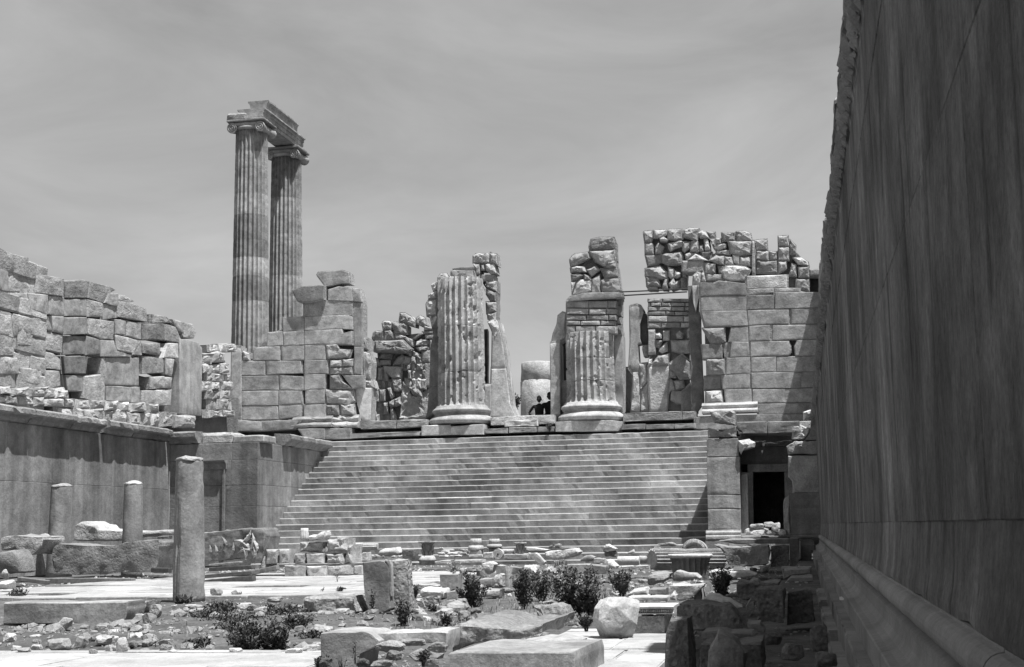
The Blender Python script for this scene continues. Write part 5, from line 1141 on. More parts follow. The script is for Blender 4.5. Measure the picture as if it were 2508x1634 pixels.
loose('W', [(680, 80), (700, 60), (740, 42), (790, 68), (870, 0), (935, 0), (958, 70), (930, 138), (700, 150), (680, 120)], .45, 'white and dark boulder lying on top of the ruined pier', Y=36.25, mat='rubble', tone=1.25, rough=.04, bulge=.12, r=.06, cat='boulder')
fcap = thing('capital_fragment', 'small fluted capital fragment standing on the ruined pier', 'fragment', ony(*pp('W', 630, 150), 36.4))
pb_ = ony(*pp('W', 630, 152), 36.5); kk = 36.5 / F_PX / 5.95
lathe('body', [(70 * kk, 0), (66 * kk, 60 * kk), (64 * kk, 130 * kk), (58 * kk, 150 * kk), (60 * kk, 190 * kk), (45 * kk, 195 * kk)], pb_, 'marble', fcap, segs=30, flutes=14, depth=.02, tone=1.15, rough=.01)
loose('W', [(1340, 505), (1462, 500), (1475, 635), (1340, 640)], .5, 'plain cut block right of the ruined pier, behind the upright slab', Y=36.5, tone=1.0)
loose('W', [(1338, 400), (1400, 350), (1480, 312), (1540, 310), (1545, 440), (1340, 452)], .5, 'pale wedge block behind the upright slab, before the steps', Y=38.5, mat='rubble', tone=1.1)
loose('W', [(1340, 182), (1480, 172), (1440, 272), (1340, 272)], .6, 'flat white slab piece right of the ruined pier at the stair foot', Y=44, tone=1.4, mat='marble')
ld = thing('column_drum', 'short fluted drum lying at the stair foot behind the upright slab', 'drum', ony(*pp('W', 1570, 280), 43.5))
def lying(parent, reg, x0, x1, yc, hpx, Y, flutes, tone, dY=0.0, seed=0, depth=.02, mat='marble', name='drum', taper=0.0):
    a, b = ony(*pp(reg, x0, yc), Y), ony(*pp(reg, x1, yc), Y + dY); r = hpx / 2 / REG[reg][2] * Y / F_PX; d = b - a; L = np.linalg.norm(d); d /= L
    u = np.cross(d, [0, 0, 1.0]); u /= np.linalg.norm(u); v = np.cross(u, d)
    n = flutes * 6 if flutes else 36; prof = []
    for i in range(n):
        th = 2 * math.pi * i / n; ph = (i / 6.0) % 1.0
        rr = r - (depth * math.sqrt(max(0, 1 - ((ph - .5) / .42) ** 2)) if flutes else 0)
        prof.append((rr * math.cos(th), rr * math.sin(th)))
    return extrude(name, prof, a, u, v, d, L, mat, parent, tone, rough=.012, step=.12, seed=seed, damage=.04)
lying(ld, 'W', 1440, 1700, 232, 108, 43.5, 14, 1.15, seed=2)
loose('W', [(1702, 300), (1760, 252), (1860, 240), (1980, 236), (2022, 320), (2002, 372), (1850, 380), (1722, 380)], .45, 'white rounded stone like a resting animal at the stair foot', Y=41.5, mat='marble', tone=1.45, bulge=.18, r=.08, rough=.03, cat='boulder', smooth=True)
for (x, w, h) in ((1560, 50, 55), (1610, 55, 55), (1665, 60, 60), (1770, 50, 40), (1920, 60, 45), (2000, 60, 40)):
    lrock('W', x, 400, w, h, '%s of the small pale chips in a row below the white rounded stone' % {1560: 'leftmost', 1610: 'second from left', 1665: 'third from left', 1770: 'fourth from left', 1920: 'fifth from left', 2000: 'rightmost'}[x], Y=41.0, cat='fragment', group='chips below the rounded stone', level=2, tone=1.2)
loose('W', [(2042, 268), (2232, 268), (2232, 440), (2052, 442)], .5, 'dark square block left of the leafy capital', Y=41.8, mat='rubble', tone=.4)

# --- upright hollowed slab in the middle ground
up = thing('upright_slab', 'upright slab with a hollowed rough right half standing in the dirt', 'slab', ony(945, 1506, 19.6))
slabstone('smooth_face', polyY('L', [(903, 422), (1000, 402), (1110, 391), (1160, 408), (1192, 460), (1205, 700), (1216, 925), (1150, 978), (1060, 985), (960, 985), (925, 700)], 19.6), .30, 'marble_flat', up, tone=.85, r=.03, rough=.008, seed=3)
slabstone('rough_half', polyY('L', [(1195, 402), (1300, 388), (1395, 381), (1405, 560), (1420, 760), (1432, 950), (1330, 962), (1240, 958), (1205, 700)], 19.78), .26, 'conglomerate', up, tone=1.1, r=.03, rough=.02, seed=4)
slabstone('rim', polyY('L', [(1150, 400), (1200, 400), (1222, 470), (1225, 800), (1205, 800), (1195, 480)], 19.6), .12, 'marble', up, tone=1.0, r=.012, rough=.008, seed=5)
loose('L', [(248, 800), (300, 782), (500, 785), (760, 775), (822, 785), (852, 975), (700, 1010), (400, 1000), (270, 930)], .9, 'rough earthy block just left of the upright slab', Y=20.4, mat='conglomerate', tone=1.0, rough=.05, r=.05, seg=6)
# --- big foreground blocks
loose('L', [(455, 1182), (600, 1167), (800, 1170), (940, 1166), (1010, 1200), (1090, 1272), (1080, 1332), (900, 1402), (850, 1440), (860, 1560), (850, 1680), (460, 1680)], .55, 'large smooth cut block in front centre left with a broken corner', Y=10.5, r=.010, rough=.006, mat='marble_flat', tone=1.0, seg=6)
loose('L', [(1000, 1190), (1200, 1165), (1640, 1160), (1836, 1160), (1840, 1372), (1700, 1300), (1590, 1305), (1500, 1330), (1200, 1360), (1092, 1290)], .42, 'broken pale block joining the large smooth block to pitted block', Y=10.66, r=.02, rough=.02, mat='marble', tone=.98, seg=5)
loose('M', [(165, 1402), (300, 1384), (700, 1392), (1100, 1386), (1400, 1391), (1512, 1386), (1530, 1500), (1535, 1680), (165, 1680)], 1.05, 'squared block with bright top at the bottom centre', Y=9.35, r=.010, rough=.006, mat='marble', tone=.9, seg=6, skew=.05)
loose('M', [(880, 1300), (1100, 1250), (1350, 1240), (1570, 1290), (1575, 1400), (900, 1400)], .55, 'back part of the bottom centre block stepping up', Y=10.3, r=.04, rough=.015, mat='marble', tone=.95)
loose('M', [(175, 1112), (250, 1082), (500, 1092), (850, 1132), (980, 1150), (1210, 1080), (1212, 1190), (900, 1270), (770, 1300), (300, 1330), (180, 1400)], 1.9, 'broad low block with pitted conglomerate front before the shrubs', Y=11.6, r=.03, rough=.035, mat='conglomerate', tone=1.05, seg=7)
loose('M', [(1050, 892), (1200, 852), (1340, 832), (1422, 912), (1452, 1112), (1330, 1192), (1212, 1172), (1190, 1012)], .7, 'rough pitted boulder right of the broad low block', Y=14.0, mat='conglomerate', tone=.95, rough=.04, bulge=.08, r=.05, cat='boulder')
# faceted boulder
bo = thing('boulder', 'bright faceted boulder on the paving, right of centre foreground', 'boulder', ony(1505, 1563, 14.9))
bw_ = ony(1505, 1563, 14.9)
k9 = 14.9 / F_PX / 4.382
D_, F9 = ico(4); bpl = np.array([(.15, -1, -.02), (-.8, -.45, .25), (.85, -.45, .2), (0, -.5, .85), (.75, -.3, .75), (-.7, -.3, .8), (0, .2, 1), (-.7, -.5, -.5), (.6, -.7, -.55), (0, -.75, -.75), (1, .3, -.3), (-1, .3, -.1), (0, 1, .2), (0, .3, -1), (.5, -.85, .35), (-.45, -.85, .4)], float)
bpl /= np.linalg.norm(bpl, axis=1)[:, None]; bd = np.array([.78, .93, .92, .86, .98, .90, .92, .92, .90, .90, .98, .98, .9, .95, .88, .88])
dn = D_ @ bpl.T; rad9 = np.where(dn > 1e-3, bd / np.maximum(dn, 1e-3), 9).min(1); V9 = D_ * rad9[:, None]; V9 /= np.abs(V9).max(0)
V9 = V9 * (1 + .02 * fbm(V9 * 2.5, 3) + .012 * fbm(V9 * 8, 2) - .10 * np.clip(fbm(V9 * 4 + 9, 2) - .25, 0, 1))[:, None]
V9 = V9 * np.array([505 * k9 / 2, .24, 470 * k9 / 2]); V9[:, 2] -= V9[:, 2].min() + .01
link_mesh('body', V9 + np.array([bw_[0], 15.05, 0.0]), F9, 'marble', bo, 1.2)
# moulded block with egg and dart
eg = thing('moulded_block', 'moulded cornice block with a row of egg carving, beside bright faceted boulder', 'block', ony(1590, 1560, 15.6))
slabstone('rough_body', polyY('N', [(690, 985), (1010, 985), (1005, 1200), (900, 1215), (720, 1225), (660, 1222)], 15.6), .9, 'conglomerate', eg, tone=1.0, r=.02, rough=.03, seed=3)
e0, e1 = ony(*pp('N', 640, 985), 15.6), ony(*pp('N', 1100, 985), 15.6)
hz = ony(*pp('N', 800, 900), 15.6)[2] - e0[2]
extrude('moulding', [(.7, 0), (-.02, 0), (-.03, .14 * hz), (0.0, .2 * hz), (.01, .6 * hz), (-.03, .7 * hz), (-.05, .95 * hz), (0.0, 1.0 * hz), (.7, 1.0 * hz)], (e0[0], 15.6, e0[2]), (0, 1, 0), (0, 0, 1), (1, 0, 0), e1[0] - e0[0], 'marble', eg, tone=1.25, rough=.004, seed=2)
ne = 15
for k in range(ne):
    xx = e0[0] + (e1[0] - e0[0]) * (.17 + .70 * k / (ne - 1))
    Dv, Fv = ico(1)
    link_mesh('egg', Dv * np.array([.0115, .014, .018]) + np.array([xx, 15.595, e0[2] + .42 * hz]), Fv, 'marble', eg, 1.2)
loose('N', [(600, 800), (820, 795), (1040, 800), (1040, 842), (640, 845)], .5, 'flat pale ledge stone behind the egg carved block', Y=16.6, mat='marble', tone=1.15)
loose('N', [(820, 706), (930, 702), (1026, 701), (1016, 782), (842, 778), (812, 750)], .5, 'small squared grey block behind the egg carved block', Y=18.2, mat='marble_flat', tone=.85)
loose('N', [(590, 780), (640, 720), (760, 692), (815, 700), (800, 760), (840, 790), (620, 800)], .5, 'white crumbly stone left of the small squared grey block', Y=18.0, mat='rubble', tone=1.35, bulge=.05)
loose('N', [(1030, 652), (1240, 655), (1442, 656), (1385, 730), (1290, 832), (1190, 850), (1120, 852), (1040, 800), (1018, 780)], .35, 'large pale speckled slab tilted up right of small squared block', Y=17.6, mat='rubble', tone=1.2, cat='slab', rough=.02, seg=6)
loose('N', [(1035, 790), (1095, 732), (1140, 780), (1130, 850), (1070, 848)], .2, 'small white chip leaning on the tilted speckled slab', Y=17.0, mat='rubble', tone=1.4, cat='fragment', bulge=.03)
loose('N', [(1302, 772), (1402, 682), (1410, 862), (1302, 864)], .5, 'grey wedge end under the tilted speckled slab', Y=17.8, mat='marble_flat', tone=.8)
# shaded stones at the right, their shade also put into dark tones
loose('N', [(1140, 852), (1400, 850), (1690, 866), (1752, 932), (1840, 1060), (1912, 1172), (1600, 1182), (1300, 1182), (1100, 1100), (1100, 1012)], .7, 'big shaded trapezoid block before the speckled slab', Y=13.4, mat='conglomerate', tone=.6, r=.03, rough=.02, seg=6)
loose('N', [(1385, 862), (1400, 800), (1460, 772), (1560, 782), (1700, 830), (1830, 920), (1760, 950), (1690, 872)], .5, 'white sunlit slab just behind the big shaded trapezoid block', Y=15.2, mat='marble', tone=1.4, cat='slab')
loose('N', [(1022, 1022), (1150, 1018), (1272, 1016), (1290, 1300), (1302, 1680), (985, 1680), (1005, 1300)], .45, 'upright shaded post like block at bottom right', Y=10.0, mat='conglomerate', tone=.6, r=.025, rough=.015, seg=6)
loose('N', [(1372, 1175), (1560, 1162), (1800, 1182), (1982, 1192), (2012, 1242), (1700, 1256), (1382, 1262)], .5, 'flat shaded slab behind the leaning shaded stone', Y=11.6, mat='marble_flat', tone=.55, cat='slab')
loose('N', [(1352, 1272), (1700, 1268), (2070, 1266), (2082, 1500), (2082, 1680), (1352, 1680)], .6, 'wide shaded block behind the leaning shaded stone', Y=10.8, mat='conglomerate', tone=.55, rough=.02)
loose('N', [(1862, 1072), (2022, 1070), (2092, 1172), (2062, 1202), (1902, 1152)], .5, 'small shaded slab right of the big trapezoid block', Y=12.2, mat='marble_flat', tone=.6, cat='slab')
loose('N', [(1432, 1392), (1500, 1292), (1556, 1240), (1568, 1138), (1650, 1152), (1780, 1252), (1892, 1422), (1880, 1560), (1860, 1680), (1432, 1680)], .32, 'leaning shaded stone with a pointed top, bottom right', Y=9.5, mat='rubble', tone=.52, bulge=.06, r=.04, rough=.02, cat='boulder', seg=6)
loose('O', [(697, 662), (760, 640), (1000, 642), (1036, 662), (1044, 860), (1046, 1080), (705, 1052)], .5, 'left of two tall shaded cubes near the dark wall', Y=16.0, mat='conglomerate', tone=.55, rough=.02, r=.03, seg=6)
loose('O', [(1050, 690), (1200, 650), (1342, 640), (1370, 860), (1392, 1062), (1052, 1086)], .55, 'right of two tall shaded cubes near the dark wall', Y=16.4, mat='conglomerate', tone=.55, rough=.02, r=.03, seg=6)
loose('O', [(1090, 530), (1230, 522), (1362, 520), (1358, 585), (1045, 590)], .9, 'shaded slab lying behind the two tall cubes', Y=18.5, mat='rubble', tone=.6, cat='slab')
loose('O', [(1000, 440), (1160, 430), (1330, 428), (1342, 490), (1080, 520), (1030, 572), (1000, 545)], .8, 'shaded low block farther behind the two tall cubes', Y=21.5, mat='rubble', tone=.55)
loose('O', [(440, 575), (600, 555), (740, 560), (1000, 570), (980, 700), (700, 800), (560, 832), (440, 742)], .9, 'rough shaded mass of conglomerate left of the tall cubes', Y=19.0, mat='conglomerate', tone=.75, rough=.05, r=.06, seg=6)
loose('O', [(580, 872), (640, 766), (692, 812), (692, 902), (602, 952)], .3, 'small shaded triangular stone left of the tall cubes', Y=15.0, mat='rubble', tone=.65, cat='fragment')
loose('O', [(160, 470), (240, 442), (380, 452), (620, 466), (712, 505), (640, 530), (330, 560), (170, 540)], .8, 'long white slab in sunlight below the big overhanging block', Y=24.0, mat='marble', tone=1.4, cat='slab')
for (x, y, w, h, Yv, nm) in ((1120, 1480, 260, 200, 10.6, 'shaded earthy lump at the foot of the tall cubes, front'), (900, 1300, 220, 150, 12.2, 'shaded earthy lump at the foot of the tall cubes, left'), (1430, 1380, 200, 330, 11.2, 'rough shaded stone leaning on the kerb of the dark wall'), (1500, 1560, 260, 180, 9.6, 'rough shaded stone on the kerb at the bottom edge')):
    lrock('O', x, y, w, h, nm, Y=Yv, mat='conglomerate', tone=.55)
# overhanging big block and drums on the right
loose('F', [(300, 1245), (480, 1262), (640, 1250), (795, 1246), (797, 1420), (700, 1440), (560, 1445), (440, 1440), (400, 1330), (380, 1290)], 1.3, 'big overhanging block with bright top before the doorway', Y=31.5, mat='rubble', tone=.75, rough=.04, r=.04, seg=7)
loose('F', [(800, 1250), (930, 1240), (962, 1252), (958, 1440), (900, 1450), (800, 1450)], 1.0, 'dark rough block touching the big overhanging block', Y=32.0, mat='conglomerate', tone=.5, rough=.04)
loose('F', [(960, 1190), (1048, 1185), (1050, 1400), (1010, 1450), (962, 1440)], 1.0, 'dark tall block end near the corner of the wall base', Y=33.5, mat='rubble', tone=.45)
loose('F', [(350, 1215), (450, 1198), (960, 1195), (965, 1240), (500, 1245)], 1.5, 'flat slab in front of the doorway threshold', Y=36.0, mat='marble_flat', tone=.8, cat='slab')
loose('F', [(890, 1440), (1060, 1435), (1160, 1442), (1150, 1490), (960, 1500), (900, 1545)], .7, 'shaded flat block below the dark tall block end', Y=24.5, mat='rubble', tone=.6)

# --- row of carved pieces set out at the foot of the stairs
def cap_leafy(name, label, reg, x0, x1, y0, y1, Y, tone):
    a, b = ony(*pp(reg, x0, y1), Y), ony(*pp(reg, x1, y0), Y); w = b[0] - a[0]; h = b[2] - a[2]; cx_ = (a[0] + b[0]) / 2
    c = thing(name, label, 'capital', (cx_, Y, a[2]))
    lathe('bell', [(w * .30, 0), (w * .30, h * .5), (w * .36, h * .8), (w * .42, h * .86)], (cx_, Y, a[2]), 'marble', c, segs=24, tone=tone * .8)
    block('abacus', (w * .98, w * .98, h * .13), (cx_, Y, a[2] + h * .87), 'marble', c, r=.02, rough=.012, tone=tone)
    for row, (zz, hh, rr, n) in enumerate(((0.0, .42, .31, 8), (.32, .50, .33, 8))):
        for k in range(n):
            th = 2 * math.pi * (k + .5 * row) / n; V = []; Fq = []
            for j in range(6):
                u = j / 5; out = rr * w + w * (.02 + .16 * u ** 3); z = zz * h + hh * h * (u if u < .9 else .82); ww = w * .10 * math.sin(math.pi * (.12 + .80 * u))
                for s in (-1, 0, 1):
                    V.append((cx_ + (out + (.02 * w if s == 0 else 0)) * math.cos(th) - s * ww * math.sin(th), Y + (out + (.02 * w if s == 0 else 0)) * math.sin(th) + s * ww * math.cos(th), a[2] + z))
            for j in range(5):
                for s in range(2): Fq.append((j * 3 + s, j * 3 + s + 1, (j + 1) * 3 + s + 1, (j + 1) * 3 + s))
            link_mesh('acanthus_leaf', V, Fq, 'marble', c, tone)
    return c, a, w
c1, a1, w1 = cap_leafy('capital', 'leafy capital on a round moulded base at the stair foot', 'T', 225, 530, 200, 480, 42.5, 1.0)
p1 = ony(*pp('T', 367, 660), 42.5); k1 = 42.5 / F_PX / 7.933
base_o = thing('pedestal', 'round bulging column base under the leafy capital', 'base', p1)
lathe('base', [(150 * k1, 0), (155 * k1, 60 * k1), (178 * k1, 75 * k1), (182 * k1, 100 * k1), (160 * k1, 140 * k1), (135 * k1, 176 * k1)], p1, 'marble', base_o, segs=36, rough=.02, tone=1.15)
c2, a2, w2 = cap_leafy('capital', 'small square capital with deep carved holes near the stair foot', 'T', 2070, 2285, 225, 445, 41.0, .8)
loose('T', [(1840, 470), (1900, 448), (2320, 452), (2325, 545), (2240, 582), (1850, 560)], .5, 'grooved block carrying the small square capital', Y=40.7, tone=.75, mat='marble')
def drum_base(label, reg, xs, ys, Y, tone):
    x0, x1 = xs; p = ony(*pp(reg, (x0 + x1) / 2, ys[-1]), Y); k = Y / F_PX / REG[reg][2]; r = (x1 - x0) / 2 * k
    c = thing('pedestal', label, 'base', p)
    H = lambda y: (ys[-1] - y) * k
    lathe('shaft_stub', [(r, H(ys[1])), (r * .97, H(ys[0]))], p, 'marble', c, segs=30, tone=tone, rough=.01)
    lathe('moulding', [(r * 1.35, H(ys[2])), (r * 1.42, H(ys[2]) * .6 + H(ys[1]) * .4), (r * 1.3, H(ys[1]) - .01), (r * 1.02, H(ys[1]))], p, 'marble', c, segs=30, tone=tone * 1.05, rough=.01)
    block('plinth', (r * 2.3, r * 2.3, H(ys[2]) - .005), (p[0], p[1], p[2]), 'marble', c, tone=tone * .7, r=.02)
drum_base('column base with short stub, left of a pair below the steps', 'T', (1208, 1430), (152, 285, 380, 500), 42.0, 1.1)
drum_base('column base with short stub, right of a pair below the steps', 'T', (1568, 1782), (158, 262, 330, 470), 43.5, 1.0)
loose('T', [(1165, 470), (1300, 460), (1435, 462), (1440, 520), (1170, 525)], .4, 'flat stone under the left column base stub', Y=41.5, tone=1.0)
ws = thing('millstone', 'round disc stone holed at the centre, standing on edge', 'stone', ony(*pp('T', 1740, 545), 40.5))
pm = ony(*pp('T', 1740, 450), 40.5); km = 40.5 / F_PX / 7.933
extrude('disc', [(100 * km * math.cos(t * math.pi / 16), 98 * km * math.sin(t * math.pi / 16)) for t in range(32)], pm, (1, 0, 0), (0, 0, 1), (0, 1, 0), .22, 'marble', ws, 1.05, step=.1, rough=.01)
extrude('hole_shade', [(20 * km * math.cos(t * math.pi / 8), 17 * km * math.sin(t * math.pi / 8)) for t in range(16)], pm + np.array([0, -.012, -.01]), (1, 0, 0), (0, 0, 1), (0, 1, 0), .1, 'mortar', ws, .25, step=.1, rough=0)  # solid dark disc on the face: shade inside the opening put into its colour
loose('T', [(1440, 425), (1540, 412), (1640, 408), (1642, 545), (1440, 545)], .3, 'cube stone left of the holed round disc', Y=40.4, tone=1.05)
ly = thing('column_shaft', 'short smooth shaft lying right of the holed round disc', 'column', ony(*pp('T', 1940, 450), 41.2))
lying(ly, 'T', 1835, 2060, 402, 95, 41.2, 0, 1.15, name='shaft')
loose('T', [(520, 600), (660, 572), (1000, 566), (1430, 560), (1430, 620), (900, 640), (520, 642)], .6, 'long low kerb stone across the paving below the stair pieces', Y=38.8, tone=1.05, mat='rubble', rough=.02)
for i, (x, y, w, h, r_) in enumerate(((620, 470, 160, 60, 20), (700, 440, 200, 60, -25), (760, 400, 240, 50, 30), (850, 470, 220, 60, 10), (960, 450, 180, 50, -20), (1060, 480, 160, 60, 15), (900, 510, 260, 40, 0), (680, 520, 200, 45, 5), (1050, 400, 170, 50, 25), (640, 380, 100, 60, 40), (1120, 440, 80, 90, 0))):
    lrock('T', x, y, w, h, '%s marble splinter heaped behind the leafy capital' % ('lower left', 'left slanting', 'topmost long', 'middle', 'right slanting', 'lower right', 'front flat', 'front left', 'upper right', 'small upper left', 'far right upright')[i], Y=42.0 + (470 - y) * .02, cat='fragment', group='splinters behind the leafy capital', level=2, tone=1.15, boxy=.8, seed=i + 60)

# --- middle heap of fallen pieces
MID = [ # region, outline, thickness, label, mat, tone, bulge, Y
 ('T', [(600, 842), (790, 838), (978, 832), (976, 1140), (862, 1152), (842, 1192), (622, 1082), (605, 960)], .35, 'cracked upright grey block right of the paving', 'marble_flat', .9, 0, 27.5, 'block'),
 ('T', [(728, 1205), (850, 1160), (966, 1152), (962, 1352), (742, 1342)], .4, 'small block supporting the cracked upright block', 'marble_flat', .9, 0, 26.4, 'block'),
 ('T', [(200, 1272), (230, 1160), (262, 1092), (480, 1105), (682, 1122), (742, 1192), (722, 1332), (500, 1312), (222, 1302)], .45, 'white long stone lying left of the cracked upright block', 'rubble', 1.3, .06, 25.5, 'boulder'),
 ('T', [(158, 1042), (400, 1038), (592, 1080), (560, 1110), (250, 1105)], .5, 'thin flat slab behind the white long stone', 'marble', .95, 0, 27.5, 'slab'),
 ('T', [(985, 732), (1080, 702), (1105, 800), (1042, 892), (990, 862)], .4, 'grey stone behind cracked upright block', 'rubble', .95, .06, 31.0, 'boulder'),
 ('T', [(1102, 722), (1180, 690), (1240, 700), (1302, 792), (1290, 830), (1110, 832)], .4, 'dark boulder in the middle heap', 'rubble', .45, .08, 31.5, 'boulder'),
 ('T', [(1090, 870), (1200, 820), (1280, 822), (1282, 900), (1100, 912)], .4, 'white low stone under the dark boulder', 'rubble', 1.3, .05, 30.5, 'boulder'),
 ('T', [(1305, 720), (1350, 690), (1420, 695), (1462, 780), (1468, 905), (1310, 905)], .4, 'dark pitted upright stone in the middle heap', 'conglomerate', .75, .05, 30.5, 'block'),
 ('T', [(1400, 640), (1480, 602), (1600, 560), (1682, 640), (1652, 760), (1630, 880), (1482, 892), (1452, 762)], .5, 'large bright angular boulder topping the middle heap', 'rubble', 1.3, .08, 31.2, 'boulder'),
 ('T', [(1690, 660), (1780, 668), (1892, 672), (1880, 780), (1862, 900), (1700, 862)], .5, 'squared grey block right of the bright angular boulder', 'marble_flat', .9, 0, 31.8, 'block'),
 ('T', [(1640, 902), (1720, 840), (1792, 782), (1862, 832), (1856, 1000), (1850, 1102), (1652, 1102)], .5, 'bright pointed stone in the middle heap', 'rubble', 1.25, .06, 29.5, 'boulder'),
 ('T', [(1372, 932), (1500, 922), (1642, 920), (1642, 1100), (1392, 1102), (1372, 1020)], .5, 'block with carved border in the middle heap', 'marble', .95, .02, 29.2, 'block'),
 ('T', [(1430, 1152), (1600, 1138), (1812, 1132), (1802, 1312), (1432, 1302)], .5, 'low rounded block under the carved border block', 'rubble', .95, .03, 28.0, 'block'),
 ('T', [(1880, 690), (1930, 680), (1972, 682), (1965, 960), (1960, 1130), (1880, 1130), (1872, 900)], .3, 'narrow upright pillar piece in the middle heap', 'marble', 1.1, .02, 29.8, 'block'),
 ('T', [(1976, 690), (2100, 700), (2212, 712), (2202, 862), (1992, 862)], .5, 'grey squared block right of narrow pillar piece', 'marble_flat', .9, 0, 31.5, 'block'),
 ('T', [(2212, 742), (2260, 700), (2380, 660), (2440, 700), (2480, 830), (2212, 832)], .6, 'bright tilted slab right of the narrow pillar piece', 'rubble', 1.3, .03, 31.0, 'slab'),
 ('L', [(1790, 872), (1850, 842), (1940, 845), (2012, 852), (2050, 922), (2002, 1002), (1902, 1012), (1792, 952)], .35, 'rounded grey stone in the dirt before the dark leafy shrub', 'rubble', .95, .10, 21.5, 'boulder'),
 ('L', [(1670, 910), (1742, 892), (1782, 942), (1672, 948)], .2, 'small low stone left of the rounded grey stone', 'rubble', 1.0, .05, 21.5, 'boulder'),
 ('U', [(802, 690), (822, 655), (1200, 640), (1600, 688), (1630, 692), (1622, 842), (1200, 850), (792, 852)], .5, 'long grey block with bright top edge in the middle distance', 'marble_flat', .9, 0, 30.5, 'block'),
 ('U', [(1600, 562), (1660, 540), (1742, 532), (1800, 620), (1842, 702), (1802, 772), (1652, 762), (1610, 660)], .5, 'pale boulder against the right end of the long grey block', 'rubble', 1.25, .08, 31.0, 'boulder'),
 ('U', [(1100, 602), (1150, 520), (1202, 482), (1322, 462), (1402, 522), (1352, 602)], .4, 'half round drum end behind the long grey block', 'marble', .85, .02, 34.5, 'fragment'),
 ('U', [(1350, 582), (1380, 530), (1452, 512), (1602, 542), (1622, 660), (1352, 642)], .4, 'second half round drum end behind the long grey block, right', 'marble', 1.05, .03, 33.5, 'fragment'),
 ('U', [(1550, 302), (1640, 226), (1722, 272), (1832, 362), (1700, 375), (1560, 386)], .4, 'striped cap shaped fragment perched on a dark stone', 'rubble', 1.3, .06, 38.0, 'fragment'),
 ('U', [(1560, 392), (1700, 380), (1822, 380), (1840, 520), (1600, 520)], .5, 'dark stone under the striped cap fragment', 'rubble', .5, .03, 38.2, 'boulder'),
 ('U', [(2030, 422), (2150, 342), (2202, 412), (2152, 452), (2040, 455)], .3, 'small white triangular stone at the stair foot', 'rubble', 1.35, .05, 42.0, 'fragment'),
 ('U', [(420, 420), (520, 382), (760, 350), (1020, 332), (1102, 412), (1060, 480), (960, 532), (600, 602), (470, 560)], .7, 'large pale cornice block with dentils lying below the steps', 'rubble', 1.25, .03, 37.5, 'block'),
 ('U', [(740, 332), (880, 325), (1020, 322), (1022, 362), (742, 366)], .4, 'thin slab on the large dentil cornice block', 'marble', 1.15, 0, 39.0, 'slab'),
 ('U', [(610, 270), (680, 250), (732, 262), (722, 342), (612, 335)], .3, 'little grey fragment on the thin slab below the steps', 'marble', .95, .02, 39.5, 'fragment'),
 ('U', [(500, 300), (540, 275), (590, 270), (590, 335), (505, 335)], .3, 'little dark fragment left on the thin slab', 'rubble', .6, .02, 39.6, 'fragment'),
 ('U', [(60, 330), (200, 322), (500, 372), (420, 402), (80, 392)], .5, 'bright flat slab left of the dentil cornice block', 'marble', 1.35, 0, 39.8, 'slab'),
 ('U', [(100, 432), (260, 422), (350, 510), (432, 612), (402, 682), (280, 620), (160, 532)], .3, 'grey slab leaning diagonally left of the dentil cornice block', 'marble', .95, 0, 35.0, 'slab'),
 ('U', [(390, 762), (482, 672), (572, 682), (602, 802), (540, 850), (402, 852)], .4, 'white stone with dark underside left of the long grey block', 'rubble', 1.2, .06, 30.0, 'boulder'),
 ('U', [(0, 662), (120, 652), (202, 692), (252, 832), (120, 835), (0, 802)], .5, 'white humped stone below the leaning diagonal slab', 'rubble', 1.3, .06, 30.4, 'boulder'),
 ('U', [(380, 1370), (500, 1345), (640, 1338), (720, 1400), (700, 1428), (400, 1428)], .4, 'pale flat stone at the foot of the dark shrubs', 'rubble', 1.25, .03, 19.0, 'boulder'),
 ('U', [(1690, 1180), (1770, 1165), (1880, 1262), (1800, 1275), (1690, 1240)], .3, 'grey stone behind the bright faceted boulder', 'rubble', .9, .04, 18.5, 'boulder'),
 ('V', [(150, 902), (222, 832), (380, 795), (542, 762), (682, 822), (645, 902), (602, 1002), (540, 1062), (380, 1075), (212, 1080)], .5, 'boulder with dark hollow underside right of the shrubs', 'rubble', .8, .08, 21.0, 'boulder'),
 ('V', [(700, 842), (742, 762), (950, 795), (1162, 832), (1232, 932), (1062, 962), (900, 975), (692, 982)], .5, 'angular sunlit block before the upright fluted drum', 'marble', 1.1, .02, 21.8, 'block'),
 ('V', [(1060, 990), (1100, 955), (1170, 960), (1180, 1005), (1070, 1010)], .2, 'tiny white pebble beside the angular sunlit block', 'rubble', 1.35, .03, 21.0, 'fragment'),
 ('V', [(320, 305), (430, 312), (482, 392), (442, 422), (322, 452)], .4, 'white wedge block at the end of the lying fluted drum', 'marble', 1.35, 0, 36.8, 'block'),
 ('V', [(380, 265), (480, 240), (600, 210), (720, 225), (790, 280), (700, 310), (500, 315)], .5, 'broken carved fragment lying flat on the lower steps', 'rubble', .8, .04, 41.5, 'fragment'),
]
for (reg, pts, t, lab, mat, tn, bl, Yv, cat) in MID:
    loose(reg, pts, t, lab, cat, mat, Y=Yv, tone=tn, bulge=bl, r=.02 if bl < .03 else .05, rough=.012 if bl < .03 else .035)
dz = thing('dentil_row', 'short toothed dentil piece below the pale cornice block', 'fragment', ony(*pp('U', 700, 700), 36.8))
for k in range(6):
    x0 = 610 + k * 34; y0 = 590 - k * 8
    pstone('dentil', polyY('U', [(x0, y0), (x0 + 24, y0 - 4), (x0 + 26, y0 + 95), (x0 + 4, y0 + 105)], 36.8), FRONT, .2, 'marble', dz, tone=.7, r=.01, rough=.005, seed=k)
s1 = thing('column_shaft', 'broken smooth shaft lying right of the striped cap fragment', 'column', ony(*pp('U', 2060, 660), 33.5))
lying(s1, 'U', 1850, 2270, 580, 165, 33.5, 0, 1.2, name='shaft')
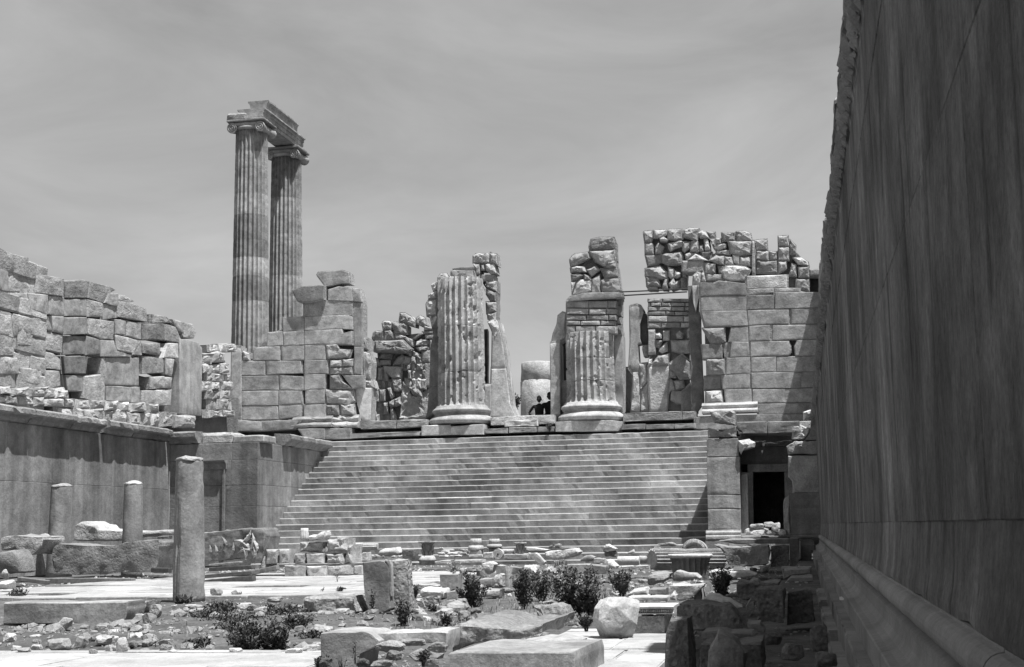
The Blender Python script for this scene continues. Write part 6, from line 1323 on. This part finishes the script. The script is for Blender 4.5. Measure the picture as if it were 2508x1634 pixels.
s2 = thing('column_shaft', 'smooth shaft end lying against the lying fluted drum', 'column', ony(*pp('U', 2400, 660), 33.8))
lying(s2, 'U', 2275, 2520, 565, 150, 33.8, 0, 1.1, name='shaft', seed=3)
loose('U', [(1850, 690), (2100, 672), (2380, 668), (2470, 670), (2470, 745), (1870, 790)], .4, 'rough kerb block under the broken smooth shaft', Y=32.0, mat='rubble', tone=.85, rough=.03)
# fluted drums on the right
fd = thing('column_drum', 'large fluted column drum lying on its side, right middle distance', 'drum', ony(*pp('V', 900, 760), 33.0))
lying(fd, 'V', 290, 1640, 555, 420, 33.0, 20, 1.15, name='drum', depth=.05, dY=1.2, seed=5)
ud = thing('column_drum', 'fluted capital drum standing upright with a broad bright rim', 'drum', ony(*pp('V', 1050, 950), 23.5))
pu = ony(*pp('V', 1050, 960), 23.9); ku = 23.9 / F_PX / 7.933
lathe('fluted_shaft', [(350 * ku, 0), (352 * ku, 200 * ku), (356 * ku, 330 * ku), (368 * ku, 380 * ku), (400 * ku, 420 * ku)], pu, 'marble', ud, segs=40, flutes=20, depth=.045, tone=.6, smooth=False, wear=.04)
lathe('rim', [(402 * ku, 421 * ku), (424 * ku, 440 * ku), (428 * ku, 470 * ku), (415 * ku, 492 * ku)], pu, 'marble', ud, segs=44, tone=1.2, rough=.006)
ro = thing('carved_roundel', 'half round carved roundel with a ring of eggs behind the drums', 'fragment', ony(*pp('V', 1110, 330), 37.0))
prr = ony(*pp('V', 1110, 400), 37.0); kr = 37.0 / F_PX / 7.933
extrude('disc', [(255 * kr * math.cos(t * math.pi / 20), 225 * kr * math.sin(t * math.pi / 20)) for t in range(40)], prr, (1, 0, 0), (0, 0, 1), (0, 1, 0), .25, 'marble', ro, 1.0, step=.1, rough=.004)
for t in range(3, 18):
    th = t * math.pi / 20; Dv, Fv = ico(1)
    link_mesh('egg', Dv * np.array([.06, .06, .09]) + prr + np.array([195 * kr * math.cos(th), -.01, 172 * kr * math.sin(th)]), Fv, 'marble', ro, 1.05)
vv_, ff_ = [], []
for t in range(41):
    th = t * math.pi / 40
    for (rr, dy) in ((228, 0), (238, -.05), (252, -.05), (255, 0)):
        vv_.append((prr[0] + rr * kr * math.cos(th), prr[1] + dy - .002, prr[2] + rr * .88 * kr * math.sin(th)))
for t in range(40):
    for j in range(3): ff_.append((t * 4 + j, (t + 1) * 4 + j, (t + 1) * 4 + j + 1, t * 4 + j + 1))
link_mesh('rim', vv_, ff_, 'marble', ro, 1.2)

# --- stones in the earth bank at the left front
rs = random.Random(77)
BANK = [(60, 1330, 130, 120, 1.0), (330, 1300, 150, 70, 1.0), (640, 1300, 110, 70, 1.15), (520, 1400, 230, 130, .85), (760, 1370, 130, 130, .75), (980, 1340, 180, 110, 1.2), (1090, 1310, 90, 70, 1.1), (1160, 1420, 120, 170, .95), (1290, 1300, 140, 90, 1.2), (1030, 1410, 100, 90, 1.1), (1560, 1340, 130, 60, 1.0), (1650, 1420, 100, 40, 1.1), (1330, 1100, 120, 70, 1.0), (1480, 1080, 130, 150, .7), (1880, 1080, 200, 100, .85), (330, 1390, 120, 60, .9), (200, 1420, 160, 60, .8), (880, 1430, 90, 60, .7)]
adj = ['pale', 'squat', 'chipped', 'flat', 'dark', 'bright', 'little', 'tall', 'split', 'small', 'low', 'thin', 'grey', 'steep', 'broad', 'rounded', 'long', 'dull']
for i, (x, y, w, h, tn) in enumerate(BANK):
    px, py = pp('J', x, y); Yv = gdepth(px, py, .0) 
    lrock('J', x, y, w, h, '%s broken stone in the earth bank below the long low block' % adj[i], Y=Yv, cat='fragment', group='stones in the earth bank', level=3, tone=tn * 1.05, seed=i + 200, boxy=.6)
KB = [(690, 860, 110, 70, .9), (500, 870, 130, 90, .75), (450, 1000, 120, 70, .8), (300, 1010, 130, 60, .85), (760, 960, 150, 30, 1.3), (840, 1010, 120, 70, .6), (1380, 1080, 80, 30, 1.4), (1250, 1030, 40, 30, 1.5), (1250, 1430, 190, 60, 1.2), (680, 1420, 140, 60, 1.1), (1480, 1380, 130, 80, .7), (1430, 1310, 130, 60, .9), (90, 970, 60, 20, 1.4), (260, 965, 150, 18, 1.3), (1050, 930, 160, 60, .8), (350, 1200, 70, 30, 1.1), (60, 1190, 70, 30, 1.2), (1560, 1110, 140, 110, .8), (1700, 1100, 160, 120, .9)]
for i, (x, y, w, h, tn) in enumerate(KB):
    lrock('K', x, y, w, h, '%s stone in the rough ground right of the tallest shaft' % (adj + ['jagged', 'worn'])[i], cat='fragment', group='stones right of the tallest shaft', level=2, tone=tn, seed=i + 300)
LB = [(1180, 1400, 330, 130, 1.0, 10.1), (1420, 1330, 300, 80, 1.0, 10.35), (1230, 1480, 200, 110, .7, 9.9), (900, 1540, 140, 90, .5, 9.8), (1500, 1500, 230, 130, .8, 9.8), (1700, 1400, 220, 120, .95, 10.1), (1620, 1560, 220, 100, .85, 9.7), (1100, 1560, 260, 80, .9, 9.7), (500, 1560, 150, 110, .4, 9.9)]
for i, (x, y, w, h, tn, Yv) in enumerate(LB):
    lrock('L', x, y, w, h, '%s rough stone among the weeds at the bottom centre' % adj[i], cat='fragment', group='stones at the bottom centre', level=3, tone=tn, seed=i + 400, Y=Yv, mat='conglomerate')

# --- broken stones lying about in the dirt
rs = random.Random(91)
for (x0, x1, y0, y1, n, lab, grp) in ((1010, 1180, 1470, 1535, 26, 'stone between upright slab and pitted block', 'stones right of the upright slab'), (1160, 1560, 1398, 1455, 34, 'stone among the thicket shrubs', 'stones among the shrubs'), (560, 800, 1490, 1600, 26, 'stone among the bank weeds', 'stones among the bank weeds'), (20, 420, 1535, 1600, 26, 'stone before the long low block', 'stones before the long low block'), (1560, 1900, 1395, 1450, 20, 'stone between drums and shaded cubes', 'stones by the drums')):
    for i in range(n):
        w = rs.uniform(14, 46) * (.6 if y1 < 1460 else 1.0); px, py = rs.uniform(x0, x1), rs.uniform(y0, y1)
        tn = rs.uniform(.55, 1.15); hh = rs.uniform(.4, .8)
        look = ('dark' if tn < .72 else 'grey' if tn < .95 else 'pale') + (' flat' if hh < .5 else ' thick' if hh > .68 else '') + (' little' if w < 20 else ' large' if w > 34 else '')
        side = ('at the left' if px < x0 + (x1 - x0) / 3 else 'at the right' if px > x1 - (x1 - x0) / 3 else 'in the middle') + (' behind' if py < (y0 + y1) / 2 else ' in front')
        lrock('X', px, py, w, w * hh, look + ' ' + lab.replace('lying ', '') + ', ' + side, cat='fragment', group=grp, level=2, tone=tn, seed=rs.randint(0, 9999), mat=rs.choice(('rubble', 'rubble', 'conglomerate')), boxy=rs.uniform(.2, .9), rz=rs.uniform(0, 90), sink=.15)

# --- gravel and chips too many to count
def gravel(name, n, region, size, seed, tone, mat='rubble'):
    rs = np.random.default_rng(seed); D, Fc = ico(0); V = []; F_ = []
    x0, x1, y0, y1 = region
    xs = rs.uniform(x0, x1, n); ys = y0 + (y1 - y0) * rs.uniform(0, 1, n) ** 1.3; hs = ground_height(xs, ys)
    dens = pnoise(np.stack([xs * .5, ys * .35, np.full(n, seed * 1.7)], 1))
    keep = dens > rs.uniform(-.45, .35, n)
    keep &= ~((xs > -17.2) & (xs < -8.1) & (ys > 24.9) & (ys < 38.7) & (rs.random(n) > .04)) & ~((xs > -2.65) & (xs < -1.2) & (ys < 16.3)) & ~((xs > -9.1) & (xs < -4.2) & (ys < 13.45))
    b = 0; idx = np.nonzero(keep)[0]
    for i in idx:
        s = size * min(2.0, rs.lognormal(0, .55)); v = D * rs.uniform(.6, 1.2, (12, 1)) * np.array([s, s * rs.uniform(.6, 1.2), s * rs.uniform(.5, .95)])
        V.append(v + np.array([xs[i], ys[i], hs[i] + s * .15])); F_ += [(a + b, c + b, d + b) for a, c, d in Fc]; b += 12
    o = link_mesh(name, np.concatenate(V), F_, mat, None, tone, origin=np.zeros(3)); stuff(o)
    return o
g1 = gravel('gravel', 9000, (-12, .1, 9, 26), .016, 1, .7); g1['label'] = 'loose gravel and chips strewn over the earth in front'; g1['category'] = 'gravel'
g2 = gravel('gravel', 4500, (-20, .1, 25, 47), .028, 2, 1.1); g2['label'] = 'marble chips strewn between the blocks towards the stairs'; g2['category'] = 'gravel'
g3 = gravel('gravel', 700, (-10, -2.7, 13, 22), .058, 3, .7); g3['label'] = 'fist sized rubble of the earth bank at left front'; g3['category'] = 'rubble'

# --- plants
def shrub(label, px, py, w, h, seed, Y=None, leaves=900, leaf=.035, mat='leaf', stems=14, spread=.8, tone=1.0, cat='shrub', name='shrub', group=None, upright=.6, z=0.0):
    if Y is None: Y = gdepth(px, py, z)
    if leaves > 300: w, h, leaves = w * 1.25, h * 1.12, int(leaves * 1.9)
    b = ony(px, py, Y); k = Y / F_PX; W, H = w * k, h * k
    z0 = b[2]
    t = thing(name, label, cat, (b[0], Y, z0), group)
    rs = np.random.default_rng(seed); sv, sf, lv, lf = [], [], [], []
    tips = []
    for i in range(stems):
        a = rs.uniform(0, 2 * math.pi); rr = rs.uniform(.1, 1) ** .7; top = np.array([math.cos(a) * W / 2 * rr, math.sin(a) * W / 2 * rr, H * rs.uniform(.55, 1.0) * (1 - .35 * rr * (1 - upright))])
        st_ = np.array([math.cos(a) * W * .10 * rr, math.sin(a) * W * .10 * rr, -.03]); pts = []
        for j in range(6):
            u = j / 5; p = st_ + (top - st_) * np.array([u ** 1.4, u ** 1.4, u]) + rs.normal(0, .02 * W, 3) * u; pts.append(p)
        th = .0035 + .004 * H
        for j in range(5):
            p, q = pts[j], pts[j + 1]; d = (q - p) / (np.linalg.norm(q - p) + 1e-9); u = np.cross(d, [.3, 1, .2]); u /= np.linalg.norm(u); v = np.cross(d, u); B = len(sv)
            ra, rb = th * (1 - j / 6.5), th * (1 - (j + 1) / 6.5)
            for m in range(3): sv.append(p + (u * math.cos(m * 2.094) + v * math.sin(m * 2.094)) * ra)
            for m in range(3): sv.append(q + (u * math.cos(m * 2.094) + v * math.sin(m * 2.094)) * rb)
            for m in range(3): sf.append((B + m, B + (m + 1) % 3, B + 3 + (m + 1) % 3, B + 3 + m))
        tips.append(np.array(pts))
    for i in range(leaves):
        P = tips[rs.integers(stems)]; u = rs.uniform(.18, 1.0) * 4.999; j = int(u); p = P[j] + (P[j + 1] - P[j]) * (u - j) + rs.normal(0, .055 * max(W, H), 3) * spread
        if p[2] < 0: continue
        s = leaf * rs.uniform(.6, 1.4); d = rs.normal(size=3); d[2] = abs(d[2]) * .8 + .2; d /= np.linalg.norm(d); u_ = np.cross(d, rs.normal(size=3)); u_ /= np.linalg.norm(u_) + 1e-9; B = len(lv)
        lv += [p, p + d * s * .5 + u_ * s * .24, p + d * s, p + d * s * .5 - u_ * s * .24]; lf.append((B, B + 1, B + 2, B + 3))
    o0 = np.array([b[0], Y, z0])
    link_mesh('stems', np.array(sv) + o0, sf, 'stem', t, 1.0)
    if lv: link_mesh('foliage', np.array(lv) + o0, lf, mat, t, tone)
    return t
def Mp(x, y): return pp('M', x, y)
shrub('dark leafy shrub beside the rounded grey stone, left of the shrub row', *Mp(430, 935), 62, 82, 1, leaves=1300, leaf=.05, Y=22.0)
shrub('wide dark shrub at the left of the middle thicket', *Mp(980, 905), 52, 85, 2, leaves=1100, leaf=.045, Y=21.0)
shrub('spindly half bare bush in the middle thicket', *Mp(1180, 830), 66, 70, 3, leaves=700, leaf=.045, Y=23.0, tone=1.5)
shrub('largest dark bush in the middle thicket', *Mp(1530, 1000), 110, 112, 4, leaves=2400, leaf=.045, Y=19.0, stems=30)
shrub('low dark bush left of the bright faceted boulder', *Mp(1700, 980), 60, 70, 5, leaves=1100, leaf=.045, Y=18.6)
shrub('grey green bush behind the bright faceted boulder', *Mp(2030, 780), 60, 62, 6, leaves=900, leaf=.045, Y=22.5, tone=1.6)
shrub('tuft at the left foot of the bright faceted boulder', *Mp(1650, 1140), 30, 36, 7, leaves=350, leaf=.03, Y=15.2)
shrub('dark spiky shrub in the shade right of the tilted speckled slab', *pp('V', 1640, 1290), 48, 68, 8, leaves=900, leaf=.04, Y=17.8)
shrub('tall thin weeds before the dark overhanging block', *pp('V', 1700, 1200), 40, 72, 9, leaves=160, leaf=.04, Y=18.5, stems=12, upright=1)
shrub('dark bush by the pavement edge in the left foreground', *pp('K', 800, 1470), 100, 88, 10, leaves=2000, leaf=.04, Y=13.7, stems=28)
shrub('dark bush right half of the left foreground clump', *pp('K', 1060, 1465), 70, 82, 11, leaves=1700, leaf=.04, Y=13.8, stems=26)
shrub('creeping dark plants on the earth bank', *pp('K', 1180, 1240), 95, 45, 12, leaves=1500, leaf=.04, Y=16.0, stems=24, upright=.2)
shrub('low creeping plants above the left foreground clump', *pp('K', 720, 1240), 110, 30, 13, leaves=1300, leaf=.04, Y=16.2, stems=26, upright=.1)
shrub('broad leaved weed at the foot of tallest shaft', *pp('K', 190, 960), 55, 24, 14, leaves=140, leaf=.10, Y=23.2, stems=12, upright=.2)
shrub('small dark weed before the upright slab', *pp('L', 1020, 990), 22, 62, 15, leaves=160, leaf=.035, Y=19.3, stems=8, upright=1)
shrub('dark weed at the right foot of the upright slab', *pp('L', 1345, 1105), 42, 62, 16, leaves=420, leaf=.04, Y=16.9, stems=10)
shrub('dark sprig at the left end of the white long stone', *pp('L', 1480, 790), 26, 36, 17, leaves=200, leaf=.04, Y=24.5)
shrub('low weeds under the rounded grey stone', *pp('L', 1660, 970), 30, 22, 18, leaves=240, leaf=.035, Y=20.5)
shrub('dark grassy weed beside the pitted low block', *pp('L', 1810, 1100), 34, 26, 19, leaves=260, leaf=.04, Y=16.5, upright=.9)
shrub('thin dry stalk before the large smooth cut block', *pp('L', 835, 1470), 20, 62, 20, leaves=26, leaf=.02, Y=9.9, stems=3, upright=1, cat='weed', name='dry_weed')
shrub('short dry stalks at the foot of the large smooth cut block', *pp('L', 690, 1570), 46, 36, 21, leaves=30, leaf=.02, Y=9.8, stems=6, upright=1, cat='weed', name='dry_weed')
shrub('dark weed at the bottom edge left of large smooth cut block', *pp('L', 470, 1560), 36, 26, 22, leaves=360, leaf=.03, Y=10.0)
shrub('spiky weed at the bottom centre among rough stones', *pp('L', 1560, 1500), 38, 28, 23, leaves=260, leaf=.03, Y=9.6, upright=.9)
shrub('weed patch on the paving left of the long low block', *pp('J', 180, 900), 50, 26, 24, leaves=420, leaf=.05, Y=25.5, tone=1.4)
shrub('small weeds on the paving behind the rough earthy block', *pp('W', 1150, 895), 24, 14, 25, leaves=160, leaf=.05, Y=26.5, tone=1.8)
shrub('thin stalk on the paving left of the upright slab', *pp('W', 885, 905), 14, 20, 26, leaves=14, leaf=.04, Y=26.5, stems=3, upright=1, cat='weed', name='dry_weed')
shrub('thin tall grass stalks before the ruined pier', *pp('W', 1110, 780), 20, 55, 27, leaves=20, leaf=.05, Y=31.5, stems=5, upright=1, cat='weed', name='dry_weed', mat='dry_leaf')
shrub('bush beyond the middle doorway, left of the stump', 1258, 1012, 26, 46, 28, leaves=500, leaf=.12, Y=70.0, z=5.4, stems=12)
shrub('dark sprig growing at the corner of the right plinth', *pp('D', 495, 1478), 22, 26, 29, leaves=240, leaf=.07, Y=55.6)
shrub('feathery dry plant on the long low kerb stone', *pp('T', 880, 830), 34, 36, 30, leaves=140, leaf=.06, Y=33.0, tone=1.2, stems=9, cat='weed', name='dry_weed', mat='dry_leaf')
for i, (x, y, w, h, Yv, lab) in enumerate(((640, 1150, 120, 26, 17.2, 'mat of dark weeds behind the left foreground clump'), (980, 1150, 110, 30, 17.6, 'mat of dark weeds in the middle of the earth bank'), (1280, 1190, 90, 34, 17.0, 'mat of dark weeds below the rough earthy block'), (480, 1090, 90, 22, 18.6, 'mat of dark weeds right of the tallest shaft foot'), (1130, 1060, 90, 26, 18.8, 'mat of dark weeds high on the earth bank'), (1420, 1330, 70, 30, 14.6, 'mat of dark weeds left of the large smooth cut block'), (560, 1020, 70, 24, 20.0, 'little dark weeds beside the tallest shaft'), (330, 1380, 60, 22, 14.2, 'low dark weeds at the pavement edge left of the clump'))):
    shrub(lab, *pp('K', x, y), w, h, 70 + i, leaves=900, leaf=.04, Y=Yv, stems=26, upright=.15)
# dry grass
def grass(name, n, spots, hgt, seed, label, tone=1.0):
    rs = np.random.default_rng(seed); V, F_ = [], []
    for (cx_, cy_, rx, ry, k) in spots:
        for i in range(int(n * k)):
            x, y = cx_ + rs.normal(0, rx), cy_ + rs.normal(0, ry)
            if x > .1: continue
            z = gh(x, y) if i % 7 == 0 else z if i else 0.0
            h = hgt * rs.uniform(.4, 1.2); a = rs.uniform(0, 6.28); l = rs.uniform(.2, 1.3) * h; w = .004 + .004 * rs.random(); B = len(V)
            dx, dy = math.cos(a), math.sin(a)
            V += [(x - dy * w, y + dx * w, z - .01), (x + dy * w, y - dx * w, z - .01), (x + dx * l * .4 + dy * w * .7, y + dy * l * .4 - dx * w * .7, z + h * .6), (x + dx * l, y + dy * l, z + h), (x + dx * l * .4 - dy * w * .7, y + dy * l * .4 + dx * w * .7, z + h * .6)]
            F_ += [(B, B + 1, B + 2, B + 4), (B + 4, B + 2, B + 3)]
    o = stuff(link_mesh(name, V, F_, 'dry_leaf', None, tone, origin=np.zeros(3))); o['label'] = label; o['category'] = 'grass'
    return o
gm = lambda px, py: onz(px, py, .05)
sp_ = []
for (px, py, rx, ry, k) in ((1420, 1450, .5, 1.2, 1.0), (1500, 1455, .5, 1.4, .8), (1350, 1455, .4, 1.2, .5), (1540, 1440, .4, 1.4, .5), (1250, 1480, .5, 1.0, .2), (1100, 1520, .4, .6, .12), (1000, 1525, .4, .5, .12), (600, 1500, 1.2, .8, .12), (760, 1520, .7, .8, .12), (300, 1545, 1.6, .4, .1), (520, 1560, .9, .6, .1)):
    p = gm(px, py); sp_.append((p[0], p[1], rx, ry, k))
grass('dry_grass', 700, sp_, .075, 5, 'dry pale grass among the shrubs and on the earth bank')

# --- two people seated in the middle doorway
def person(label, hx, hy_top, Y, zseat, seed, arm_out=True, lean=0.0):
    top = ony(hx, hy_top, Y); S = (top[2] - zseat) / .90
    p = thing('person', label, 'person', (top[0], Y, zseat))
    x0 = top[0]
    def P(x, y, z): return (x0 + x * S, Y + y * S, zseat + z * S)
    Vv = [P(0, 0, .10), P(0, 0, .28), P(lean * .5, 0, .48), P(lean, -.01, .60), P(lean, -.01, .66),       # pelvis..neck
          P(-.19 + lean, 0, .57), P(-.34, -.02, .34), P(-.20, -.14, .18),                                    # left arm, elbow out, hand on knee
          P(.19 + lean, 0, .57), P(.25, -.04, .32), P(.16, -.20, .20),
          P(-.10, -.04, .09), P(-.14, -.42, .16), P(-.14, -.48, -.22), P(-.14, -.60, -.24),
          P(.10, -.04, .09), P(.14, -.42, .16), P(.14, -.48, -.22), P(.14, -.60, -.24)]
    rr = [.15, .145, .15, .075, .055, .065, .048, .035, .065, .048, .035, .088, .062, .045, .035, .088, .062, .045, .035]
    Ed = [(0, 1), (1, 2), (2, 3), (3, 4), (2, 5), (5, 6), (6, 7), (2, 8), (8, 9), (9, 10), (0, 11), (11, 12), (12, 13), (13, 14), (0, 15), (15, 16), (16, 17), (17, 18)]
    me = bpy.data.meshes.new('body'); base = np.array(P(0, 0, 0)); me.from_pydata([tuple(np.array(v) - base) for v in Vv], Ed, []); me.materials.append(MATS['cloth'])
    o = bpy.data.objects.new('body', me); COL.objects.link(o); o.parent = p; o.location = (0, 0, 0)
    sm = o.modifiers.new('skin', 'SKIN'); 
    for i, v in enumerate(me.skin_vertices[0].data): v.radius = (rr[i] * S, rr[i] * S * .85); v.use_root = (i == 0)
    sm.use_smooth_shade = True
    sb = o.modifiers.new('subdivision', 'SUBSURF'); sb.levels = 1; sb.render_levels = 2
    D, Fc = ico(3); h = D * np.array([.075, .095, .115]) * S
    h[:, 0] *= 1 - .25 * np.clip(-D[:, 2], 0, 1)
    nose = np.exp(-((D[:, 0]) / .18) ** 2 - ((D[:, 2] + .08) / .22) ** 2) * (D[:, 1] < 0); h[:, 1] -= .022 * S * nose
    brow = np.exp(-((D[:, 2] - .12) / .1) ** 2) * (D[:, 1] < -.5); h[:, 1] += .008 * S * brow
    hd = link_mesh('head', h + np.array(P(lean, -.02, .785)), Fc, 'skin', p, 1.0, True)
    hv = D[:, :].copy() * np.array([.082, .102, .12]) * S; keep = [f for f in Fc if all((D[i][2] > .25) or (D[i][1] > .15 and D[i][2] > -.35) for i in f)]
    link_mesh('hair', hv + np.array(P(lean, -.018, .79)), keep, 'hair', hd, 1.0, True)
    for sx in (-1, 1):
        link_mesh('ear', D * np.array([.012, .022, .032]) * S + np.array(P(lean + sx * .077, 0, .775)), Fc, 'skin', hd, 1.0, True)
    for (sx, hx_, hy_, hz_) in ((-1, -.20, -.14, .18), (1, .16, -.20, .20)):
        c = np.array(P(hx_, hy_, hz_)); hm = bpy.data.objects.new('hand', None)
        vv = [D * np.array([.042, .05, .022]) * S + c + np.array([0, -.05, -.01]) * S]; ffh = [list(Fc)]
        for k in range(5):
            off = np.array([(-.034 + .017 * k), -.105 - .012 * (1 if k in (2, 3) else 0), -.015]) if k else np.array([-.05 * sx, -.06, -.01])
            vv.append(D * np.array([.009, .035 if k else .026, .009]) * S + c + off * S); b0 = (len(vv) - 1) * len(D); ffh.append([(a + b0, b + b0, e + b0) for a, b, e in Fc])
        bpy.data.objects.remove(hm)
        link_mesh('hand', np.concatenate(vv), [f for g in ffh for f in g], 'skin', p, 1.0, True)
    return p
person('dark clothed person seated in the middle doorway, elbow out, fully visible', pp('R', 1040, 0)[0], pp('R', 0, 378)[1], 58.6, 5.50, 1)
person('second dark clothed person, half hidden behind the middle doorway jamb', pp('R', 1372, 0)[0], pp('R', 0, 268)[1], 58.7, 5.50, 2)
